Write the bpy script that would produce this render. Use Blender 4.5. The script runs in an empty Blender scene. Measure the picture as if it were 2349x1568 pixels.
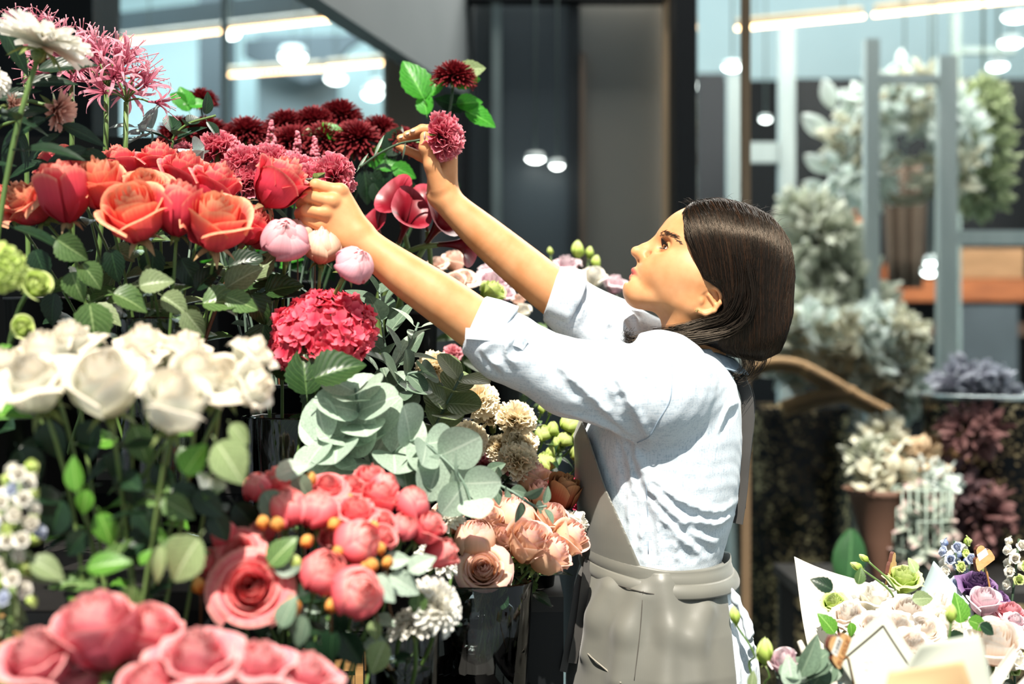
import bpy, math, random
import numpy as np
from mathutils import Vector, Matrix, Quaternion
C = bpy.context.scene.collection
SC = bpy.context.scene
random.seed(7)
PI = math.pi
FPX = 3262.5            # focal length in pixels of the 2349 px wide frame (50 mm on 36 mm)
CAMZ = 1.35

def P(px, py, Y):       # the point at distance Y that the photograph shows at px, py
    return Vector(((px - 1174.5) / FPX * Y, Y, CAMZ - (py - 784.0) / FPX * Y))
def S(px, Y):           # a length in pixels at distance Y, in metres
    return px / FPX * Y

# ---------------------------------------------------------------- camera, light, exposure
cam_d = bpy.data.cameras.new('camera')
cam = bpy.data.objects.new('camera', cam_d); C.objects.link(cam)
cam_d.lens = 50; cam_d.sensor_width = 36
cam.location = (0, 0, CAMZ); cam.rotation_euler = (PI / 2, 0, 0)
cam_d.clip_start = 0.05; cam_d.clip_end = 60
cam_d.dof.use_dof = True; cam_d.dof.focus_distance = 2.33; cam_d.dof.aperture_fstop = 1.9
SC.camera = cam
SC.view_settings.view_transform = 'Standard'; SC.view_settings.look = 'None'
SC.view_settings.gamma = 1.0; SC.view_settings.exposure = 0.55
SC.view_settings.use_curve_mapping = False
SC.cycles.max_bounces = 8; SC.cycles.diffuse_bounces = 3; SC.cycles.glossy_bounces = 3; SC.cycles.transmission_bounces = 8
SC.cycles.caustics_reflective = False; SC.cycles.caustics_refractive = False
w = bpy.data.worlds.new('sky'); SC.world = w; w.use_nodes = True
bg = w.node_tree.nodes['Background']
bg.inputs[0].default_value = (0.70, 0.80, 0.86, 1); bg.inputs[1].default_value = 0.50
sun_d = bpy.data.lights.new('sun', 'SUN'); sun_d.energy = 6.8; sun_d.angle = 0.011
sun_d.color = (1.0, 0.93, 0.82)
sun = bpy.data.objects.new('sun', sun_d); C.objects.link(sun)
SUN_DIR = Vector((-0.05, -0.58, 0.81)).normalized()
sun.rotation_euler = SUN_DIR.to_track_quat('Z', 'Y').to_euler(); sun.location = SUN_DIR * 8
def area(name, loc, rot, sx, sy, e, col):
    d = bpy.data.lights.new(name, 'AREA'); d.shape = 'RECTANGLE'; d.size = sx; d.size_y = sy; d.energy = e; d.color = col
    o = bpy.data.objects.new(name, d); C.objects.link(o); o.location = loc; o.rotation_euler = rot
    return o
area('shop_fill_light', (1.6, 5.0, 3.8), (0, 0, 0), 3.6, 1.6, 210, (1.0, 0.97, 0.90))  # added area light, brightens the plants and interior behind the right window
area('hall_fill_light', (-1.6, 7.0, 3.8), (0, 0, 0), 2.6, 2.0, 130, (0.78, 0.95, 1.0))  # added area light, brightens the hall behind the left window
area('back_wall_fill', (1.9, 8.3, 3.82), (math.radians(50), 0, 0), 3.4, 0.4, 14, (0.9, 0.97, 1.0))  # added wall washer that lifts the pale back wall, no fixture modelled

# ---------------------------------------------------------------- helpers
def lin(c):
    if isinstance(c, str):
        c = [int(c[i:i + 2], 16) / 255 for i in (0, 2, 4)]
    return [((v + 0.055) / 1.055) ** 2.4 if v > 0.04045 else v / 12.92 for v in c] + [1.0]

class MB:
    """collects faces, then links them as ONE mesh object"""
    def __init__(s): s.v = []; s.f = []; s.a = []
    def grid(s, fn, nu, nv, rnd=0.0, closed=False):
        b = len(s.v)
        for j in range(nv + 1):
            for i in range(nu + 1):
                u = i / nu * 2 - 1; v = j / nv
                s.v.append(tuple(fn(u, v))); s.a.append((u, v, rnd))
        for j in range(nv):
            for i in range(nu):
                p = b + j * (nu + 1) + i
                s.f.append((p, p + 1, p + nu + 2, p + nu + 1))
    def add(s, verts, faces, att=None):
        b = len(s.v); s.v += [tuple(x) for x in verts]
        s.a += att if att else [(0, 0, 0)] * len(verts)
        s.f += [tuple(b + i for i in f) for f in faces]
    def box(s, c, d, M=None):
        vs = [Vector((c[0] + d[0] / 2 * i, c[1] + d[1] / 2 * j, c[2] + d[2] / 2 * k)) for i in (-1, 1) for j in (-1, 1) for k in (-1, 1)]
        if M is not None: vs = [M @ x for x in vs]
        s.add(vs, [(0, 1, 3, 2), (4, 6, 7, 5), (0, 4, 5, 1), (2, 3, 7, 6), (0, 2, 6, 4), (1, 5, 7, 3)])
    def tube(s, pts, rad, n=8, cap=True, rnd=0.0):
        pts = [Vector(p) for p in pts]; b = len(s.v); m = len(pts)
        rad = [rad] * m if not hasattr(rad, '__len__') else rad
        t0 = (pts[1] - pts[0]).normalized()
        nrm = t0.orthogonal().normalized()
        for i, p in enumerate(pts):
            t = (pts[min(i + 1, m - 1)] - pts[max(i - 1, 0)]).normalized()
            nrm = (nrm - t * nrm.dot(t)).normalized(); bn = t.cross(nrm)
            for k in range(n):
                a = 2 * PI * k / n
                s.v.append(tuple(p + (nrm * math.cos(a) + bn * math.sin(a)) * rad[i])); s.a.append((k / n, i / (m - 1), rnd))
        for i in range(m - 1):
            for k in range(n):
                k2 = (k + 1) % n
                s.f.append((b + i * n + k, b + i * n + k2, b + (i + 1) * n + k2, b + (i + 1) * n + k))
        if cap:
            s.f.append(tuple(b + k for k in reversed(range(n)))); s.f.append(tuple(b + (m - 1) * n + k for k in range(n)))
    def lathe(s, prof, n=32, c=(0, 0, 0)):
        b = len(s.v); m = len(prof)
        for i, (r, z) in enumerate(prof):
            for k in range(n):
                a = 2 * PI * k / n
                s.v.append((c[0] + r * math.cos(a), c[1] + r * math.sin(a), c[2] + z)); s.a.append((k / n, i / (m - 1), 0))
        for i in range(m - 1):
            for k in range(n):
                k2 = (k + 1) % n
                s.f.append((b + i * n + k, b + i * n + k2, b + (i + 1) * n + k2, b + (i + 1) * n + k))
    def ball(s, c, r, n=10, m=7, rnd=0.0):
        c = Vector(c); r = Vector((r, r, r)) if not hasattr(r, '__len__') else Vector(r)
        b = len(s.v)
        for j in range(m + 1):
            th = PI * j / m
            for k in range(n):
                a = 2 * PI * k / n
                s.v.append((c.x + r.x * math.sin(th) * math.cos(a), c.y + r.y * math.sin(th) * math.sin(a), c.z - r.z * math.cos(th))); s.a.append((k / n, j / m, rnd))
        for j in range(m):
            for k in range(n):
                k2 = (k + 1) % n
                s.f.append((b + j * n + k, b + j * n + k2, b + (j + 1) * n + k2, b + (j + 1) * n + k))
    def xform(s, M, start=0):
        for i in range(start, len(s.v)): s.v[i] = tuple(M @ Vector(s.v[i]))
    def mesh(s, name, mat, smooth=True):
        me = bpy.data.meshes.new(name); me.from_pydata(s.v, [], s.f)
        at = me.attributes.new('puv', 'FLOAT_VECTOR', 'POINT')
        at.data.foreach_set('vector', np.array(s.a, dtype=np.float32).ravel())
        if smooth: me.polygons.foreach_set('use_smooth', [True] * len(me.polygons))
        if mat: me.materials.append(mat)
        me.update()
        return me
    def build(s, name, mat, parent=None, smooth=True):
        return obj(name, s.mesh(name, mat, smooth), parent)

def obj(name, data, parent=None, loc=None, q=None, scale=None):
    o = bpy.data.objects.new(name, data); C.objects.link(o)
    if parent is not None: o.parent = parent
    if loc is not None: o.location = loc
    if q is not None: o.rotation_mode = 'QUATERNION'; o.rotation_quaternion = q
    if scale is not None: o.scale = (scale,) * 3 if not hasattr(scale, '__len__') else scale
    return o
def tag(o, label, cat, group=None, kind=None):
    o['label'] = label; o['category'] = cat
    if group: o['group'] = group
    if kind: o['kind'] = kind
    return o
def thing(name, loc, label, cat, group=None):
    o = bpy.data.objects.new(name, None); C.objects.link(o); o.location = loc; o.empty_display_size = 0.02
    return tag(o, label, cat, group)
def struct(o): o['kind'] = 'structure'; return o
def bez(p0, p1, p2, n=10):
    return [p0 * (1 - t) ** 2 + p1 * 2 * t * (1 - t) + p2 * t * t for t in [i / n for i in range(n + 1)]]
def spline(pts, n=6):       # Catmull-Rom through pts
    pts = [Vector(p) for p in pts]; q = [pts[0] * 2 - pts[1]] + pts + [pts[-1] * 2 - pts[-2]]; out = []
    for i in range(1, len(q) - 2):
        a, b, c, d = q[i - 1:i + 3]
        for k in range(n):
            t = k / n
            out.append(0.5 * ((2 * b) + (c - a) * t + (2 * a - 5 * b + 4 * c - d) * t * t + (3 * b - a - 3 * c + d) * t ** 3))
    return out + [pts[-1]]
def zto(axis, spin=0.0):
    return Vector(axis).normalized().to_track_quat('Z', 'Y') @ Quaternion((0, 0, 1), spin)

# ---------------------------------------------------------------- materials
MATS = {}
class NT:
    def __init__(s, name):
        s.m = bpy.data.materials.new(name); s.m.use_nodes = True; s.t = s.m.node_tree
        s.p = s.t.nodes['Principled BSDF']; s.out = s.t.nodes['Material Output']
    def n(s, typ, **kw):
        x = s.t.nodes.new(typ)
        for k, v in kw.items():
            if k.startswith('i_'): x.inputs[int(k[2:])].default_value = v
            else: setattr(x, k, v)
        return x
    def l(s, a, b): s.t.links.new(a, b)
    def ramp(s, fac, stops):
        r = s.n('ShaderNodeValToRGB'); e = r.color_ramp.elements
        while len(e) < len(stops): e.new(0.5)
        for k, (p, c) in enumerate(stops): e[k].position = p; e[k].color = c
        s.l(fac, r.inputs[0]); return r.outputs[0]
    def noise(s, scale, detail=3, coord='Object', stretch=None):
        tc = s.n('ShaderNodeTexCoord'); nz = s.n('ShaderNodeTexNoise'); nz.inputs['Scale'].default_value = scale; nz.inputs['Detail'].default_value = detail
        if stretch:
            mp = s.n('ShaderNodeMapping'); mp.inputs['Scale'].default_value = stretch; s.l(tc.outputs[coord], mp.inputs[0]); s.l(mp.outputs[0], nz.inputs['Vector'])
        else: s.l(tc.outputs[coord], nz.inputs['Vector'])
        return nz.outputs['Fac']
    def mix(s, fac, a, b, mode='MIX'):
        x = s.n('ShaderNodeMix', data_type='RGBA', blend_type=mode)
        for sock, v in ((0, fac), (6, a), (7, b)):
            if hasattr(v, 'is_output'): s.l(v, x.inputs[sock])
            else: x.inputs[sock].default_value = v
        return x.outputs[2]
    def bump(s, h, strength=0.3, dist=0.002):
        b = s.n('ShaderNodeBump'); b.inputs['Strength'].default_value = strength; b.inputs['Distance'].default_value = dist
        s.l(h, b.inputs['Height']); s.l(b.outputs[0], s.p.inputs['Normal']); return b.outputs[0]

def surf(name, col, rough=0.6, metal=0.0, col2=None, scale=8, bump=0.0, spec=0.5, stretch=None, bscale=None, bdist=0.002):
    """plain procedural surface: a noise between two close colours"""
    k = NT(name); a = lin(col); b = lin(col2) if col2 else [x * 0.82 for x in a[:3]] + [1]
    f = k.noise(scale, 4, stretch=stretch)
    k.l(k.ramp(f, [(0.3, b), (0.7, a)]), k.p.inputs['Base Color'])
    k.p.inputs['Roughness'].default_value = rough; k.p.inputs['Metallic'].default_value = metal
    k.p.inputs['Specular IOR Level'].default_value = spec
    if bump: k.bump(k.noise(bscale or scale * 6, 3, stretch=stretch), bump, bdist)
    return k.m
def emit(name, col, e):
    k = NT(name); k.p.inputs['Base Color'].default_value = lin(col); k.p.inputs['Emission Color'].default_value = lin(col); k.p.inputs['Emission Strength'].default_value = e
    return k.m
def petal(name, stops, trans=0.3, rough=0.55, var=0.12, streak=0.10):
    """petal or leaf: colour runs along the petal (base to tip), slight difference from petal to petal, light passes through"""
    k = NT(name); at = k.n('ShaderNodeAttribute', attribute_name='puv'); sp = k.n('ShaderNodeSeparateXYZ'); k.l(at.outputs['Vector'], sp.inputs[0])
    cmb = k.n('ShaderNodeCombineXYZ'); k.l(sp.outputs[0], cmb.inputs[0]); k.l(sp.outputs[2], cmb.inputs[2])
    mp = k.n('ShaderNodeMapping'); mp.inputs['Scale'].default_value = (9, 1, 40); k.l(cmb.outputs[0], mp.inputs[0])
    nz = k.n('ShaderNodeTexNoise'); nz.inputs['Scale'].default_value = 1.0; k.l(mp.outputs[0], nz.inputs['Vector'])
    ad = k.n('ShaderNodeMath', operation='MULTIPLY_ADD'); k.l(nz.outputs['Fac'], ad.inputs[0]); ad.inputs[1].default_value = 0.22; k.l(sp.outputs[1], ad.inputs[2])
    sb = k.n('ShaderNodeMath', operation='SUBTRACT'); k.l(ad.outputs[0], sb.inputs[0]); sb.inputs[1].default_value = 0.11
    col = k.ramp(sb.outputs[0], [(p, lin(c)) for p, c in stops])
    oi = k.n('ShaderNodeObjectInfo'); hs = k.n('ShaderNodeHueSaturation'); k.l(col, hs.inputs['Color'])
    m1 = k.n('ShaderNodeMath', operation='MULTIPLY_ADD'); k.l(oi.outputs['Random'], m1.inputs[0]); m1.inputs[1].default_value = var; m1.inputs[2].default_value = 1 - var / 2
    m2 = k.n('ShaderNodeMath', operation='MULTIPLY_ADD'); k.l(nz.outputs['Fac'], m2.inputs[0]); m2.inputs[1].default_value = streak * 2; m2.inputs[2].default_value = 1 - streak
    m3 = k.n('ShaderNodeMath', operation='MULTIPLY'); k.l(m1.outputs[0], m3.inputs[0]); k.l(m2.outputs[0], m3.inputs[1]); k.l(m3.outputs[0], hs.inputs['Value'])
    k.l(hs.outputs[0], k.p.inputs['Base Color']); k.p.inputs['Roughness'].default_value = rough; k.p.inputs['Specular IOR Level'].default_value = 0.35
    if trans > 0:
        tr = k.n('ShaderNodeBsdfTranslucent'); k.l(hs.outputs[0], tr.inputs[0]); mx = k.n('ShaderNodeMixShader'); mx.inputs[0].default_value = trans
        k.l(k.p.outputs[0], mx.inputs[1]); k.l(tr.outputs[0], mx.inputs[2]); k.l(mx.outputs[0], k.out.inputs[0])
    return k.m
def leafmat(name, col, vein, rough=0.4, trans=0.22, var=0.35, spec=0.45, vs=0.4):
    k = NT(name); at = k.n('ShaderNodeAttribute', attribute_name='puv'); sp = k.n('ShaderNodeSeparateXYZ'); k.l(at.outputs['Vector'], sp.inputs[0])
    au = k.n('ShaderNodeMath', operation='ABSOLUTE'); k.l(sp.outputs[0], au.inputs[0])
    mid = k.n('ShaderNodeMath', operation='LESS_THAN'); k.l(au.outputs[0], mid.inputs[0]); mid.inputs[1].default_value = 0.055
    a1 = k.n('ShaderNodeMath', operation='MULTIPLY_ADD'); k.l(au.outputs[0], a1.inputs[0]); a1.inputs[1].default_value = -0.45; k.l(sp.outputs[1], a1.inputs[2])
    a2 = k.n('ShaderNodeMath', operation='MULTIPLY'); k.l(a1.outputs[0], a2.inputs[0]); a2.inputs[1].default_value = 44
    sn = k.n('ShaderNodeMath', operation='SINE'); k.l(a2.outputs[0], sn.inputs[0])
    vn = k.n('ShaderNodeMath', operation='GREATER_THAN'); k.l(sn.outputs[0], vn.inputs[0]); vn.inputs[1].default_value = 0.9
    mxm = k.n('ShaderNodeMath', operation='MULTIPLY_ADD'); k.l(vn.outputs[0], mxm.inputs[0]); mxm.inputs[1].default_value = vs; k.l(mid.outputs[0], mxm.inputs[2])
    mxm.use_clamp = True
    nz = k.noise(18, 3)
    base = k.ramp(nz, [(0.3, [x * 0.7 for x in lin(col)[:3]] + [1]), (0.7, lin(col))])
    c = k.mix(mxm.outputs[0], base, lin(vein))
    oi = k.n('ShaderNodeObjectInfo'); hs = k.n('ShaderNodeHueSaturation'); k.l(c, hs.inputs['Color'])
    m1 = k.n('ShaderNodeMath', operation='MULTIPLY_ADD'); k.l(oi.outputs['Random'], m1.inputs[0]); m1.inputs[1].default_value = var; m1.inputs[2].default_value = 1 - var / 2; k.l(m1.outputs[0], hs.inputs['Value'])
    k.l(hs.outputs[0], k.p.inputs['Base Color']); k.p.inputs['Roughness'].default_value = rough; k.p.inputs['Specular IOR Level'].default_value = spec
    b = k.bump(sn.outputs[0], 0.3 * vs, 0.001)
    tr = k.n('ShaderNodeBsdfTranslucent'); k.l(hs.outputs[0], tr.inputs[0]); mx = k.n('ShaderNodeMixShader'); mx.inputs[0].default_value = trans
    k.l(k.p.outputs[0], mx.inputs[1]); k.l(tr.outputs[0], mx.inputs[2]); k.l(mx.outputs[0], k.out.inputs[0])
    return k.m
def glassmat(name, tint=(1, 1, 1), rough=0.0):
    k = NT(name); k.p.inputs['Base Color'].default_value = (*tint, 1); k.p.inputs['Transmission Weight'].default_value = 1.0
    k.p.inputs['IOR'].default_value = 1.45; k.p.inputs['Roughness'].default_value = rough
    return k.m
M_BLACK = surf('black_paint', '090c0f', 0.5, scale=5, spec=.3)
M_DARKWOOD = surf('dark_wood', '120f0d', 0.6, col2='0a0908', scale=6, stretch=(1, 8, 8), bump=0.1)
M_WOOD = surf('pale_wood', 'b98d58', 0.6, col2='8f6639', scale=5, stretch=(1, 14, 14), bump=0.15)
M_CRATE = surf('crate_wood', 'a8824f', 0.6, col2='7d5c34', scale=5, stretch=(1, 14, 14), bump=0.15)
M_GLASS = glassmat('clear_glass', (0.94, 0.985, 0.97))
M_WATER = glassmat('water', (0.93, 0.97, 0.95)); M_WATER.node_tree.nodes['Principled BSDF'].inputs['IOR'].default_value = 1.33

# ---------------------------------------------------------------- the setting
def pbox(name, x0, x1, y0, y1, Y, depth, mat, parent=None):
    a = P(x0, y0, Y); b = P(x1, y1, Y); m = MB()
    m.box(((a.x + b.x) / 2, Y + depth / 2, (a.z + b.z) / 2), (abs(b.x - a.x), depth, abs(a.z - b.z)))
    return m.build(name, mat, parent, smooth=False)
def wbox(name, x0, x1, y0, y1, z0, z1, mat, parent=None):
    m = MB(); m.box(((x0 + x1) / 2, (y0 + y1) / 2, (z0 + z1) / 2), (x1 - x0, y1 - y0, z1 - z0))
    return m.build(name, mat, parent, smooth=False)
k = NT('floor_tiles')
bt = k.n('ShaderNodeTexBrick'); tc = k.n('ShaderNodeTexCoord'); k.l(tc.outputs['Object'], bt.inputs['Vector']); bt.inputs['Scale'].default_value = 1.6
bt.inputs['Color1'].default_value = lin('5f6a69'); bt.inputs['Color2'].default_value = lin('566160'); bt.inputs['Mortar'].default_value = lin('3d4544'); bt.inputs['Mortar Size'].default_value = 0.01
bt.offset = 0.0; k.l(bt.outputs[0], k.p.inputs['Base Color']); k.p.inputs['Roughness'].default_value = 0.35
struct(wbox('floor', -4, 4, -1.5, 9.2, -0.1, 0.0, k.m))
M_CEIL = surf('ceiling_paint', '59676a', 0.7, scale=2)
struct(wbox('ceiling', -4, 4, 1.9, 9.2, 3.9, 4.0, M_CEIL))  # unseen front part carried forward to keep the sun off the background
M_PALE = surf('pale_wall', 'c6dadb', 0.7, scale=1.5, col2='bad1d3')
struct(wbox('wall_back', -4, 4, 9.0, 9.2, 0, 3.9, M_PALE))
struct(wbox('wall_left', -4.0, -3.85, 3.4, 9.0, 0, 3.9, M_PALE))
struct(wbox('wall_right', 3.85, 4.0, 3.4, 9.0, 0, 3.9, M_PALE))
M_DARKWALL = surf('charcoal_panel', '12171a', 0.55, col2='0c1013', scale=3, spec=0.3)
M_GREY = surf('grey_cladding', '5c6264', 0.6, scale=2.5, col2='555c5e')
M_TAUPE = surf('taupe_panel', '928d84', 0.5, scale=1.5, col2='7f827e')
M_TAN = surf('tan_trim', 'e8c8a0', 0.4, scale=3)
M_BRASS = surf('brass_pole', '8a7258', 0.35, metal=0.6, scale=6)
M_STEEL = surf('grey_steel', '7d8a88', 0.4, metal=0.4, scale=6)
# near-black sheet standing in for the deep shade behind the flower stand
struct(wbox('wall_shade', -2.4, -0.20, 3.12, 3.2, 0, 1.80, surf('stand_shade_sheet', '040607', 0.8, scale=2, col2='030405', spec=0.05)))
# hanging grey fascia that runs away from the camera, upper middle
def slab(name, a, b, z0, z1, th, mat):
    a = Vector((a[0], a[1], 0)); b = Vector((b[0], b[1], 0)); d = (b - a).normalized(); n = Vector((-d.y, d.x, 0)) * th
    vs = []
    for z in (z0, z1):
        for q in (a, b, b + n, a + n): vs.append((q.x, q.y, z))
    m = MB(); m.add(vs, [(0, 1, 5, 4), (1, 2, 6, 5), (2, 3, 7, 6), (3, 0, 4, 7), (4, 5, 6, 7), (3, 2, 1, 0)])
    return m.build(name, mat, None, smooth=False)
fa = P(690, 0, 3.55); fb = P(1058, 240, 5.05)
dd = (fb - fa); fa2 = fa - dd * 0.35
struct(slab('wall_fascia', (fa2.x, fa2.y), (fb.x, fb.y), 2.195, 3.9, -0.06, M_GREY))
# middle: dark panelled shop front
struct(pbox('trim_1', 1058, 1076, -60, 1500, 4.9, 0.12, M_BLACK))
struct(pbox('trim_2', 1076, 1128, -60, 1500, 5.0, 0.05, surf('slate_trim', '424c50', 0.5, scale=3)))
struct(pbox('trim_3', 1128, 1150, -60, 1500, 4.9, 0.08, M_STEEL))
struct(pbox('wall_panel_left', 1150, 1308, -60, 1500, 5.0, 0.06, surf('dark_gloss_panel', '4a555b', 0.4, scale=1.2, col2='3d484e')))
struct(pbox('trim_4', 1306, 1330, -60, 1500, 4.97, 0.08, surf('panel_joint', '262d31', 0.5)))
struct(pbox('trim_5', 1330, 1344, 120, 1500, 4.94, 0.06, surf('bronze_strip', '6f5f50', 0.4, scale=3)))
struct(pbox('wall_panel_right', 1330, 1530, -60, 1500, 5.0, 0.06, M_TAUPE))
struct(pbox('trim_6', 1524, 1550, -60, 1500, 4.9, 0.08, M_TAN))
struct(pbox('column_black', 1549, 1600, -80, 1600, 4.7, 0.25, M_BLACK))
m_ = struct(pbox('trim_7', 1076, 1530, -60, -2, 4.86, 0.1, M_BLACK))
# right: big shop window with a brass pole
m_ = struct(pbox('trim_8', 1702, 1722, -90, 1640, 3.9, 0.03, M_BRASS))
M_PANE = glassmat('window_glass', (0.95, 0.985, 0.985))
M_PANE.node_tree.nodes['Principled BSDF'].inputs['IOR'].default_value = 1.12
struct(pbox('window_1', 1600, 2700, -120, 1640, 3.98, 0.008, M_PANE))
# left: window bay over the flowers
struct(pbox('trim_9', 507, 519, -90, 420, 4.4, 0.03, M_STEEL))
struct(pbox('column_dark', -500, 212, -120, 1500, 4.2, 0.3, surf('left_column', '0b1012', 0.7, scale=3, spec=0.2)))
struct(pbox('window_2', 212, 884, -90, 420, 4.46, 0.008, M_PANE))
struct(pbox('trim_10', 878, 962, 90, 1500, 5.02, 0.1, surf('beige_reveal', '9b8c7c', 0.6, scale=3)))
struct(pbox('wall_middle', 940, 1060, 100, 1500, 5.06, 0.08, surf('mid_grey_panel', '8f918f', 0.55, scale=2)))
# inside the hall behind the left window
M_BEAM = surf('hall_beam', '414b50', 0.6, scale=3); M_HALL = surf('hall_grey', '7d8b90', 0.65, scale=2)
struct(pbox('beam_1', 455, 525, -120, 330, 7.9, 0.2, M_BEAM))
struct(pbox('beam_2', 590, 770, 78, 330, 8.4, 0.2, M_HALL))
bm = MB(); a = P(235, 88, 7.1); b = P(810, 30, 6.0)
d = (b - a); nrm = Vector((-d.y, d.x, 0)).normalized() * 0.09
vs = [a, b, b + nrm, a + nrm]; vs = vs + [v + Vector((0, 0, 0.12)) for v in vs]
bm.add(vs, [(0, 1, 5, 4), (1, 2, 6, 5), (2, 3, 7, 6), (3, 0, 4, 7), (4, 5, 6, 7), (3, 2, 1, 0)])
struct(bm.build('beam_3', M_BEAM, None, False))
bm = MB(); vs = [P(560, 92, 8.2), P(850, 75, 8.2), P(800, 108, 8.2), P(745, 175, 8.2), P(700, 190, 8.2), P(560, 130, 8.2)]
vs += [v + Vector((0, 0.08, 0)) for v in vs]; n6 = 6
bm.add(vs, [tuple(range(6)), tuple(range(11, 5, -1))] + [(i, (i + 1) % 6, 6 + (i + 1) % 6, 6 + i) for i in range(6)])
struct(bm.build('beam_4', surf('hall_soffit', '4f5a60', 0.6, scale=2), None, False))
# inside the shop behind the right window: dark counter wall, floor light
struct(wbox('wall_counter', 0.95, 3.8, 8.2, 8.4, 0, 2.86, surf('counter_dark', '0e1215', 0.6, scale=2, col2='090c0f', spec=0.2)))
struct(pbox('wall_grey', 1600, 1665, 168, 1600, 7.2, 0.1, surf('dark_grey_panel', '1c2026', 0.6, scale=2)))

# LED light bars, all hung parallel at one height
M_LED = emit('warm_led', 'ffcf96', 9.0); M_LEDH = surf('led_housing', '9a8b72', 0.4, scale=4)
def led_bar(a, b, label, n):
    t = thing('led_light_bar', (a + b) / 2, label, 'light', 'warm LED light bars on the ceiling')
    d = (b - a); off = t.location
    m = MB(); m.tube([a - off + Vector((0, 0, 0.022)), b - off + Vector((0, 0, 0.022))], 0.02, 6); m.build('housing', M_LEDH, t, False)
    m = MB()
    for i in range(n): m.ball(a + d * (i / (n - 1)) - off, 0.0085, 6, 4)
    m.build('leds', M_LED, t)
    m = MB()
    for f in (0.15, 0.85):
        q = a + d * f - off; m.tube([q + Vector((0, 0, 0.03)), Vector((q.x, q.y, 3.902 - off.z))], 0.003, 5)
    m.build('hanger', M_STEEL, t)
led_bar(P(275, 97, 6.41), P(755, 45, 5.96), 'long warm LED light bar across the top of the left window', 46)
led_bar(P(520, 172, 7.2), P(738, 158, 7.02), 'warm LED light bar above the red flowers, below the longest bar', 22)
led_bar(P(752, 155, 6.98), P(875, 145, 6.85), 'short warm LED light bar next to the beige window edge', 14)
led_bar(P(1692, 65, 6.125), P(1978, 38, 5.90), 'warm LED light bar behind the brass pole', 34)
led_bar(P(2007, 34, 5.88), P(2420, -8, 5.56), 'warm LED light bar in the top right corner of the shop window', 44)
M_LAMP = emit('lamp_white', 'f6fffa', 9.0); M_LAMPF = surf('lamp_frame', 'c9d4d4', 0.4)
def ceiling_lamp(px, py, Y, wpx, hpx, label, group):
    c = P(px, py, Y); t = thing('ceiling_lamp', c, label, 'lamp', group)
    r = S(wpx, Y) / 2; hz = S(hpx, Y) / 2
    m = MB(); m.lathe([(0.0, hz), (r * 0.8, hz), (r * 1.05, hz * 0.2), (r, -hz * 0.2), (r * 0.96, 0)], 20); m.build('lamp_ring', M_LAMPF, t)
    m = MB(); m.ball((0, 0, 0), (r * 0.95, r * 0.95, hz), 18, 8); m.build('diffuser', M_LAMP, t)
    m = MB(); m.tube([(0, 0, hz * 0.8), (0, 0, 3.902 - c.z)], 0.004, 6); m.build('cord', M_STEEL, t)
G = 'round white lamps seen through the windows'
for a in [(672, 127, 7.6, 62, 38, 'largest round white lamp in the left window'),
          (770, 178, 7.8, 48, 26, 'round white lamp right of the largest one, under the light bars'),
          (864, 195, 8.0, 36, 24, 'pale white lamp at the edge of the beige reveal, upper of two'), (855, 214, 7.7, 46, 26, 'white lamp just above the dark red flowers, lower of two'),
          (530, 76, 6.3, 42, 26, 'bright white lamp at the steel pole in the left window'),
          (2330, 38, 6.6, 60, 22, 'white lamp under the light bar at the top right corner'), (2318, 96, 6.8, 52, 24, 'bright round lamp right, below the corner light bar'),
          (2288, 150, 7.0, 46, 22, 'tilted white lamp right, third from the top'), (2292, 202, 7.2, 48, 22, 'white lamp right, lowest of four above the green hedge panel'),
          (2145, 600, 5.6, 50, 28, 'white lamp in front of the pale post, upper of a touching pair'), (2133, 622, 5.55, 40, 24, 'white lamp in front of the pale post, lower of a touching pair'),
          (1680, 152, 6.0, 46, 22, 'white lamp beside the top of the brass pole'), (1756, 272, 6.6, 26, 16, 'small lamp between the first two pale posts'),
          (1228, 362, 4.85, 46, 24, 'small round lamp added in place of a reflection in the dark panel, upper left of two'), (1278, 377, 4.85, 34, 24, 'small round lamp added in place of a reflection in the dark panel, lower right of two')]:  # last two are added lamps standing in for reflections in the dark panel
    ceiling_lamp(*a, G)
# ---------------------------------------------------------------- things behind the shop window, right
M_POST = surf('white_timber', 'b4bfbe', 0.6, col2='a2afaf', scale=4, stretch=(6, 6, 1))
M_POST2 = surf('grey_timber', '96a6a4', 0.6, col2='84958f', scale=4, stretch=(6, 6, 1))
def pb(mb, x0, x1, y0, y1, Y, d):
    a = P(x0, y0, Y); b = P(x1, y1, Y); mb.box(((a.x + b.x) / 2, Y + d / 2, (a.z + b.z) / 2), (b.x - a.x, d, a.z - b.z))
def rack(label, Y, posts, rails, mat=M_POST):
    t = thing('display_rack', (P(posts[0][0], 0, Y).x, Y, 0), label, 'rack', None)
    off = Matrix.Translation(-t.location)
    for x0, x1, y0 in posts:
        m = MB(); a = P(x0, y0, Y); b = P(x1, y0, Y); m.box(((a.x + b.x) / 2, Y, a.z / 2), (b.x - a.x, 0.05, a.z)); m.xform(off); m.build('post', mat, t, False)
    for x0, x1, y0, y1 in rails:
        m = MB(); pb(m, x0, x1, y0, y1, Y - 0.02, 0.04); m.xform(off); m.build('rail', mat, t, False)
    return t
rack('white timber rack with two posts and rails right of the brass pole', 5.6, [(1668, 1704, 175), (1786, 1822, 62)], [(1704, 1786, 326, 372), (1822, 2000, 436, 470)])
rack('tall pale timber frame in front of the white wreath', 4.82, [(1982, 2014, 92), (2150, 2192, 130)], [(2192, 2420, 528, 560), (2014, 2150, 170, 190)])
rack('thin pale post low behind the dried bouquets', 5.0, [(1958, 1984, 960)], [], M_POST)
rack('grey post at the top of the right window with short crossbar', 6.05, [(2182, 2200, 30)], [(2200, 2330, 108, 122)], M_POST2)

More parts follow.
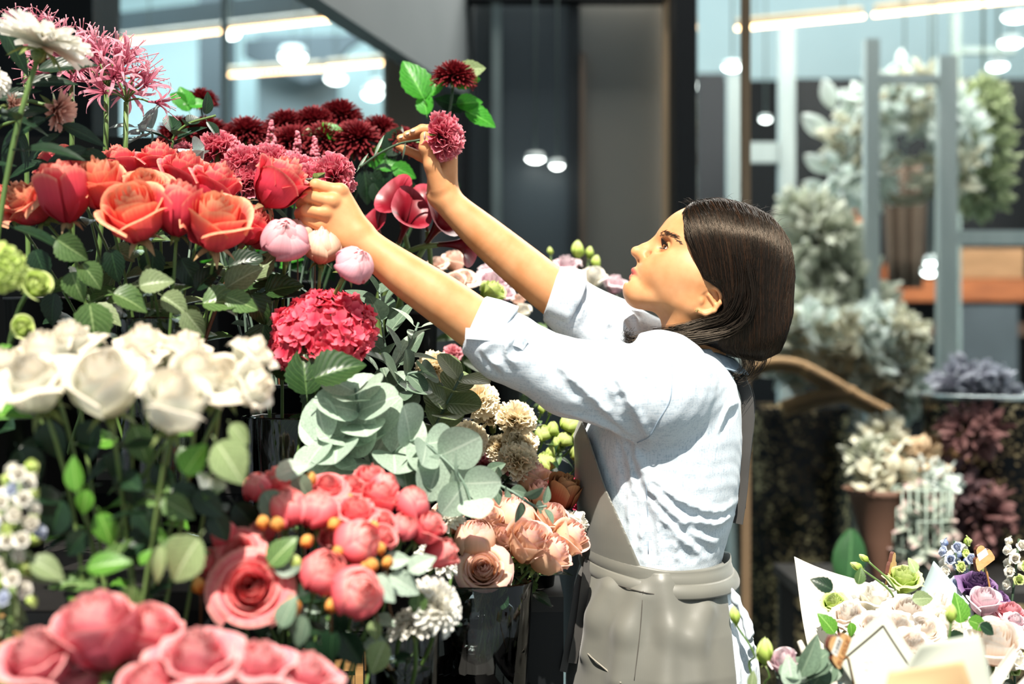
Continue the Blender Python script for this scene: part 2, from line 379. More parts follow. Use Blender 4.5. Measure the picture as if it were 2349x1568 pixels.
def scatter(n, fn, seed):
    r = random.Random(seed); return [fn(r) for _ in range(n)]
def leaf_cluster(mb, c, R, n, size, seed, asp=0.5, elong=(1, 1, 1)):
    r = random.Random(seed); c = Vector(c)
    for i in range(n):
        d = Vector((r.gauss(0, 1), r.gauss(0, 1), r.gauss(0, 1))).normalized(); p = c + Vector((d.x * R * elong[0], d.y * R * elong[1], d.z * R * elong[2])) * r.uniform(0.5, 1)
        q = zto(d + Vector((r.gauss(0, .5), r.gauss(0, .5), r.gauss(0, .5))), r.uniform(0, 6)); L = size * r.uniform(0.6, 1.25); sd = r.random()
        def f(u, v):
            wv = math.sin(PI * min(1, v * 0.98 + 0.02)) ** 0.7 * asp * 0.5
            return p + q @ Vector((u * wv * L, 0.12 * L * u * u + 0.2 * L * v * v, v * L))
        mb.grid(f, 2, 4, sd)
M_DRYW = petal('dried_white', [(0, 'c4cfc4'), (0.5, 'dbe6df'), (1, 'e9f1ee')], 0.25, 0.7)
M_DRYB = petal('dried_beige', [(0, 'a39a80'), (0.5, 'c9c6ae'), (1, 'dcdccb')], 0.25, 0.7)
M_SAGE = petal('sage_foliage', [(0, '98a08a'), (0.5, 'c8ccb8'), (1, 'dde0d2')], 0.25, 0.7)
M_HEDGE = petal('hedge_leaf', [(0, '5f6f47'), (0.5, '93a076'), (1, 'b0b893')], 0.25, 0.6)
def wreath():
    c = P(2080, 335, 5.05); t = thing('wreath', c, 'large arched wreath of white dried flowers behind the pale posts', 'wreath')
    m = MB(); R0, R1 = S(110, 5.0), S(125, 5.0)
    m.tube([(R0 * math.cos(a), 0.02, R1 * math.sin(a)) for a in [2 * PI * i / 30 for i in range(31)]], 0.02, 6); m.build('ring', surf('twig_ring', '8d8873', 0.8), t)
    for k in range(8):
        a = -.45 + (PI + .9) * k / 7; m = MB(); leaf_cluster(m, (R0 * math.cos(a), 0, R1 * math.sin(a)), 0.10, 75, 0.075, 40 + k); m.build('flower_cluster', M_DRYW if k % 3 else M_DRYB, t)
    m = MB(); m.tube([(0, 0.04, R1), (0, 0.2, R1 + 0.06), (0, 0.3, R1)], 0.004, 5); m.build('hook', M_STEEL, t)
wreath()
t = thing('dried_leaf_bunch', P(1935, 470, 5.1), 'bunch of big white dried leaves left of the wreath', 'dried leaves')
m = MB()
for px, py, L, a in [(1912, 225, 60, 1.9), (1940, 235, 50, 1.3), (1905, 290, 70, 2.5), (1918, 330, 60, 1.8), (1905, 370, 60, 2.6), (1935, 380, 60, 1.2), (1897, 415, 50, 2.8), (1935, 300, 55, 1.0), (1950, 420, 60, 1.2), (1925, 450, 55, 2.2)]:
    p = P(px, py + 22, 5.1) - t.location; L = S(L, 5.1) * 1.2; dr = Vector((math.cos(a), 0, math.sin(a))); sd = Vector((-dr.z, 0.3, dr.x))
    m.grid(lambda u, v: p + dr * L * v + sd * (u * 0.26 * L * math.sin(PI * (0.06 + 0.94 * v)) ** 0.8) + Vector((0, 0.08 * L * (u * u - v), 0)), 4, 8, random.random())
    m.tube([p, p * 0.4 + Vector((0.02, 0, 0)), Vector((0.02, 0, -0.1))], 0.003, 5)
m.build('leaves', M_DRYW, t)
def pot(t, prof, mat, name='vase', z=0):
    m = MB(); m.lathe([(r, h + z) for r, h in prof], 28); m.build(name, mat, t)
def foliage_mass(name, label, cat, blobs, mat, size, asp=0.5, seed=1, dens=130, base=None, mats=None):
    c0 = blobs[0]; t = thing(name, base or P(c0[0], c0[1], c0[2]), label, cat)
    for i, (px, py, Y, rp, ry) in enumerate(blobs):
        m = MB(); leaf_cluster(m, P(px, py, Y) - t.location, 1.0, dens, size, seed + i, asp, (S(rp, Y), S(rp, Y), S(ry, Y)))
        m.build('leaf_cluster', (mats or [mat])[i % len(mats or [mat])], t)
    return t
t = foliage_mass('hanging_plant', 'green hedge panel of small leaves right of the wreath post', 'plant', [(2255, 250, 5.2, 55, 60), (2262, 340, 5.2, 60, 70), (2250, 430, 5.2, 60, 60)], M_HEDGE, 0.05, 0.5, 71, 300)
m = MB(); a = P(2255, 200, 5.27) - t.location; m.tube([a, Vector((a.x, a.y, 3.9 - t.location.z))], 0.006, 5); m.build('hanging_wire', M_STEEL, t)
t = foliage_mass('pampas_plant', 'grey green dried foliage standing tall right behind the woman', 'plant', [(1880, 560, 4.95, 70, 70), (1905, 650, 4.95, 95, 75), (1860, 720, 4.9, 90, 60), (1950, 700, 4.95, 75, 60), (1850, 500, 5.0, 35, 40)], M_SAGE, 0.085, 0.45, 90, 190)
zz = t.location.z
m = MB(); m.tube([(0, 0, 0.05), (0.02, 0, -0.5), (0, 0.02, -1.1), (0, 0, .16 - zz)], 0.02, 8); m.build('stem', surf('dry_stem', '6d5d43', 0.8), t)
pot(t, [(0, 0), (.11, 0), (.14, .28), (.15, .28), (.15, .30), (.13, .30), (.125, .2), (0, .2)], M_BLACK, 'pot', -zz)
t = thing('flower_arrangement', P(1940, 880, 4.45), 'mound of dried white and beige hydrangeas with branches on the tall dark glitter vase', 'dried flowers')
for i, (px, py, Y, r) in enumerate([(1790, 775, 4.4, 55), (1855, 770, 4.4, 60), (1925, 790, 4.4, 60), (2000, 760, 4.45, 55), (2060, 770, 4.45, 50), (1990, 830, 4.4, 60), (2070, 840, 4.42, 55), (2085, 900, 4.4, 50), (1905, 850, 4.45, 55), (1820, 830, 4.45, 50), (2040, 900, 4.4, 45)]):
    m = MB(); leaf_cluster(m, P(px, py, Y) - t.location, S(r, Y), 110, 0.05, 200 + i, 0.9); m.build('flower_head', [M_DRYB, M_DRYW][i % 2], t)
M_BARK = surf('pale_bark', 'c79b63', 0.7, col2='8c6a42', scale=14, stretch=(1, 1, 4), bump=0.4, bscale=40)
for pts, r in [([(1715, 855), (1770, 835), (1835, 842), (1885, 868)], 17), ([(1840, 845), (1905, 880), (1975, 920), (2038, 952)], 19), ([(1795, 938), (1850, 920), (1915, 905), (1960, 905)], 20)]:
    m = MB(); m.tube(spline([P(x, y, 4.25) - t.location for x, y in pts], 5), S(r, 4.25), 10); m.build('branch', M_BARK, t)
arr = t
# glitter vases
kk = NT('gold_glitter'); tcg = kk.n('ShaderNodeTexCoord'); vo = kk.n('ShaderNodeTexVoronoi'); vo.inputs['Scale'].default_value = 110; kk.l(tcg.outputs['Object'], vo.inputs['Vector'])
nzg = kk.noise(9, 3, stretch=(1, 1, 0.3)); sg = kk.n('ShaderNodeSeparateColor'); kk.l(vo.outputs['Color'], sg.inputs[0])
ml = kk.n('ShaderNodeMath', operation='MULTIPLY'); kk.l(sg.outputs[0], ml.inputs[0]); kk.l(nzg, ml.inputs[1])
kk.l(kk.ramp(ml.outputs[0], [(0.22, lin('0e1216')), (0.36, lin('4d4130')), (0.52, lin('d8bf92'))]), kk.p.inputs['Base Color'])
kk.p.inputs['Roughness'].default_value = 0.35; kk.p.inputs['Metallic'].default_value = 0.85
kk.bump(vo.outputs['Distance'], 0.35, 0.003)
M_GLIT = kk.m
def glitter_vase(px, Y, wpx, ytop, label):
    z1 = P(px, ytop, Y).z; t = thing('glitter_vase', (P(px, 0, Y).x, Y, 0), label, 'vase'); r = S(wpx, Y) / 2
    pot(t, [(0, 0), (r * 0.72, 0), (r * 0.78, 0.02), (r, z1 - 0.03), (r * 1.02, z1), (r * 0.95, z1), (r * 0.93, z1 - 0.06), (0, z1 - 0.06)], M_GLIT, 'body')
glitter_vase(1825, 4.6, 300, 930, 'tall dark vase with gold glitter stripe behind the woman')
glitter_vase(2290, 4.15, 340, 915, 'tall dark glitter vase at the right edge with a silver rim')
t = thing('silver_tray', P(2290, 913, 4.15), 'thin silver rim plate on top of the right glitter vase', 'plate')
m = MB(); r = S(350, 4.15) / 2; m.lathe([(0, 0.0), (r, 0.0), (r * 1.03, 0.012), (r * 1.0, 0.016), (r * 0.97, 0.006), (0, 0.006)], 32); m.build('plate', surf('silver', 'c8d2d4', 0.25, metal=0.8), t)
foliage_mass('dried_flower_mound', 'grey lilac dried hydrangea heads on the right glitter vase', 'dried flowers', [(2215, 880, 4.15, 65, 45), (2270, 890, 4.15, 50, 30)], petal('lilac_dry', [(0, '8e8c9a'), (1, 'bcc0cc')], 0.25, 0.7), 0.045, 0.8, 300, 160)
foliage_mass('dried_bouquet', 'dark burgundy dried flowers in front of the right glitter vase', 'dried flowers', [(2230, 985, 3.9, 60, 45), (2190, 1130, 3.9, 50, 60), (2260, 1180, 3.9, 50, 60)], None, 0.045, 0.6, 320, 120, mats=[petal('burgundy_dry', [(0, '4a2c2f'), (1, '7d5a58')], 0.2, 0.7), petal('plum_dry', [(0, '2b2024'), (1, '5d4448')], 0.2, 0.7)])
# dried magnolia-like leaves
t = thing('dried_leaf_spray', P(2170, 1070, 3.95), 'spray of large brown and tan dried leaves before the right glitter vase', 'dried leaves')
M_TANL = leafmat('tan_leaf', '96714a', 'b08d63', 0.5, 0.1); 
for px, py, L, a in [(2150, 1005, 100, 0.2), (2135, 1000, 130, -0.55), (2130, 1060, 80, 1.6), (2045, 1050, 80, 1.7), (2170, 1040, 90, 0.0)]:
    m = MB(); p = P(px, py, 3.95) - t.location; L = S(L, 3.95); dr = Vector((math.cos(a), 0.1, math.sin(a))); sd = Vector((-dr.z, 0.5, dr.x))
    m.grid(lambda u, v: p + dr * L * v + sd * (u * 0.22 * L * math.sin(PI * (0.03 + 0.95 * v)) ** 0.8) + Vector((0, 0.1 * L * u * u, -0.1 * L * v * v)), 4, 8); m.build('leaf', M_TANL, t)
foliage_mass('flower_bunch', 'bunch of cream and peach dried flowers in brown wrapping paper', 'dried flowers', [(2035, 1110, 3.8, 60, 45), (2085, 1060, 3.85, 60, 40), (2000, 1060, 3.85, 45, 50), (2130, 1110, 3.8, 55, 40), (2030, 1010, 3.9, 50, 45)], None, 0.045, 0.7, 340, 110,
             mats=[M_DRYB, petal('peach_dry', [(0, 'a08768'), (1, 'd9bf9f')], 0.25, 0.7), M_SAGE, M_DRYW])
t = thing('paper_cone', (P(2020, 0, 3.75).x, 3.75, P(0, 1340, 3.75).z), 'brown kraft paper cone around the dried bunch', 'wrapping paper')
pot(t, [(0.02, 0), (0.05, 0.1), (0.085, 0.22), (0.10, 0.235), (0.082, 0.215), (0.045, 0.1), (0.015, 0.005)], surf('kraft_paper', '6f5040', 0.7, scale=6), 'paper')
cone = t
t = thing('lattice_basket', (P(2115, 0, 3.7).x, 3.7, P(0, 1330, 3.7).z), 'pale green upright wire lattice basket with pink flowers inside', 'basket')
m = MB(); hh = 0.24; r = S(64, 3.7)
for i in range(22):
    a = 2 * PI * i / 22; m.tube([(r * math.cos(a), r * math.sin(a), 0), (r * 1.03 * math.cos(a), r * 1.03 * math.sin(a), hh)], 0.0022, 5)
for z in (0.0, 0.08, 0.16, hh): m.tube([(r * math.cos(a), r * math.sin(a), z) for a in [2 * PI * i / 24 for i in range(25)]], 0.003, 5)
m.build('wire_cage', surf('pale_wire', '9fb0a4', 0.5), t)
m = MB(); leaf_cluster(m, (0, 0, 0.12), 1, 150, 0.05, 400, 0.7, (r * .85, r * .85, 0.11)); m.build('flowers_inside', petal('pale_mix', [(0, '7c8a7c'), (0.6, 'a9b3a4'), (1, 'd2b2b0')], 0.2, 0.7), t)
bask = t
# dark green fan leaf, red book stack, grey plinth
t = thing('fan_leaf', (P(1945, 0, 3.6).x, 3.6, P(0, 1345, 3.6).z), 'single dark green broad leaf standing beside the lattice basket', 'leaf')
m = MB(); L = S(130, 3.6); m.grid(lambda u, v: Vector((u * 0.30 * L * math.sin(PI * (0.05 + 0.93 * v)) ** 0.7 + 0.1 * L * v, 0.08 * L * u * u + 0.12 * L * v * v, v * L)), 6, 10); m.build('blade', leafmat('dark_fan_leaf', '2f5a33', '4d7a4a', 0.4), t)
fan = t
def boxthing(name, px0, px1, py0, py1, Y, d, mat, label, cat, group=None, part='body'):
    a = P(px0, py1, Y); b = P(px1, py0, Y); t = thing(name, ((a.x + b.x) / 2, Y + d / 2, a.z), label, cat, group)
    m = MB(); hx, hz = (b.x - a.x) / 2, b.z - a.z; m.box((0, 0, hz / 2), (2 * hx, d, hz)); o = m.build(part, mat, t, False)
    bv = o.modifiers.new('edge', 'BEVEL'); bv.width = min(0.004, hz * 0.15); bv.segments = 2
    return t
bt_ = boxthing('low_plinth', 1845, 1975, 1215, 1700, 4.9, 0.3, surf('grey_plinth', '76817f', 0.6), 'light grey plinth under the red boxes behind the woman', 'plinth', part='plinth_body')
boxthing('gift_box', 1848, 1958, 1185, 1214, 4.92, 0.22, surf('wine_box', '4a1d27', 0.5), 'dark wine red flat box, lowest on the grey plinth', 'box', 'flat boxes on the grey plinth', 'box_body')
boxthing('gift_box', 1850, 1955, 1172, 1184.5, 4.92, 0.2, surf('grey_box', '5c6468', 0.5), 'thin grey box between the two red boxes on the plinth', 'box', 'flat boxes on the grey plinth', 'box_body')
boxthing('gift_box', 1852, 1955, 1140, 1171.5, 4.92, 0.2, surf('red_box', '7d0e1c', 0.5), 'bright red flat box, top one on the grey plinth', 'box', 'flat boxes on the grey plinth', 'box_body')
# shelf table for dried bunches
zt = P(0, 1345, 3.6).z
t = thing('side_table', (P(2080, 0, 3.75).x, 3.75, 0), 'dark low table under the dried bunches behind the bouquets', 'table')
m = MB(); m.box((0, 0, zt - 0.015), (0.62, 0.46, 0.03)); m.build('table_top', M_DARKWOOD, t, False)
for sx in (-1, 1):
    for sy in (-1, 1):
        m = MB(); m.box((sx * 0.28, sy * 0.2, (zt - 0.03) / 2), (0.04, 0.04, zt - 0.03)); m.build('leg', M_DARKWOOD, t, False)
for o in (cone, bask, fan): o.location.z = zt
# stacked timber / orange crates on shelves far behind
M_ORW = surf('orange_wood', 'c0703f', 0.6, col2='96532e', scale=6, stretch=(1, 6, 6)); M_ORW2 = surf('light_wood', 'b98a62', 0.6, col2='98704b', scale=6, stretch=(1, 6, 6))
t = thing('shelf_unit', (P(2200, 0, 6.3).x, 6.5, 0), 'dark shelf unit with orange wooden boards behind the pale frame', 'shelf')
def su(name, x0, x1, y0, y1, mat, d=0.3, Y=6.35):
    m = MB(); pb(m, x0, x1, y0, y1, Y, d); m.xform(Matrix.Translation(-t.location)); m.build(name, mat, t, False)
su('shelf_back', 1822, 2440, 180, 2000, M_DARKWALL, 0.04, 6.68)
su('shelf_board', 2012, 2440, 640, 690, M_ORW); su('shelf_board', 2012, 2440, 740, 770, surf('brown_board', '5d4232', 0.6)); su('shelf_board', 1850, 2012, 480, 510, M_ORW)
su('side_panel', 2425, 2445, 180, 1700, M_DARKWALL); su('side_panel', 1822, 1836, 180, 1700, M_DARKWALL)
su('door_panel', 2190, 2335, 700, 905, surf('slate_door', '50585e', 0.5), 0.02, 6.3)
boxthing('wooden_crate', 2205, 2350, 570, 639, 6.36, 0.25, M_ORW2, 'stack of light wooden planks on the shelf at the right edge', 'planks', part='plank_stack')
boxthing('wooden_crate', 2030, 2115, 605, 639, 6.36, 0.25, M_ORW, 'small orange wooden box on the shelf left of the pale post', 'box', part='crate_body')
t = thing('curtain_panel', (P(2075, 0, 5.8).x, 5.8, P(0, 660, 5.8).z), 'hanging dark brown fabric panel under the wreath', 'fabric')
m = MB(); a = P(2022, 640, 5.8); b = P(2128, 366, 5.8); hx = (b.x - a.x) / 2; hz = b.z - P(0, 660, 5.8).z
m.grid(lambda u, v: Vector((u * hx * (0.75 + 0.25 * v), 0.02 * math.sin(u * 9), v * hz)), 24, 4); o = m.build('fabric', surf('brown_fabric', '5a4a3c', 0.8), t)
md = o.modifiers.new('thick', 'SOLIDIFY'); md.thickness = 0.006
m = MB(); m.tube([(-hx, 0, hz), (hx, 0, hz)], 0.008, 6); m.tube([(0, 0, hz), (0, 0, 3.91 - t.location.z)], 0.004, 6); m.build('rod', M_STEEL, t)
# ---------------------------------------------------------------- flower meshes (unit size, base at the origin, facing +Z)
def rose_mb(n=26, op=0.4, seed=1, H=0.95, ruff=0.0, close=0.0):
    r = random.Random(seed); m = MB()
    for i in range(n):
        t = (i + 0.6) / n; ang = i * 2.39996 + r.uniform(-.25, .25); R = 0.05 + 0.43 * t ** 0.75; h = H * (0.98 - 0.20 * t * (0.5 + op)) * r.uniform(0.96, 1.04)
        span = 2.7 - 0.95 * t; fl = op * (t ** 2.2) * 0.42 * r.uniform(0.7, 1.3); ph = r.uniform(0, 6); skew = r.uniform(-.12, .12)
        cl = (1 - t) * 0.45 * (1 - op * 0.6) + close * 0.75
        def f(u, v):
            a = ang + u * span / 2 * (0.55 + 0.45 * math.sin(PI / 2 * min(1, v * 2.2 + 0.1)))
            rr = R * (0.14 + 0.86 * math.sin(PI / 2 * min(1, v / 0.55)))
            k = max(0, (v - .5) / .5); rr *= 1 - cl * k * k
            rr += fl * max(0, (v - .55) / .45) ** 1.7 + 0.035 * u * R + ruff * 0.05 * math.sin(u * 6 + ph) * v * v
            z = h * v * (1 - 0.22 * abs(u) ** 2.6 + skew * u) - fl * 0.75 * max(0, (v - .78) / .22) ** 2
            return (rr * math.cos(a), rr * math.sin(a), z)
        m.grid(f, 8, 8, r.random())
    return m
def carn_mb(n=64, seed=1, flat=1.5):
    r = random.Random(seed); m = MB()
    for i in range(n):
        t = (i + .5) / n; th = 0.12 + flat * t ** 0.7; ph = i * 2.39996 + r.uniform(-.3, .3); L = 0.5 * r.uniform(0.88, 1.08) * (0.92 + 0.08 * t)
        d = Vector((math.sin(th) * math.cos(ph), math.sin(th) * math.sin(ph), math.cos(th) * 0.92)); e = Vector((-math.sin(ph), math.cos(ph), 0)); nn = d.cross(e); q = r.uniform(0, 6); a2 = r.uniform(.5, 1)
        e = (e * math.cos(q * .2) + nn * math.sin(q * .2)).normalized(); nn = d.cross(e)
        zig = [r.uniform(-1, 1) for _ in range(17)]
        def f(u, v):
            k = int(round((u + 1) * 8)); L2 = L * (1 + (0.035 * (1 if k % 2 else -1) + 0.05 * zig[k]) * v ** 3) * (1 - .12 * u * u * v)
            wv = 0.05 + 0.30 * v ** 0.9
            return d * (L2 * v) + e * (u * wv * .95) + nn * (0.085 * a2 * math.sin(u * 6.5 + q) * v * v + 0.03 * math.sin(u * 14 + 2 * q) * v ** 3) + Vector((0, 0, 0.12))
        m.grid(f, 16, 5, r.random())
    return m
def mum_mb(n=150, seed=1, th0=0.08, th1=1.75, w=0.06, cup=0.25, flat=0.75, L0=0.42, tip=0.6):
    r = random.Random(seed); m = MB()
    for i in range(n):
        t = (i + .5) / n; th = th0 + (th1 - th0) * t ** 0.62; ph = i * 2.39996 + r.uniform(-.15, .15); L = (L0 + (0.52 - L0) * t) * r.uniform(0.9, 1.08)
        d = Vector((math.sin(th) * math.cos(ph), math.sin(th) * math.sin(ph), math.cos(th) * flat)); e = Vector((-math.sin(ph), math.cos(ph), 0)); nn = d.cross(e).normalized(); q = r.uniform(.6, 1.4)
        def f(u, v):
            wv = w * math.sin(PI * min(1, 0.12 + 0.80 * v)) ** tip
            return d * (L * v) + e * (u * wv) - nn * (cup * q * L * (v * v * 0.5 - 0.25 * v)) - nn * (-w * 0.5 * u * u) + Vector((0, 0, 0.10))
        m.grid(f, 2, 6, r.random())
    return m
def hydr_mb(n=260, seed=3):
    r = random.Random(seed); m = MB()
    for i in range(n):
        t = (i + .5) / n; z = 1 - 1.55 * t; rr = math.sqrt(max(0, 1 - z * z)); a = i * 2.39996
        d = Vector((rr * math.cos(a), rr * math.sin(a), z)); c = Vector((d.x * .47, d.y * .47, d.z * .38 + .33)) * r.uniform(0.93, 1.04)
        dd = (d + Vector((r.gauss(0, .35), r.gauss(0, .35), r.gauss(0, .35)))).normalized(); q = zto(dd, r.uniform(0, 6)); s = r.uniform(.062, .090); sd = r.random()
        for k in range(4):
            b = k * PI / 2; cb, sb = math.cos(b), math.sin(b); cv = r.uniform(-.2, .5)
            def f(u, v):
                x = s * v; y = s * u * 0.62 * math.sin(PI * min(1, .12 + .78 * v)) ** .6; zz = s * (cv * v * v + .15 * u * u * v)
                return c + q @ Vector((x * cb - y * sb, x * sb + y * cb, zz))
            m.grid(f, 2, 3, sd)
    return m
def nerfloret_mb(seed=1):
    r = random.Random(seed); m = MB()
    for k in range(6):
        ph = k * PI / 3 + r.uniform(-.15, .15); L = r.uniform(.9, 1.1); curl = r.uniform(1.6, 2.9); wv0 = r.uniform(.05, .07); tw = r.uniform(-.3, .3); wig = r.uniform(0, 6)
        pts = []; th = 0.45 + r.uniform(-.1, .2); p = Vector((0, 0, .2)); e = Vector((-math.sin(ph), math.cos(ph), 0))
        for i in range(11):
            pts.append(p.copy()); d = Vector((math.sin(th) * math.cos(ph + tw * i / 10), math.sin(th) * math.sin(ph + tw * i / 10), math.cos(th))); p += d * (L * .1); th += curl * .1 * (0.4 + 1.6 * (i / 10) ** 1.5)
        def f(u, v):
            i = min(9, int(v * 10)); q = pts[i].lerp(pts[i + 1], v * 10 - i)
            wd = wv0 * math.sin(PI * min(1, .18 + .8 * v)) ** .7
            return q + e * (u * wd) + Vector((0, 0, .015 * math.sin(v * 14 + wig) * u))
        m.grid(f, 2, 14, r.random())
    m.tube([(0, 0, 0), (0, 0, .22)], [.035, .05], 6)
    return m
def nerstamen_mb(seed=1):
    r = random.Random(seed); m = MB()
    for k in range(6):
        a = k * 1.05 + r.uniform(-.2, .2); b = r.uniform(.12, .25)
        m.tube(bez(Vector((0, 0, .2)), Vector((b * math.cos(a), b * math.sin(a), .65)), Vector((b * 2.2 * math.cos(a), b * 2.2 * math.sin(a), r.uniform(.85, 1.05))), 6), [.012] * 6 + [.018], 4)
    return m
def calla_mb(seed=1):
    m = MB()
    def f(u, v):
        a = u * PI * 1.12; back = 0.5 - 0.5 * math.cos(a); h = 0.78 + 0.24 * back ** 1.5
        r = .045 + .16 * v * v + .26 * v ** 6 * (0.8 + .3 * (1 - back)) + .02 * u
        tipc = 0.16 * max(0, back - .75) / .25 * v ** 5
        return (r * math.sin(a), -r * math.cos(a) + tipc * 1.2, h * v - .10 * v ** 6 * (1 - back))
    m.grid(f, 28, 12, 0.3)
    return m
def calyx_mb(n=5, L=0.5, r0=.10, droop=1.0):
    m = MB(); m.ball((0, 0, -.02), (r0, r0, r0 * 1.1), 8, 6)
    for k in range(n):
        a = 2 * PI * k / n
        def f(u, v):
            rr = r0 * .8 + L * (.55 * v + .1 * v * v); z = .03 + L * (.25 * v - droop * .65 * v * v); wv = .075 * math.sin(PI * min(1, .25 + .75 * v))
            return (rr * math.cos(a) - u * wv * math.sin(a), rr * math.sin(a) + u * wv * math.cos(a), z)
        m.grid(f, 2, 5, .5)
    return m
def carncalyx_mb():
    m = MB(); m.lathe([(0.02, -.42), (.085, -.40), (.10, -.25), (.115, -.05), (.15, .12), (.12, .12)], 10); return m
def leaf_mb(asp=0.62, fold=0.25, curl=0.25, ser=0.03, nu=6, nv=12, pw=0.75, pet=0.18, tipx=1.0):
    m = MB()
    def f(u, v):
        wv = asp * .5 * math.sin(PI * (0.02 + 0.97 * v) ** pw) ** 0.85
        wv *= 1 + (ser * (1 if int(round(v * nv)) % 2 else -1) if abs(u) > .95 else 0)
        return (u * wv, fold * abs(u) * wv - .0 , 0) if False else (u * wv, -curl * v * v + fold * abs(u) * wv * 1.6, v)
    m.grid(f, nu, nv, .5)
    if pet: m.tube([(0, .04, -pet), (0, 0.0, 0.02)], .014, 5)
    m.xform(Matrix.Translation((0, 0, pet)) @ Matrix.Scale(1 / (1 + pet), 4))
    return m                                   # from the origin along +Z, blade facing -Y/+Y
def disc_mb():
    m = MB()
    def f(u, v):
        wv = .52 * math.sin(PI * (0.015 + 0.97 * v)) ** .55
        return (u * wv, .16 * abs(u) ** 1.5 * wv - .10 * v * v, v)
    m.grid(f, 8, 10, .5); m.tube([(0, 0, -.05), (0, 0, .05)], .018, 5); return m

STEM_G = surf('stem_green', '5d7a3a', 0.5, col2='47602d', scale=12); STEM_P = surf('stem_pale', '728a4c', 0.5, col2='556b38', scale=12)
STEM_D = surf('stem_dark', '2e4a2b', 0.5, col2='223a22', scale=12); STEM_B = surf('stem_brown', '7c4a2c', 0.5, col2='5a3a22', scale=12); STEM_C = surf('stem_glaucous', '6f8474', 0.5, col2='566a5c', scale=12)
SEPAL = leafmat('sepal_green', '6b7a3f', '8a9a58', 0.5); SEPAL_T = leafmat('sepal_tan', 'a88a62', 'b89c74', 0.5)
L_ROSE = leafmat('rose_leaf', '567540', '8ba36b', 0.32); L_DARK = leafmat('dark_leaf', '1c3522', '2f4c30', 0.35); L_PALE = leafmat('pale_leaf', '9fb57c', 'c4d3a4', 0.4, 0.3)
L_BRIGHT = leafmat('bright_leaf', '5f9a35', '8dbb5c', 0.35, 0.35); L_EUC = leafmat('eucalyptus_leaf', 'c0d6c2', 'd0dfce', 0.5, 0.35, 0.25, vs=0.1); L_EUCD = leafmat('eucalyptus_dark', '728a74', '8a9d86', 0.45, 0.25, 0.3, vs=0.1)
L_SILV = leafmat('silver_leaf', 'a3b7b4', 'bccac6', 0.4, 0.15, 0.2, vs=0.1); L_HYD = leafmat('hydrangea_leaf', '2d4a24', '4f6b3a', 0.35, 0.2, 0.2); L_NEON = leafmat('mum_leaf', '3f9a2a', '6abb4a', 0.4, 0.4, 0.3); L_OLIVE = leafmat('olive_leaf', '7c8d62', '9aa882', 0.45, 0.2, 0.25)

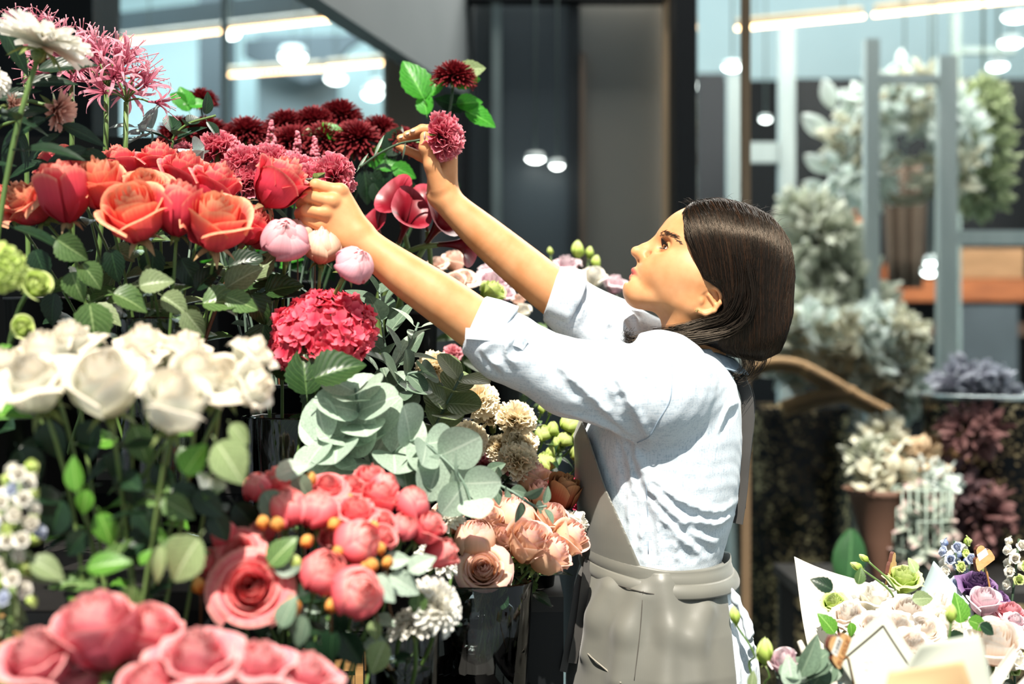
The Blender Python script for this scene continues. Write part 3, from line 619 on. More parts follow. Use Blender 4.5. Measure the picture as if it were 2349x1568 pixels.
PM = {
 'coral': petal('coral_petal', [(0, 'c4283c'), (0.45, 'e84a5a'), (0.78, 'f07264'), (1, 'f7b48c')], 0.3),
 'corald': petal('coral_red_petal', [(0, 'bc2036'), (0.6, 'e04056'), (0.88, 'e85a64'), (1, 'f2a08c')], 0.3),
 'white': petal('white_rose_petal', [(0, 'dfe2c0'), (0.35, 'ecebd9'), (0.8, 'f0efe4'), (1, 'f3e6d2')], 0.35),
 'pink': petal('front_pink_petal', [(0, 'be3a54'), (0.5, 'de6678'), (0.85, 'ec8e98'), (1, 'f4b6b2')], 0.3),
 'spray': petal('spray_rose_petal', [(0, 'd83a50'), (0.5, 'ee5e6c'), (0.85, 'f58288'), (1, 'faaea6')], 0.35),
 'bud': petal('orange_bud_petal', [(0, 'd9682f'), (0.5, 'eb9440'), (1, 'f2c070')], 0.25),
 'peach': petal('peach_rose_petal', [(0, 'eaae7e'), (0.5, 'f3c69e'), (0.85, 'f6d0b6'), (1, 'f5c4bc')], 0.35),
 'brown': petal('russet_rose_petal', [(0, '6d2a1a'), (0.6, '9a4a30'), (1, 'b98a60')], 0.2),
 'ivory': petal('ivory_petal', [(0, 'e6ddbf'), (0.5, 'f2ecdd'), (1, 'f7f4ec')], 0.3),
 'cream': petal('cream_carnation_petal', [(0, 'dcbc84'), (0.5, 'f3deb4'), (1, 'faf0d8')], 0.3),
 'dusty': petal('dusty_carnation_petal', [(0, '98243f'), (0.55, 'c94c66'), (0.9, 'd9697e'), (1, 'ea9ca4')], 0.3),
 'mag': petal('magenta_petal', [(0, 'a81840'), (0.6, 'd82a58'), (1, 'ea5078')], 0.3),
 'wine': petal('wine_mum_petal', [(0, '1e0408'), (0.45, '4e0a14'), (0.85, '70141e'), (1, '8a2a30')], 0.15, 0.6),
 'peony': petal('peony_petal', [(0, 'c95a78'), (0.4, 'e79aac'), (0.8, 'f0b3be'), (1, 'f5c9cc')], 0.3),
 'peonyt': petal('peony_tan_petal', [(0, 'b8705a'), (0.4, 'dba88a'), (0.8, 'eec6ac'), (1, 'f0c8bc')], 0.3),
 'hyd': petal('hydrangea_petal', [(0, 'cc2444'), (0.5, 'e44a62'), (1, 'f27282')], 0.3),
 'ner': petal('nerine_petal', [(0, 'b2405f'), (0.5, 'd07f92'), (1, 'e0a0aa')], 0.3),
 'calla': petal('calla_spathe', [(0, '5c3a20'), (0.25, '5e0e1a'), (0.9, '7c0f20'), (1, 'a83c4c')], 0.08, 0.36),
 'pale': petal('pale_rose_petal', [(0, 'd98a78'), (0.4, 'f0c8b6'), (1, 'f6e0d2')], 0.3),
 'lilac': petal('lilac_petal', [(0, 'c98aa0'), (0.5, 'e2bcc8'), (1, 'efdde2')], 0.3),
 'green': petal('green_bud_petal', [(0, '8caa3c'), (0.6, 'bed46a'), (1, 'dbe6a0')], 0.3),
 'blush': petal('blush_mum_petal', [(0, 'a8695c'), (0.5, 'cf9a8c'), (1, 'e0bcac')], 0.3),
 'mumw': petal('white_mum_petal', [(0, 'dcd2b0'), (0.5, 'f0ecdc'), (1, 'f8f6f0')], 0.3),
 'palepink': petal('blush_bouquet_petal', [(0, 'f3c6a2'), (0.45, 'f8e6d6'), (1, 'fbf5ee')], 0.4),
 'purple': petal('purple_petal', [(0, '3a1a4a'), (0.6, '5d3a70'), (1, '8a6a98')], 0.3),
 'blue': petal('blue_petal', [(0, '6c80b8'), (0.6, 'a0b0d4'), (1, 'd5dcea')], 0.3),
 'rosep': petal('rose_pink_petal', [(0, 'b0455a'), (0.6, 'd47a88'), (1, 'e8a8b0')], 0.3),
}
SHAPES = {}
def reg(key, makers): SHAPES[key] = makers
reg('rose', [lambda s=s: rose_mb(24, .40, s, 1.12) for s in (1, 2, 3)])
reg('rosebud', [lambda s=s: rose_mb(20, .12, s, 1.2) for s in (4, 5)])
reg('roseopen', [lambda s=s: rose_mb(36, .8, s, .9) for s in (6, 7)])
reg('ruffle', [lambda s=s: rose_mb(26, .65, s, 1.1, 1.0) for s in (8, 9, 10)])
reg('globe', [lambda s=s: rose_mb(26, .12, s, .92, 0.2, .55) for s in (11, 12, 13)])
reg('peony', [lambda s=s: rose_mb(26, .10, s, .86, 0.4, .80) for s in (14, 15, 16)])
reg('bud', [lambda: rose_mb(10, .02, 17, 1.3, 0, .9)])
reg('carn', [lambda s=s: carn_mb(52, s) for s in (1, 2, 3)])
reg('mumw', [lambda s=s: mum_mb(120, s, .1, 1.8, .075, .35, .9, .36) for s in (1, 2)])
reg('daisy', [lambda: mum_mb(80, 5, .75, 1.62, .075, .25, .8, .46)])
reg('wine', [lambda s=s: mum_mb(300, s, .03, 1.95, .036, .35, .85, .44) for s in (3, 4, 6)])
reg('blush', [lambda: mum_mb(46, 8, .15, 1.15, .065, .5, 1.0, .45)])
reg('hyd', [lambda: hydr_mb()])
reg('calla', [lambda: calla_mb()])
MESH = {}
def bloom_mesh(shape, pm, var):
    k = (shape, pm, var % len(SHAPES[shape]))
    if k not in MESH:
        mb = SHAPES[shape][k[2]]()
        if shape in ('rose', 'roseopen', 'ruffle', 'rosebud', 'globe', 'peony'):
            rr = sorted(math.hypot(x[0], x[1]) for x in mb.v); mb.xform(Matrix.Scale(.5 / rr[int(len(rr) * .985)] * (.94 if shape == 'rosebud' else 1), 4))
        MESH[k] = mb.mesh(shape + '_bloom', PM[pm])
    return MESH[k]
def shared(key, fn, mat):
    k = (key, mat.name)
    if k not in MESH: MESH[k] = fn().mesh(key, mat)
    return MESH[k]
LEAF_FN = {'rose': lambda: leaf_mb(.72, .18, .25, .05), 'long': lambda: leaf_mb(.34, .2, .3, 0, 4, 10), 'disc': disc_mb, 'oval': lambda: leaf_mb(.6, .2, .15, 0), 'broad': lambda: leaf_mb(.85, .25, .3, .05, 8, 16), 'blade': lambda: leaf_mb(.13, .2, .35, 0, 2, 10, 1.0, .05)}
def put_leaf(root, p, d, face, L, kind='rose', mat=None, name='leaf'):
    """leaf from world point p along d, its flat side turned towards face"""
    d = Vector(d).normalized(); face = Vector(face); y = (face - d * face.dot(d))
    if y.length < 1e-4: y = d.orthogonal()
    y.normalize(); x = y.cross(d); q = Matrix((x, y, d)).transposed().to_quaternion()
    q = q @ Quaternion((0, 0, 1), 0)
    return obj(name, shared(kind + '_leaf', LEAF_FN[kind], mat or L_ROSE), root, Vector(p) - root.location, q, L)
RF = random.Random(21)
BASES = {}
def flower(name, shape, pm, px, py, Y, size_px, axis, label, cat, group, base, leaves=4, leafk='rose', leafmats=None, calyx='rose', stem=None, srad=.0028, var=None, squash=1.0, bloomname='bloom', spin=None, leaf_size=.06, leaf_range=(.25, .8), base_spread=.03, bend=.4, extra=None):
    c = P(px, py, Y); s = S(size_px, Y); ax = Vector(axis).normalized()
    bpos = c - ax * (s * .45 * squash)
    b = Vector(base) + Vector((RF.uniform(-1, 1), RF.uniform(-1, 1), 0)) * base_spread
    t = thing(name, b, label, cat, group)
    v = var if var is not None else RF.randrange(99)
    o = obj(bloomname, bloom_mesh(shape, pm, v), t, bpos - b, zto(ax, RF.uniform(0, 6.28) if spin is None else spin), (s, s, s * squash))
    if calyx == 'rose': obj('calyx', shared('calyx', calyx_mb, extra or SEPAL), t, bpos - b, zto(ax, RF.uniform(0, 6)), s * .8)
    elif calyx == 'carn': obj('calyx', shared('carn_calyx', carncalyx_mb, SEPAL), t, bpos - b + ax * s * .1, zto(ax, 0), s)
    mid = bpos - ax * (bpos - b).length * bend
    path = bez(b, mid, bpos, 12)
    m = MB(); m.tube([p - b for p in path], [srad] * 13, 6); m.build('stem', stem or STEM_G, t)
    lm = leafmats or [L_ROSE, L_DARK, L_ROSE, L_OLIVE]
    for i in range(leaves):
        f = leaf_range[0] + (leaf_range[1] - leaf_range[0]) * (i + RF.random()) / max(1, leaves); k = f * 12; j = min(11, int(k)); p = path[j].lerp(path[j + 1], k - j)
        a = RF.uniform(0, 2 * PI); d = Vector((math.cos(a), math.sin(a) - .35, RF.uniform(-.5, .45)))
        put_leaf(t, p, d, Vector((RF.gauss(0, .5), -.5, 1)), leaf_size * RF.uniform(.75, 1.3), leafk, RF.choice(lm))
    return t
def leaf_px(root, px, py, Y, wpx, ang, kind='rose', mat=None, face=(0.2, -1, .5), tilt=0.0):
    """a leaf seen at px, py (its middle), wpx long, ang = its direction in the picture, degrees"""
    a = math.radians(ang); d = Vector((math.cos(a), tilt, math.sin(a))).normalized(); L = S(wpx, Y)
    put_leaf(root, P(px, py, Y) - d * L * .5, d, face, L, kind, mat)

# ---------------------------------------------------------------- flower stand and vases
st = thing('flower_stand', (-0.6, 2.2, 0), 'black stepped wooden stand carrying the vases of flowers', 'stand')
def step(x0, x1, y0, y1, z):
    m = MB(); m.box(((x0 + x1) / 2 + .6, (y0 + y1) / 2 - 2.2, z - .0125), (x1 - x0, y1 - y0, .025)); m.build('step_board', M_DARKWOOD, st, False)
    m = MB(); m.box(((x0 + x1) / 2 + .6, y0 + .012 - 2.2, (z - .025) / 2), (x1 - x0, .02, z - .025)); m.build('riser', M_BLACK, st, False)
step(-1.25, .0, 1.34, 1.86, .60)
step(-0.32, .03, 1.88, 2.32, .795)
step(-1.25, -.33, 1.88, 2.30, 1.02)
step(-0.45, .085, 2.345, 2.56, .93)
step(-1.25, -.46, 2.33, 2.56, 1.02)
step(-0.42, -.22, 2.19, 2.343, .93)
step(-1.25, .05, 2.58, 3.05, 1.10)
def glass_vase(px, Y, z0, r0, r1, h, label, water=.5, mat=None, square=False):
    t = thing('glass_vase', (P(px, 0, Y).x, Y, z0), label, 'vase', 'glass vases on the flower stand')
    g = .0035; pot(t, [(0, 0.0005), (r0 * .96, .0005), (r0, .006), (r1, h - .003), (r1 - g * .5, h), (r1 - g, h - .003), (r0 - g, .014), (0, .014)], mat or M_GLASS, 'glass')
    if water:
        rw = r0 + (r1 - r0) * water - g - .0004; pot(t, [(0, .0145), (r0 - g - .0006, .0145), (rw, h * water), (0, h * water)], M_WATER, 'water')
    return Vector((t.location.x, Y, z0 + .022))
def bucket(x, Y, z0, r, h, label, mat=None):
    t = thing('flower_bucket', (x, Y, z0), label, 'bucket', 'black flower buckets')
    pot(t, [(0, 0), (r * .85, 0), (r, h), (r * 1.04, h), (r * 1.04, h + .006), (r * .97, h + .006), (r * .82, .01), (0, .01)], mat or M_BLACK, 'bucket_body')
    return Vector((x, Y, z0 + .02))
V_SMALL = glass_vase(922, 2.05, .80, .052, .0545, .145, 'small clear cylinder glass vase holding the white chrysanthemums', .35)
V_PEACH = glass_vase(1095, 2.23, .80, .078, .088, .18, 'wider flared clear glass vase under the peach roses', .55)
V_HYD = glass_vase(680, 2.29, .932, .085, .088, .30, 'large clear cylinder glass vase under the red hydrangea', .4)
V_CORAL = glass_vase(370, 2.17, 1.022, .062, .066, .365, 'tall clear glass vase under the coral roses, above the white ones', .5)
V_WHITE = bucket(-.48, 1.72, .60, .085, .34, 'black bucket hidden under the white roses')
V_PINK = bucket(-.42, 1.47, .60, .09, .20, 'black bucket below the front pink roses at the lower left')
V_SPRAY = bucket(-.27, 1.76, .60, .07, .32, 'black bucket below the coral garden roses')
V_DARK = bucket(.03, 2.46, .93, .05, .07, 'black bucket between the peach roses and the apron')
V_WINE = bucket(-.47, 2.75, 1.10, .10, .36, 'black bucket below the dark red chrysanthemums')
V_CARN = bucket(-.36, 2.45, 1.0 - .07, .055, .34, 'black bucket below the dusty pink carnations')
V_CALLA = bucket(-.20, 2.68, 1.10, .06, .30, 'black bucket below the dark red callas')
V_PALE = bucket(-.05, 2.90, 1.10, .07, .22, 'black bucket behind the arms with pale roses')
V_CREAM = bucket(-.045, 2.66, 1.10, .05, .10, 'black bucket below the cream carnations')
V_NER = bucket(-.79, 2.45, 1.02, .08, .40, 'black bucket below the pink nerines at the left')
V_LEFT = bucket(-.72, 2.02, 1.02, .06, .22, 'black bucket at the left edge below the green hydrangea')
V_STOCK = bucket(-.68, 1.62, .60, .06, .25, 'black bucket at the left edge below the white stock')
# ---------------------------------------------------------------- flowers, bunch by bunch
FRONT = Vector((0.1, -.75, .65))
G = 'coral roses in the tall glass vase'
CR = [ # px, py, Y, size, shape, colour, axis, label
 (62, 462, 2.10, 118, 'ruffle', 'coral', (-.5, -.6, .7), 'ruffled coral rose with orange rims, leftmost full bloom of the coral row'),
 (148, 455, 2.06, 112, 'rosebud', 'corald', (-.1, -.25, 1), 'tight dusky coral rose with pale fold lines beside the leftmost ruffled one'),
 (132, 386, 2.22, 90, 'rose', 'corald', (-.6, .2, .7), 'coral rose seen from the side, highest at the left end of the coral row'),
 (230, 428, 2.10, 118, 'rose', 'coral', (-.15, -.45, .85), 'coral rose with pale orange top, third from left in the middle row'),
 (330, 420, 2.10, 132, 'roseopen', 'coral', (.1, -.6, .75), 'widest coral rose with a broad orange rim, top centre of the bunch'),
 (310, 492, 2.04, 138, 'rose', 'coral', (-.05, -.65, .7), 'large half open orange coral rose at the front centre of the bunch'),
 (407, 492, 2.06, 100, 'rosebud', 'corald', (.1, -.2, 1), 'closed red coral rosebud right of the front centre rose'),
 (497, 512, 2.06, 138, 'rose', 'coral', (.2, -.55, .8), 'large coral rose with pale curled rim, front right of the bunch'),
 (492, 430, 2.16, 105, 'rose', 'corald', (.35, -.2, .9), 'pinkish coral rose behind the front right one'),
 (425, 400, 2.22, 100, 'rose', 'corald', (.2, -.3, .9), 'pale edged coral rose at the back right of the bunch'),
 (362, 378, 2.26, 95, 'rose', 'corald', (0, -.2, 1), 'deep coral rose at the very back, below the silver leaves'),
 (272, 384, 2.24, 92, 'rose', 'corald', (-.2, -.2, 1), 'deep coral rose at the back left of the broad orange one'),
 (575, 522, 2.20, 86, 'rose', 'corald', (.5, -.4, .7), 'small red coral rose half hidden behind the front right one'),
 (597, 538, 2.26, 70, 'rose', 'corald', (.6, -.5, .4), 'small coral rose low beside the pink peony bud'),
 (8, 468, 2.14, 84, 'rose', 'corald', (-.4, -.5, .7), 'coral rose cut off by the left edge of the picture'),
 (182, 392, 2.24, 84, 'rose', 'coral', (-.2, -.1, 1), 'coral rose at the back behind the dusky tight one'),
]
coral = []
for px, py, Y, s, sh, pm, ax, lb in CR:
    coral.append(flower('rose', sh, pm, px, py, Y, s * 1.16, ax, lb, 'rose', G, V_CORAL, 5, leaf_size=.058, srad=.0026, base_spread=.025, leaf_range=(.42, .86), extra=RF.choice([SEPAL, SEPAL_T])))
big = flower('rose', 'rose', 'corald', 638, 425, 2.19, 132, (.62, -.15, .85), 'large single coral rose on a brown stem touched by her near hand', 'rose', G, V_CORAL, 2, stem=STEM_B, bend=.25, leaf_range=(.5, .7), srad=.0035, extra=SEPAL_T)
for i, (px, py, Y, L, a, mt) in enumerate([(155, 566, 2.0, 92, -35, L_ROSE), (205, 625, 2.02, 80, -50, L_ROSE), (172, 650, 2.02, 85, -75, L_ROSE), (290, 684, 2.0, 96, -20, L_ROSE), (348, 648, 2.0, 88, 15, L_OLIVE), (212, 735, 1.98, 125, -80, L_ROSE),
     (395, 692, 2.04, 80, -30, L_OLIVE), (440, 735, 2.04, 80, -55, L_OLIVE), (500, 690, 2.08, 110, 10, L_ROSE), (470, 640, 2.10, 95, 50, L_DARK), (548, 640, 2.12, 110, 35, L_OLIVE), (545, 690, 2.08, 90, -20, L_ROSE), (555, 600, 2.16, 100, 20, L_DARK), (600, 615, 2.2, 90, 60, L_OLIVE),
     (90, 600, 2.06, 90, -70, L_DARK), (260, 600, 2.12, 90, -80, L_DARK), (350, 600, 2.12, 95, -95, L_DARK), (430, 620, 2.12, 95, -60, L_DARK), (120, 700, 2.1, 90, -100, L_DARK), (50, 750, 2.0, 60, -120, L_OLIVE), (320, 760, 2.1, 90, -90, L_DARK), (180, 800, 2.08, 90, -60, L_DARK)]):
    leaf_px(coral[i % 14], px, py, Y, L, a, 'broad' if i < 9 else 'rose', mt, (random.uniform(-.4, .4), -1, random.uniform(.2, .9)))

G = 'white roses in the left bucket'
WR = [(78, 872, 1.66, 150, 'ruffle', (-.15, -.5, .85), 'large white ruffled rose, front left of the white bunch'), (18, 850, 1.72, 110, 'ruffle', (-.4, -.4, .8), 'white rose cut off by the left edge of the picture'),
 (160, 792, 1.78, 118, 'ruffle', (-.1, -.2, 1), 'white rose standing highest at the left of the white bunch'), (105, 822, 1.74, 110, 'rose', (-.2, -.3, .9), 'white rose behind the front left one'),
 (242, 885, 1.66, 150, 'rose', (0, -.5, .85), 'large round white rose, second from left in the front row'), (400, 925, 1.62, 138, 'rose', (.25, -.45, .85), 'white rose hanging lowest with a curled outer petal'),
 (330, 800, 1.80, 125, 'ruffle', (0, -.2, 1), 'white rose at the back centre beneath the glass vase'), (305, 850, 1.74, 100, 'rose', (.1, -.3, .9), 'white rose between the round one and the back centre one'),
 (425, 805, 1.80, 110, 'ruffle', (.2, -.2, 1), 'white rose at the back right of the white bunch'), (512, 855, 1.70, 135, 'roseopen', (.2, -.6, .7), 'open white rose with a golden centre, right of the bunch'),
 (578, 810, 1.74, 90, 'ruffle', (.5, -.1, .8), 'small ruffled white rose sticking up at the right end'), (580, 885, 1.70, 95, 'ruffle', (.8, -.3, .3), 'white rose with petals reaching right toward the glass vase'), (455, 870, 1.70, 105, 'rose', (.15, -.4, .85), 'white rose tucked left of the golden centred one')]
whites = []
for px, py, Y, s, sh, ax, lb in WR:
    whites.append(flower('rose', sh, 'white', px, py, Y, s * 1.24, ax, lb, 'rose', G, V_WHITE, 5, leafmats=[L_ROSE, L_DARK, L_BRIGHT, L_DARK], leaf_size=.055, stem=STEM_P, srad=.0026, base_spread=.04, leaf_range=(.3, .88)))
for i, (px, py, Y, L, a, kd, mt) in enumerate([(172, 1095, 1.62, 95, 100, 'oval', L_BRIGHT), (238, 1295, 1.60, 118, 12, 'oval', L_BRIGHT), (430, 1272, 1.60, 145, -125, 'broad', L_PALE), (365, 1285, 1.60, 110, -95, 'long', L_PALE), (300, 1372, 1.6, 90, -100, 'rose', L_ROSE), (240, 1205, 1.66, 95, -70, 'rose', L_BRIGHT),
   (440, 1060, 1.64, 95, 60, 'broad', L_BRIGHT), (522, 1050, 1.62, 130, -55, 'broad', L_PALE), (545, 990, 1.64, 70, -50, 'rose', L_PALE), (100, 1298, 1.6, 100, -25, 'rose', L_OLIVE), (195, 1145, 1.68, 70, -100, 'rose', L_BRIGHT), (330, 1190, 1.70, 100, -60, 'rose', L_DARK), (400, 1160, 1.70, 100, -30, 'rose', L_ROSE), (300, 1110, 1.72, 110, -90, 'broad', L_DARK), (120, 1000, 1.74, 110, -80, 'broad', L_DARK), (210, 1000, 1.74, 110, -110, 'broad', L_DARK), (320, 1010, 1.74, 110, -70, 'rose', L_ROSE), (420, 1130, 1.72, 90, -20, 'rose', L_DARK),
   (60, 1060, 1.72, 110, -60, 'broad', L_DARK), (130, 1180, 1.70, 110, -110, 'broad', L_DARK), (470, 1150, 1.72, 100, -35, 'rose', L_DARK), (330, 1280, 1.66, 46, 60, 'rose', L_BRIGHT), (180, 1240, 1.68, 90, -130, 'rose', L_DARK), (370, 1090, 1.74, 90, -60, 'rose', L_DARK), (265, 1060, 1.74, 90, -100, 'rose', L_DARK), (500, 1200, 1.74, 90, -60, 'rose', L_DARK)]):
    leaf_px(whites[i % 13], px, py, Y, L, a, kd, mt, (random.uniform(-.4, .4), -1, random.uniform(.3, .9)))

G = 'pink roses at the lower left'
for px, py, Y, s, sh, ax, lb in [(88, 1515, 1.52, 175, 'ruffle', (-.1, -.4, .9), 'blurred pink rose at the lower left corner'), (228, 1460, 1.54, 170, 'rose', (-.2, -.3, .9), 'blurred pink rose standing highest of the front pink roses'), (338, 1468, 1.58, 140, 'rose', (.2, -.3, .9), 'blurred pale pink rose right beside the highest front one'),
   (455, 1515, 1.52, 185, 'ruffle', (.05, -.4, .9), 'broad blurred pink rose in the centre of the front row'), (598, 1525, 1.54, 145, 'ruffle', (.15, -.3, .9), 'blurred pink rose between the broad one and the right end'), (705, 1548, 1.56, 130, 'ruffle', (.3, -.3, .9), 'blurred pink rose at the right end of the front row'),
   (345, 1585, 1.50, 130, 'rose', (0, -.4, .9), 'blurred pink rose peeking in at the bottom edge'), (165, 1560, 1.56, 120, 'rose', (-.1, -.3, .9), 'blurred pink rose low between the corner one and the highest one')]:
    flower('rose', sh, 'pink', px, py, Y, s * 1.14, ax, lb, 'rose', G, V_PINK, 3, leaf_size=.05, leafmats=[L_ROSE, L_PALE, L_DARK], leaf_range=(.5, .9), base_spread=.05)

G = 'coral pink garden roses in the centre'
SP = [(754, 1108, 1.90, 88, 'roseopen', (.1, -.5, .8), 'garden rose with open swirl, top left of the top row'), (808, 1110, 1.92, 84, 'roseopen', (.2, -.4, .9), 'garden rose in the middle of the top row'), (848, 1105, 1.95, 74, 'rose', (.2, -.3, .9), 'garden rose third along the top row'), (880, 1116, 1.92, 62, 'globe', (.5, -.4, .7), 'round garden rose at the right end of the top row'),
 (660, 1166, 1.82, 88, 'globe', (.1, -.45, .9), 'globe shaped garden rose left of the pair in the second row'), (727, 1172, 1.82, 84, 'globe', (.1, -.4, .9), 'globe shaped garden rose right of the pair in the second row'), (636, 1108, 1.88, 90, 'ruffle', (-.1, -.3, .9), 'fluffy garden rose at the upper left under the grey green leaf'), (590, 1120, 1.86, 62, 'globe', (-.3, -.3, .9), 'small garden rose at the far upper left of the bunch'),
 (818, 1178, 1.86, 92, 'ruffle', (.2, -.4, .9), 'fluffy garden rose in the middle of the bunch'), (868, 1150, 1.90, 80, 'rose', (.3, -.3, .9), 'pale garden rose right of the fluffy middle one'), (883, 1190, 1.86, 64, 'roseopen', (.4, -.5, .7), 'pale garden rose with dark heart on the right side'), (819, 1244, 1.80, 98, 'globe', (.55, -.6, .55), 'garden rose turned right with a deep red centre'),
 (946, 1156, 1.90, 72, 'globe', (.3, -.4, .9), 'garden rose highest on the right side beside the white petals'), (926, 1210, 1.88, 58, 'globe', (.3, -.6, .7), 'small garden rose low on the right side'), (976, 1212, 1.90, 80, 'rose', (.6, -.3, .7), 'pale pink garden rose at the right end of the bunch'), (1000, 1272, 1.92, 66, 'rosebud', (.7, -.2, .3), 'elongated pink garden rose hanging over the white chrysanthemums'),
 (546, 1265, 1.78, 108, 'roseopen', (-.1, -.85, .4), 'open coral garden rose, upper of the two open ones at the left'), (575, 1346, 1.74, 160, 'roseopen', (.1, -.95, .35), 'largest wide open coral garden rose at the lower left'), (741, 1314, 1.76, 98, 'globe', (.35, -.7, .6), 'round closed garden rose at the bottom, left of the lowest'), (817, 1360, 1.74, 108, 'globe', (.4, -.8, .35), 'round garden rose with dark mouth, lowest of the bunch'),
 (514, 1228, 1.80, 58, 'globe', (-.2, -.3, .9), 'small round garden rose at the left edge of the bunch'), (484, 1297, 1.80, 66, 'rose', (-.6, -.5, .4), 'garden rose half hidden behind the big pale leaf'), (763, 1238, 1.84, 58, 'rose', (.1, -.6, .7), 'deep red garden rose in the shade between the globes'), (876, 1232, 1.84, 56, 'rose', (.5, -.5, .5), 'deep pink garden rose in the shade at the right'), (600, 1215, 1.86, 66, 'globe', (-.1, -.4, .9), 'garden rose above the left open one, behind the orange buds'), (690, 1125, 1.92, 66, 'rose', (0, -.3, .9), 'garden rose behind the pair of globes')]
sprays = []
for px, py, Y, s, sh, ax, lb in SP:
    sprays.append(flower('garden_rose', sh, 'spray', px, py, Y, s * 1.14, ax, 'coral pink ' + lb, 'rose', G, V_SPRAY, 4, leaf_size=.04, leafmats=[L_EUC, L_DARK, L_ROSE, L_DARK], srad=.0022, base_spread=.03, leaf_range=(.5, .9), bend=.3))
BUDS = [(604, 1198, 34, 1.78), (637, 1202, 36, 1.77), (705, 1241, 34, 1.78), (768, 1202, 34, 1.80), (775, 1265, 30, 1.77), (853, 1297, 36, 1.76), (838, 1300, 26, 1.77), (872, 1258, 32, 1.80), (672, 1392, 46, 1.72), (763, 1388, 36, 1.74), (456, 1343, 40, 1.76), (858, 1208, 28, 1.84), (676, 1290, 38, 1.75), (712, 1100, 34, 1.88), (890, 1290, 30, 1.80), (800, 1140, 24, 1.9)]
for i, (px, py, s, Y) in enumerate(BUDS):
    t = sprays[[4, 4, 4, 5, 11, 11, 19, 15, 17, 18, 16, 9, 18, 0, 13, 1][i]]; c = P(px, py, Y); ss = S(s, Y); ax = Vector((RF.uniform(-.3, .3), -.4, RF.uniform(.3, 1))).normalized(); p = c - ax * ss * .6 - t.location
    o = obj('bud', bloom_mesh('bud', 'green' if i == 12 else 'bud', 0), t, p, zto(ax), ss); o['label'] = 'pale green rosebud' if i == 12 else 'small orange rosebud'
    m = MB(); e = P(px + RF.uniform(-10, 20), py + 130, Y + .05) - t.location; m.tube(bez(e, (p + e) / 2 - ax * .02, p, 6), .0014, 5); m.build('bud_stem', STEM_B, t)
for i, (px, py, L, a, Y, mt) in enumerate([(660, 1080, 90, 25, 1.86, L_EUC), (690, 1110, 80, -60, 1.86, L_EUCD), (625, 1160, 120, -60, 1.8, L_EUCD), (640, 1270, 100, 50, 1.74, L_ROSE), (655, 1300, 80, 10, 1.74, L_EUCD), (870, 1345, 95, -35, 1.76, L_EUC), (960, 1295, 80, 30, 1.84, L_EUC), (920, 1335, 95, -30, 1.84, L_EUC), (655, 1410, 90, 70, 1.7, L_EUCD), (690, 1440, 90, -110, 1.7, L_EUCD),
     (860, 1440, 60, -90, 1.82, L_PALE), (870, 1500, 100, -115, 1.82, L_PALE), (760, 1470, 90, -100, 1.76, L_DARK), (800, 1480, 110, -60, 1.78, L_DARK), (720, 1500, 100, -80, 1.74, L_DARK), (960, 1380, 70, -95, 1.86, L_ROSE), (905, 1285, 70, 10, 1.84, L_EUC), (560, 1180, 100, -50, 1.84, L_DARK), (600, 1420, 90, -80, 1.76, L_DARK), (640, 1360, 90, -60, 1.78, L_DARK), (780, 1420, 80, -90, 1.78, L_DARK), (540, 1430, 80, -70, 1.78, L_DARK)]):
    leaf_px(sprays[i % 24], px, py, Y, L, a, 'rose', mt, (random.uniform(-.4, .4), -1, random.uniform(.2, .8)))

G = 'peach roses in the flared glass vase'
for px, py, Y, s, sh, pm, ax, lb in [(1030, 1190, 2.24, 76, 'rose', 'peach', (-.2, -.3, .9), 'pale peach rose, upper left under the eucalyptus'), (1116, 1196, 2.26, 66, 'rose', 'peach', (.1, -.4, .9), 'deep peach rose behind the round pale one'), (1092, 1240, 2.22, 88, 'globe', 'peach', (.1, -.5, .8), 'round pale peach rose in the middle of the bunch'), (1152, 1240, 2.24, 62, 'rose', 'peach', (.2, -.6, .7), 'small peach rose between the round one and the pink edged one'),
   (1108, 1302, 2.18, 108, 'roseopen', 'peach', (-.05, -.85, .45), 'fully open peach rose, lowest at the front'), (1184, 1188, 2.30, 90, 'globe', 'peach', (.1, -.3, .9), 'tan peach rose at the back under the green sprig'), (1210, 1248, 2.22, 98, 'rose', 'peach', (.4, -.5, .8), 'peach rose with pink rim in the front row'), (1262, 1195, 2.30, 84, 'rose', 'peach', (.4, -.4, .8), 'peach rose with small swirled tip, right back'),
   (1255, 1275, 2.22, 92, 'rose', 'peach', (.7, -.3, .6), 'peach rose turned right, lower right of the bunch'), (1305, 1235, 2.26, 82, 'rose', 'peach', (.7, -.3, .6), 'peach rose nearest to the apron'), (1322, 1195, 2.32, 58, 'ruffle', 'ivory', (.6, -.1, .8), 'ragged cream rose next to the apron, above the nearest peach one'), (1288, 1142, 2.36, 76, 'rosebud', 'brown', (.3, -.2, .9), 'russet brown closed rose under the magenta carnations'),
   (1150, 1165, 2.32, 66, 'rose', 'peach', (-.1, -.3, .9), 'cream and red rose half hidden behind the eucalyptus sprig'), (1222, 1098, 2.40, 80, 'rose', 'peach', (.2, -.2, .9), 'orange tan rose below the cream carnations'), (1236, 1140, 2.36, 52, 'rosebud', 'peach', (.2, -.3, .9), 'small pink peach bud above the sprig end')]:
    flower('rose', sh, pm, px, py, Y, s * 1.12, ax, lb, 'rose', G, V_PEACH, 3, leaf_size=.045, leafmats=[L_DARK, L_ROSE], srad=.0025, base_spread=.03, leaf_range=(.45, .85))
G = 'white chrysanthemums in the small glass vase'
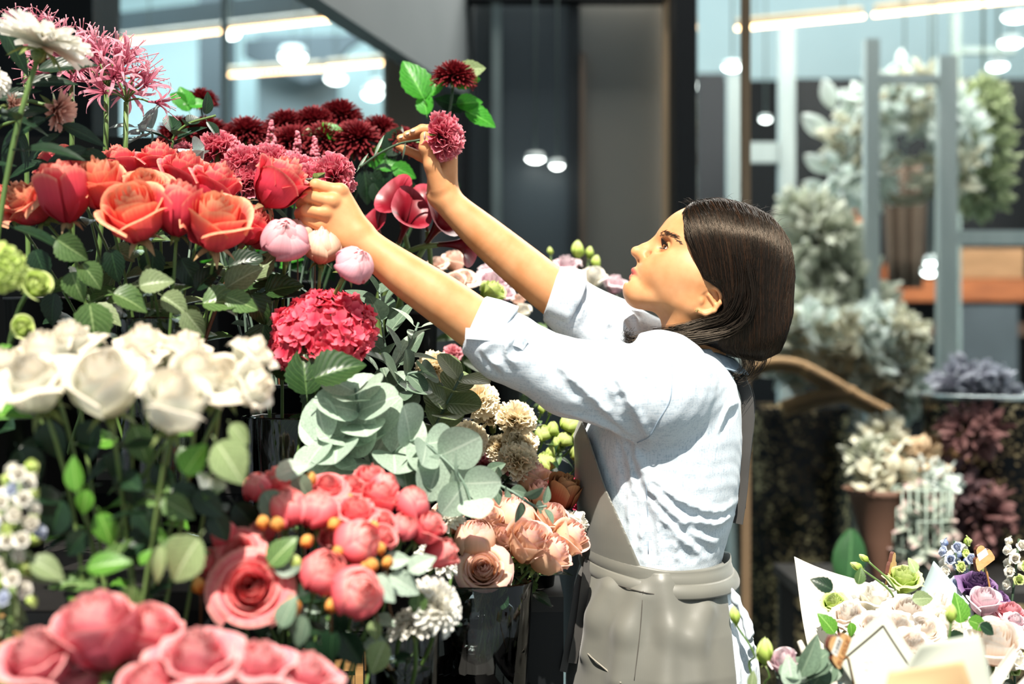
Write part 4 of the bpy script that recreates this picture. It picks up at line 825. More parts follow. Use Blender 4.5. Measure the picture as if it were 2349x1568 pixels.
for px, py, Y, s, sh, ax, lb in [(1042, 1375, 1.88, 150, 'mumw', (.75, -.45, .35), 'big shaggy white chrysanthemum under the peach roses'), (940, 1392, 1.90, 130, 'mumw', (-.15, -.1, 1), 'white chrysanthemum seen from the side above the small vase rim'), (1022, 1255, 2.05, 110, 'mumw', (.5, -.2, .8), 'white chrysanthemum half hidden behind the pink garden roses'), (1010, 1165, 2.12, 100, 'mumw', (-.3, -.2, .9), 'cream chrysanthemum directly under the eucalyptus leaves'), (985, 1335, 1.92, 80, 'mumw', (-.2, -.6, .7), 'white chrysanthemum between the shaggy one and the side view one')]:
    flower('chrysanthemum', sh, 'mumw', px, py, Y, s, ax, lb, 'chrysanthemum', G, V_SMALL, 2, leafmats=[L_DARK], srad=.003, base_spread=.02, leaf_range=(.5, .8), leaf_size=.04)
G = 'cream carnations'
for px, py, Y, s, ax, lb in [(992, 820, 2.42, 80, (-.1, -.4, .9), 'cream carnation highest, left of the rolled cuff'), (1102, 900, 2.42, 82, (.2, -.75, .6), 'cream carnation directly under the rolled cuff'), (1192, 942, 2.42, 84, (.3, -.5, .8), 'cream carnation at the right under the sleeve'), (1075, 998, 2.40, 84, (.1, -.8, .5), 'cream carnation beside the eucalyptus stem'), (1198, 1042, 2.38, 86, (.3, -.6, .6), 'cream carnation lowest at the right'), (1203, 995, 2.42, 76, (.4, -.4, .8), 'cream carnation between the right and the lowest one'), (1130, 935, 2.46, 72, (0, -.3, .9), 'pale cream carnation behind the others in the middle'), (1132, 1018, 2.46, 58, (-.3, -.4, .3), 'small shaded cream carnation hanging in the middle')]:
    flower('carnation', 'carn', 'cream', px, py, Y, s * 1.12, ax, lb, 'carnation', G, V_CREAM, 2, 'blade', [STEM_D], 'carn', STEM_D, .0018, leaf_size=.07, base_spread=.02)
G = 'dusty pink carnations behind the coral roses'
for px, py, Y, s, ax, lb in [(495, 315, 2.44, 92, (-.1, -.3, .9), 'dusty pink carnation highest of the group, under the dark leaves'), (402, 345, 2.48, 88, (-.4, -.3, .8), 'dusty pink carnation at the left end behind the silver leaf pair'), (440, 338, 2.5, 70, (-.2, -.2, .9), 'dusty pink carnation between the left end and the highest'), (560, 348, 2.42, 95, (0, -.4, .9), 'dusty pink carnation left above the single coral rose'), (622, 345, 2.44, 95, (.1, -.4, .9), 'dusty pink carnation right above the single coral rose'),
   (520, 388, 2.40, 90, (-.1, -.6, .8), 'dusty pink carnation left of the single coral rose'), (575, 392, 2.40, 88, (.1, -.6, .8), 'dusty pink carnation touching the single coral rose'), (690, 368, 2.42, 84, (.2, -.4, .9), 'dusty pink carnation right of the two above the coral rose'), (722, 392, 2.38, 88, (.1, -.6, .8), 'dusty pink carnation above the near hand'), (768, 378, 2.40, 84, (.4, -.4, .8), 'dusty pink carnation second from the right end'), (797, 408, 2.34, 96, (.9, -.25, -.05), 'dusty pink carnation facing right above the near hand')]:
    flower('carnation', 'carn', 'dusty', px, py, Y, s * 1.15, ax, lb, 'carnation', G, V_CARN, 2, 'blade', [STEM_C], 'carn', STEM_C, .0022, leaf_size=.08, base_spread=.02, var=None)
G = 'dark red chrysanthemums at the back'
wines = []
for px, py, Y, s, ax, lb in [(455, 203, 2.78, 76, (-.1, -.2, 1), 'dark red chrysanthemum standing above the rest at the left'), (400, 268, 2.74, 96, (-.2, -.2, 1), 'dark red chrysanthemum at the left end of the row'), (475, 268, 2.76, 96, (0, -.2, 1), 'dark red chrysanthemum second in the row'), (562, 268, 2.74, 105, (0, -.3, 1), 'dark red chrysanthemum third in the row, left of the bulge'), (655, 252, 2.76, 95, (0, -.3, 1), 'dark red chrysanthemum fourth in the row'), (668, 290, 2.70, 105, (0, -.5, .9), 'dark red chrysanthemum low in the middle, before the fourth'), (720, 245, 2.76, 100, (0, -.3, 1), 'dark red chrysanthemum under the topmost one in the middle'),
   (785, 229, 2.80, 100, (.1, -.2, 1), 'topmost dark red chrysanthemum of the dense row'), (745, 285, 2.70, 105, (.1, -.5, .9), 'dark red chrysanthemum at the front of the dense row'), (825, 282, 2.70, 115, (.2, -.5, .9), 'large dark red chrysanthemum right of the front one'), (885, 268, 2.76, 84, (.4, -.2, .9), 'dark red chrysanthemum second from the right end'), (935, 296, 2.72, 84, (.4, -.3, .8), 'dark red chrysanthemum at the right end by the fingers'), (1045, 140, 2.66, 96, (.1, -.25, 1), 'single tall dark red chrysanthemum with bright green leaves above the held carnation')]:
    wines.append(flower('chrysanthemum', 'wine', 'wine', px, py, Y, s * 1.12, ax, lb, 'chrysanthemum', G, V_WINE, 4, 'rose', [L_DARK, L_DARK, L_NEON], 'rose', STEM_D, .003, leaf_size=.06, base_spread=.04, leaf_range=(.45, .85), bend=.3))
for px, py, L, a, mt, k in [(955, 190, 120, 115, L_NEON, 12), (1000, 200, 70, 60, L_NEON, 12), (1075, 160, 75, 12, L_PALE, 12), (1060, 182, 80, 5, L_NEON, 12), (1095, 265, 90, -20, L_NEON, 12), (1040, 240, 90, 150, L_DARK, 12), (1070, 235, 70, 10, L_NEON, 12), (975, 240, 70, 100, L_NEON, 12), (425, 232, 75, 110, L_NEON, 0), (412, 228, 55, 150, L_NEON, 0), (450, 238, 50, 10, L_NEON, 0), (765, 305, 70, 125, L_NEON, 8), (785, 320, 60, -15, L_NEON, 8), (705, 310, 40, 80, L_PALE, 8), (730, 310, 40, 90, L_PALE, 8),
    (860, 360, 80, -40, L_NEON, 9), (880, 400, 80, -100, L_DARK, 9), (900, 330, 90, 60, L_DARK, 10), (840, 420, 90, -80, L_DARK, 9), (920, 390, 70, -20, L_NEON, 10), (870, 440, 80, -60, L_DARK, 10), (935, 430, 60, -30, L_DARK, 11), (890, 380, 60, 20, L_NEON, 11), (845, 340, 70, -20, L_DARK, 8)]:
    leaf_px(wines[k], px, py, 2.70, L, a, 'rose', mt, (random.uniform(-.4, .4), -1, random.uniform(.0, .6)))
G = 'peony buds beside the near hand'
for px, py, Y, s, pm, ax, lb in [(655, 548, 2.16, 98, 'peony', (.15, -.75, .5), 'round pale pink peony bud, largest, left of the hand'), (738, 565, 2.20, 84, 'peonyt', (.1, -.3, .9), 'tan pink peony bud right under the hand'), (812, 606, 2.14, 84, 'peony', (.45, -.6, .5), 'pale pink peony bud before the near wrist'), (690, 530, 2.22, 62, 'peonyt', (.4, -.2, .8), 'small peach peony bud behind the largest one')]:
    flower('peony', 'peony', pm, px, py, Y, s * 1.12, ax, lb, 'peony', G, V_HYD + Vector((-.02, -.02, 0)), 3, 'long', [L_DARK, L_OLIVE], 'rose', STEM_G, .003, leaf_size=.08, base_spread=.03, leaf_range=(.55, .9))
hyd = flower('hydrangea', 'hyd', 'hyd', 735, 742, 2.19, 240, (-.15, -.5, .85), 'single big crimson hydrangea head above the eucalyptus', 'hydrangea', None, V_HYD, 0, calyx=None, srad=.004, squash=.95, bloomname='flower_head', base_spread=.02)
for px, py, Y, L, a in [(762, 850, 2.07, 140, 24), (700, 862, 2.12, 130, 95), (690, 990, 2.29, 130, -100), (775, 930, 2.22, 140, 30), (655, 835, 2.2, 120, 115), (725, 905, 2.24, 110, -75), (590, 700, 2.2, 90, -60), (600, 775, 2.2, 100, -100), (570, 650, 2.22, 110, 30), (640, 660, 2.2, 100, 20)]:
    leaf_px(hyd, px, py, Y, L, a, 'broad', L_HYD, (.1, -.8, .6))
G = 'dark red callas behind the hands'
for px, py, Y, s, ax, lb in [(912, 482, 2.58, 120, (-.2, -.55, .8), 'dark red calla highest at the left of the group'), (930, 515, 2.54, 130, (.35, -.5, .8), 'dark red calla with wide open mouth at the front'), (975, 490, 2.60, 110, (-.1, -.4, .9), 'dark red calla half hidden behind the wrist'), (1000, 525, 2.56, 125, (.5, -.5, .7), 'dark red calla in the middle between the arms'), (1048, 560, 2.54, 130, (.85, -.4, .0), 'dark red calla lying farthest right and lowest'), (866, 532, 2.58, 90, (-.3, -.5, .8), 'dark red calla behind the near wrist')]:
    flower('calla', 'calla', 'calla', px, py, Y, s * .86, ax, lb, 'calla lily', G, V_CALLA, 0, calyx=None, stem=STEM_P, srad=.005, base_spread=.025, bend=.55, spin=RF.uniform(-.5, .5))
G = 'pale roses behind the arms'
for px, py, Y, s, sh, pm, ax, lb in [(1002, 600, 2.74, 56, 'roseopen', 'pale', (-.2, -.5, .8), 'pale peach rose under the lowest calla, left'), (1042, 600, 2.76, 56, 'rose', 'pale', (0, -.4, .9), 'pale peach rose under the lowest calla, right'), (1068, 632, 2.72, 62, 'roseopen', 'pale', (.2, -.6, .7), 'open pale peach rose between the forearms'), (1045, 648, 2.70, 50, 'rose', 'pale', (0, -.6, .7), 'small pale peach rose just above the near forearm'), (1132, 648, 2.80, 74, 'ruffle', 'lilac', (.2, -.6, .7), 'pale lilac pink rose between the forearms, left of the far elbow'), (1160, 672, 2.78, 48, 'ruffle', 'lilac', (.3, -.5, .7), 'small lilac pink rose under the far forearm'), (1120, 618, 2.86, 44, 'ruffle', 'lilac', (.2, -.3, .9), 'lilac pink rose touching the far forearm'),
   (1300, 607, 2.94, 66, 'ruffle', 'lilac', (0, -.4, .9), 'pale pink rose above the far cuff'), (1412, 650, 2.94, 60, 'ruffle', 'lilac', (.2, -.4, .9), 'pale pink rose in front of the chin'), (1362, 636, 2.92, 56, 'rose', 'ivory', (.1, -.5, .8), 'ivory rose between the two pale pink ones'), (1200, 715, 2.80, 40, 'rose', 'ivory', (0, -.6, .7), 'small ivory rose under the far sleeve'), (1190, 690, 2.84, 34, 'rose', 'pale', (0, -.6, .7), 'tiny pale rose under the far elbow'),
   (1325, 577, 2.96, 34, 'bud', 'green', (0, -.2, 1), 'pale green bud, highest of three above the pale pink rose'), (1352, 583, 2.96, 24, 'bud', 'green', (.1, -.2, 1), 'pale green bud, middle of three in front of the nose'), (1366, 604, 2.94, 26, 'bud', 'green', (.2, -.2, 1), 'pale green bud, lowest of three in front of the nose'), (1262, 578, 2.96, 16, 'bud', 'green', (-.1, -.2, 1), 'tiny pale green bud beside the far forearm')]:
    flower('rose' if sh != 'bud' else 'flower_bud', sh, pm, px, py, Y, s, ax, lb, 'rose' if sh != 'bud' else 'bud', G, V_PALE, 2, 'rose', [L_DARK, L_ROSE], srad=.002, base_spread=.04, leaf_range=(.6, .9), leaf_size=.04)
G = 'green lisianthus buds'
for i, (px, py, s, w) in enumerate([(1307, 972, 46, 'largest green bloom beside the bib edge'), (1246, 994, 40, 'green bud beside the cream carnation'), (1268, 988, 34, 'green bud behind the left pair'), (1295, 1008, 38, 'green bud in the middle of the cluster'), (1278, 1020, 30, 'green bud low in the middle'), (1254, 1060, 48, 'large green bud lowest at the left'), (1244, 938, 26, 'green bud at the upper left right under the sleeve'), (1264, 938, 26, 'green bud second under the sleeve'), (1322, 1045, 36, 'green bud half behind the bib edge'), (1262, 1040, 28, 'small green bud above the lowest one'), (1320, 1000, 30, 'green bud touching the bib edge')]):
    flower('lisianthus', 'globe' if s > 36 else 'bud', 'green', px, py, 2.56, s, (RF.uniform(-.3, .3), -.5, .8), w + ', behind the apron', 'flower', G, V_CREAM + Vector((.03, .0, 0)), 3, 'long', [L_DARK, L_ROSE], 'rose', STEM_G, .0018, leaf_size=.04, leaf_range=(.4, .95), base_spread=.02)
G = 'magenta carnations beside the apron'
for px, py, s, Y, pm, lb in [(1302, 1112, 66, 2.50, 'mag', 'bright magenta carnation touching the bib edge'), (1248, 1092, 52, 2.54, 'mag', 'magenta carnation below the lowest cream one'), (1328, 1135, 50, 2.50, 'mag', 'magenta carnation lowest beside the bib'), (1110, 1052, 62, 2.52, 'rosep', 'dusty pink carnation under the cream ones'), (1145, 1066, 52, 2.50, 'rosep', 'paler pink carnation right of the dusty pink one'), (1040, 800, 46, 2.62, 'rosep', 'shaded pink carnation just under the near cuff')]:
    flower('carnation', 'carn', pm, px, py, Y, s, (RF.uniform(-.2, .3), -.6, .7), lb, 'carnation', G, V_DARK, 1, 'blade', [STEM_D], 'carn', STEM_D, .002, leaf_size=.05)
# nerines: umbels of narrow curled flowers
G = 'pink nerines at the upper left'
for px, py, Y, s, seed, n, lb in [(245, 165, 2.36, 135, 1, 12, 'pink nerine with spidery petals, rightmost and lowest'), (165, 140, 2.40, 135, 2, 11, 'pink nerine behind the white daisy like bloom'), (60, 90, 2.44, 110, 3, 9, 'pink nerine at the far upper left with one curled petal'), (290, 205, 2.34, 115, 4, 9, 'pink nerine leaning right against the window light')]:
    c = P(px, py, Y); r = random.Random(seed); b = V_NER + Vector((r.uniform(-.04, .04), r.uniform(-.03, .03), 0)); t = thing('nerine', b, lb, 'flower', G)
    hub = c - Vector((0, 0, S(s * .25, Y)))
    for i in range(n):
        a = i * 2.4; th = .25 + 1.35 * (i + .5) / n; d = Vector((math.sin(th) * math.cos(a), math.sin(th) * math.sin(a) * .8 - .1, math.cos(th))).normalized(); e = hub + d * S(s * .42, Y)
        m = MB(); m.tube(bez(hub - b, hub - b + d * S(s * .2, Y) + Vector((0, 0, .01)), e - b, 5), .0016, 5); m.build('flower_stalk', STEM_G, t)
        q = zto(d + Vector((0, 0, -.1)), r.uniform(0, 6)); L = S(s * .62, Y) * r.uniform(.85, 1.1); k = r.randrange(3)
        f = obj('floret', shared('floret%d' % k, lambda: nerfloret_mb(10 + k), PM['ner']), t, e - b, q, L)
        obj('stamens', shared('stamens%d' % k, lambda: nerstamen_mb(20 + k), PM['ner']), f, (0, 0, 0))
    m = MB(); m.tube([p - b for p in bez(b, Vector((hub.x, hub.y, b.z + .3)), hub, 10)], .0045, 7); m.build('stem', STEM_G, t)
G = 'pale chrysanthemums at the upper left corner'
lefts = []
for px, py, Y, s, sh, pm, ax, lb in [(125, 35, 2.02, 215, 'daisy', 'mumw', (.32, .1, .94), 'large white daisy like chrysanthemum seen from below in the top left corner'), (-12, 150, 2.0, 110, 'daisy', 'mumw', (.5, -.3, .6), 'white chrysanthemum petals reaching in from the left edge'), (-2, 205, 2.0, 90, 'daisy', 'mumw', (.6, -.2, -.2), 'lower white chrysanthemum cut off by the left edge'), (152, 262, 2.12, 110, 'blush', 'blush', (.75, -.25, -.35), 'dusty blush chrysanthemum half closed, drooping to the right'), (42, 236, 2.1, 64, 'blush', 'blush', (.7, -.3, .1), 'small blush chrysanthemum at the left among dark leaves'), (65, 268, 2.14, 44, 'blush', 'blush', (.8, -.3, .1), 'brownish chrysanthemum bud left of the drooping one')]:
    lefts.append(flower('chrysanthemum', sh, pm, px, py, Y, s, ax, lb, 'chrysanthemum', G, V_LEFT, 3, 'long', [L_DARK], 'rose', STEM_G, .0042 if s > 150 else .003, leaf_size=.09, leaf_range=(.45, .9), bend=.35))
for i, (px, py, L, a) in enumerate([(25, 95, 150, -60), (100, 185, 130, 10), (135, 148, 150, 15), (95, 100, 110, 50), (60, 290, 150, -160), (25, 330, 150, -120), (180, 300, 120, -20), (100, 330, 130, -150), (160, 350, 120, -170), (30, 215, 110, 20), (200, 355, 140, 170), (70, 380, 120, 190), (40, 260, 130, 20)]):
    leaf_px(lefts[i % 6], px, py, 2.08 + .02 * (i % 4), L, a, 'long', L_DARK, (random.uniform(-.3, .3), -1, random.uniform(.2, .7)))
# left edge: green hydrangea-like blooms, stock
flower('hydrangea', 'hyd', 'green', -5, 600, 1.72, 130, (.4, -.5, .7), 'lime green hydrangea cut off by the left edge', 'hydrangea', None, V_LEFT, 2, leafmats=[L_BRIGHT], calyx=None, bloomname='flower_head')
for px, py, s, lb in [(82, 655, 72, 'small lime green bell shaped bloom at the left'), (50, 752, 56, 'dull green bloom below the lime green one at the left')]:
    flower('hellebore', 'rose', 'green', px, py, 1.86, s, (.5, -.7, .2), lb, 'flower', None, V_LEFT, 2, leafmats=[L_BRIGHT, L_DARK])
for px, py0, py1, n, lb in [(45, 1075, 1260, 26, 'white stock flower spike at the left edge'), (5, 1130, 1330, 18, 'white stock flower spike cut off by the left edge'), (30, 1310, 1400, 10, 'short dim white stock spike low at the left edge')]:
    t = thing('stock_flower', V_STOCK + Vector((RF.uniform(-.03, .03), 0, 0)), lb, 'flower', 'white stock at the left edge')
    for i in range(n):
        f = i / n; a = i * 2.4; c = P(px + 32 * math.cos(a) * (.4 + f * .7), py0 + (py1 - py0) * f, 1.62 + .03 * math.sin(a))
        obj('floret', bloom_mesh('ruffle' if i % 3 else 'rose', 'green' if i % 4 == 0 else 'blue' if i % 7 == 0 else 'ivory', i), t, c - t.location, zto((math.cos(a), math.sin(a) - .4, .4)), S(34, 1.62))
    m = MB(); p = P(px, py0, 1.62) - t.location; m.tube(bez(Vector((0, 0, 0)), Vector((p.x, p.y, p.z * .5)), p, 8), .0035, 6); m.build('stem', STEM_P, t)
    for i in range(3): leaf_px(t, px + random.uniform(-30, 40), py1 + 30 * i, 1.64, 90, random.uniform(-70, 20), 'long', L_OLIVE)

# eucalyptus branches
G = 'eucalyptus branches'
def euc(pts, L, label, base, mat=L_EUC, rad=.0022, start=0.3, pairs=None, kind='disc', seed=1, stem=STEM_C, name='eucalyptus_branch', cat='eucalyptus', group=G, tilt=.5):
    r = random.Random(seed); b = Vector(base); W = [P(*p) for p in pts]; t = thing(name, b, label, cat, group)
    path = spline([b, (b + W[0]) / 2 + Vector((0, .0, .03))] + W, 6); nW = len(W)
    m = MB(); m.tube([p - b for p in path], rad, 6); m.build('stem', stem, t)
    i0 = max(0, len(path) - 6 * (nW - 1) - 1); seg = path[i0:]; tot = len(seg) - 1; n = pairs or max(3, tot // 2)
    for i in range(n):
        f = (i + .5) / n * tot; j = min(tot - 1, int(f)); p = seg[j].lerp(seg[j + 1], f - j); d = (seg[j + 1] - seg[j]).normalized()
        e = d.orthogonal().normalized(); a = i * 1.35 + r.uniform(-.3, .3); e = Quaternion(d, a) @ e; Lf = S(L, p.y) * r.uniform(.8, 1.15) * (1 - .25 * i / n)
        for sg in (1, -1):
            dr = (e * sg + d * tilt + Vector((0, -.25, 0))).normalized(); put_leaf(t, p, dr, d * .7 + Vector((0, -.6, .5)), Lf, kind, mat)
    return t
euc([(850, 1080, 2.16), (830, 1000, 2.14), (822, 940, 2.11), (815, 890, 2.10)], 125, 'upright pale eucalyptus tip with overlapping round leaves below the hydrangea', V_HYD, pairs=7, seed=2)
euc([(800, 1060, 2.14), (775, 1020, 2.10), (735, 1005, 2.09)], 110, 'pale eucalyptus twig reaching left over the glass vase', V_HYD, pairs=3, seed=5)
euc([(880, 1060, 2.14), (950, 1010, 2.10), (1010, 1045, 2.09), (1060, 1100, 2.08), (1085, 1165, 2.08)], 108, 'pale eucalyptus branch arching right over the garden roses', V_HYD, pairs=7, seed=3)
euc([(900, 1090, 2.14), (960, 1080, 2.12), (1000, 1100, 2.1)], 78, 'dull eucalyptus twig under the arching branch', V_HYD, L_EUCD, pairs=3, seed=9)
euc([(1080, 1085, 2.2), (1130, 1105, 2.16), (1180, 1130, 2.14), (1225, 1160, 2.14), (1255, 1160, 2.14)], 66, 'thin green eucalyptus sprig reaching over the peach roses', V_HYD, L_EUCD, pairs=6, seed=4, kind='oval')
euc([(1000, 990, 2.36), (1015, 945, 2.34), (1035, 905, 2.32), (1062, 855, 2.32)], 88, 'olive green eucalyptus stem between the cream carnations', V_CREAM + Vector((0, -.02, 0)), L_OLIVE, pairs=5, seed=6)
euc([(905, 880, 2.40), (885, 800, 2.38), (875, 730, 2.38), (870, 660, 2.40)], 130, 'dark eucalyptus with long leaves right of the hydrangea', V_HYD, L_EUCD, pairs=6, seed=7, kind='oval', tilt=1.0)
euc([(860, 900, 2.34), (900, 850, 2.32), (940, 790, 2.32), (960, 740, 2.34)], 100, 'grey green eucalyptus with pointed leaves under the near forearm', V_HYD, L_EUC, pairs=5, seed=8, kind='long', tilt=.9)
euc([(880, 960, 2.30), (900, 900, 2.28), (930, 860, 2.28), (985, 850, 2.28)], 84, 'grey green eucalyptus branch left of the highest cream carnation', V_HYD, L_EUCD, pairs=5, seed=10)
euc([(345, 345, 2.40), (330, 310, 2.40), (318, 285, 2.40)], 84, 'silvery eucalyptus leaves beside the nerine stems', V_NER, L_SILV, pairs=3, seed=11, kind='oval')
euc([(455, 395, 2.30), (440, 372, 2.28), (446, 352, 2.28)], 72, 'silver eucalyptus leaf pair behind the coral roses', V_CORAL, L_SILV, pairs=2, seed=12)
euc([(385, 370, 2.44), (395, 320, 2.44), (430, 285, 2.44), (495, 265, 2.44)], 84, 'glossy dark green ruscus twig under the dark red chrysanthemums', V_NER, L_DARK, pairs=4, seed=13, kind='oval', stem=STEM_G, name='ruscus_twig', cat='foliage', group=None)
# astilbe plumes
for px, py, lb in [(622, 300, 'small brick pink astilbe plume, left of three'), (682, 325, 'small brick pink astilbe plume, middle of three'), (722, 335, 'small brick pink astilbe plume, right of three')]:
    b = V_CARN + Vector((RF.uniform(-.02, .02), .02, 0)); t = thing('astilbe', b, lb, 'flower', 'astilbe plumes'); m = MB(); tp = P(px, py - 22, 2.55)
    for i in range(60):
        f = RF.random(); c = tp - Vector((0, 0, S(75, 2.55) * f)); a = RF.uniform(0, 6.28); rr = S(14, 2.55) * (f * .9 + .1); m.ball(c - b + Vector((rr * math.cos(a), rr * math.sin(a), 0)), S(4.5, 2.55), 5, 4, RF.random())
    m.build('plume', PM['rosep'], t); m = MB(); m.tube(bez(Vector((0, 0, 0)), Vector((tp.x - b.x, tp.y - b.y, .3)), tp - b, 8), .0015, 5); m.build('stem', STEM_B, t)
# pale petal/leaf standing behind the near forearm
t = flower('lisianthus', 'rose', 'green', 1128, 672, 2.62, 62, (.4, -.3, .8), 'pale green open bloom behind the near forearm', 'flower', None, V_CALLA, 2)
# wooden crate pieces on the stand
def crate(x, y, z, w, d, h, label):
    t = thing('wooden_crate', (x, y, z), label, 'crate')
    for sx in (-1, 1):
        m = MB()
        m.box((sx * (w / 2 - .006), 0, h / 2), (.012, d, h)); m.build('side_board', M_CRATE, t, False)
    for sy in (-1, 1):
        for k in range(2):
            m = MB(); m.box((0, sy * (d / 2 - .006), h * (.26 + .48 * k)), (w - .026, .012, h * .4)); m.build('slat', M_CRATE, t, False)
    m = MB(); m.box((0, 0, .006), (w - .026, d - .026, .012)); m.build('bottom', M_CRATE, t, False)
crate(P(790, 0, 2.2).x - .03, 2.24, .795, .12, .10, .09, 'small pale wooden crate left of the small glass vase')
crate(P(95, 0, 1.84).x, 1.80, .60, .10, .09, .40, 'upright wooden crate under the white stock at the left')
# ---------------------------------------------------------------- sculpting: signed distance fields turned into one smooth mesh
def v3(p): return np.array(p, dtype=np.float64)
class RC:       # rounded cone between two points
    def __init__(s, a, b, r1, r2, flat=None):
        s.a, s.b, s.r1, s.r2 = v3(a), v3(b), r1, r2; s.flat = flat
        s.c = (s.a + s.b) / 2; s.R = np.linalg.norm(s.a - s.b) / 2 + max(r1, r2)
    def __call__(s, p):
        pa = p - s.a; ba = s.b - s.a; h = np.clip(pa @ ba / max(ba @ ba, 1e-12), 0, 1)
        q = pa - h[:, None] * ba
        if s.flat is not None:      # (axis, factor): thinner along an axis
            ax, k = s.flat; ax = v3(ax) / np.linalg.norm(ax); q = q + np.outer(q @ ax, ax) * (1 / k - 1)
        d = np.linalg.norm(q, axis=1) - (s.r1 + (s.r2 - s.r1) * h)
        return d if s.flat is None else d * 0.8
class EL:       # ellipsoid, axes given as rows
    def __init__(s, c, r, ax=None):
        s.c = v3(c); s.r = v3(r); s.R = float(max(s.r)); s.A = np.eye(3) if ax is None else np.array([v3(x) / np.linalg.norm(x) for x in ax])
    def __call__(s, p):
        q = (p - s.c) @ s.A.T; k0 = np.linalg.norm(q / s.r, axis=1); k1 = np.linalg.norm(q / (s.r * s.r), axis=1)
        return k0 * (k0 - 1) / np.maximum(k1, 1e-9)
class STACK:    # upright body of elliptical slices: rows (z, cx, cy, a, b)
    def __init__(s, rows):
        rows = sorted(rows); s.t = np.array(rows); s.c = np.array([s.t[:, 1].mean(), s.t[:, 2].mean(), (s.t[0, 0] + s.t[-1, 0]) / 2]); s.R = (s.t[-1, 0] - s.t[0, 0]) / 2 + 0.45
    def __call__(s, p):
        z = p[:, 2]; T = s.t; zz = np.clip(z, T[0, 0], T[-1, 0]); f = [np.interp(zz, T[:, 0], T[:, i]) for i in range(1, 5)]
        q = np.sqrt(((p[:, 0] - f[0]) / f[2]) ** 2 + ((p[:, 1] - f[1]) / f[3]) ** 2)
        d = (q - 1) * np.minimum(f[2], f[3]); return np.maximum(d, np.abs(z - (T[0, 0] + T[-1, 0]) / 2) - (T[-1, 0] - T[0, 0]) / 2)
class POLY:     # polygon in the x-z plane, extruded along y
    def __init__(s, pts):
        s.v = np.array([[p[0], p[2]] for p in pts]); s.c = np.array([s.v[:, 0].mean(), 2.42, s.v[:, 1].mean()]); s.R = 9
    def __call__(s, p):
        q = p[:, [0, 2]]; V = s.v; n = len(V); d = np.full(len(q), 1e9); sg = np.ones(len(q))
        for i in range(n):
            a = V[i]; b = V[i - 1]; e = b - a; w = q - a; h = np.clip(w @ e / (e @ e), 0, 1); b_ = w - h[:, None] * e
            d = np.minimum(d, (b_ ** 2).sum(1)); c1 = q[:, 1] >= a[1]; c2 = q[:, 1] < b[1]; c3 = e[0] * w[:, 1] > e[1] * w[:, 0]
            f = (c1 & c2 & c3) | (~c1 & ~c2 & ~c3); sg = np.where(f, -sg, sg)
        return sg * np.sqrt(d)
def smin(a, b, k): 
    if k <= 0: return np.minimum(a, b)
    h = np.maximum(k - np.abs(a - b), 0) / k; return np.minimum(a, b) - h * h * k * .25
def smax(a, b, k): return -smin(-a, -b, k)
class SDF:
    def __init__(s, ops=None): s.ops = ops or []          # (op, prim, k)
    def u(s, prim, k=.01): s.ops.append(('u', prim, k)); return s
    def sub(s, prim, k=.004): s.ops.append(('s', prim, k)); return s
    def cut(s, fn, k=.003): s.ops.append(('f', fn, k)); return s      # intersection with a function
    def post(s, fn): s.ops.append(('p', fn, 0)); return s
    def __call__(s, p, c=None, R=None):
        d = np.full(len(p), 0.25)
        if c is None: c = p.mean(0); R = np.linalg.norm(p - c, axis=1).max() if len(p) else 0
        for op, f, k in s.ops:
            if op in 'us':
                if np.linalg.norm(f.c - c) > f.R + R + k + .03: continue
                e = f(p); d = smin(d, e, k) if op == 'u' else smax(d, -e, k)
            elif op == 'f': d = smax(d, f(p), k)
            else: d = f(p, d)
        return d
    def grad(s, p, e=.0008):
        g = np.stack([s(p + np.eye(3)[i] * e) - s(p - np.eye(3)[i] * e) for i in range(3)], 1); return g / np.maximum(np.linalg.norm(g, axis=1), 1e-9)[:, None]
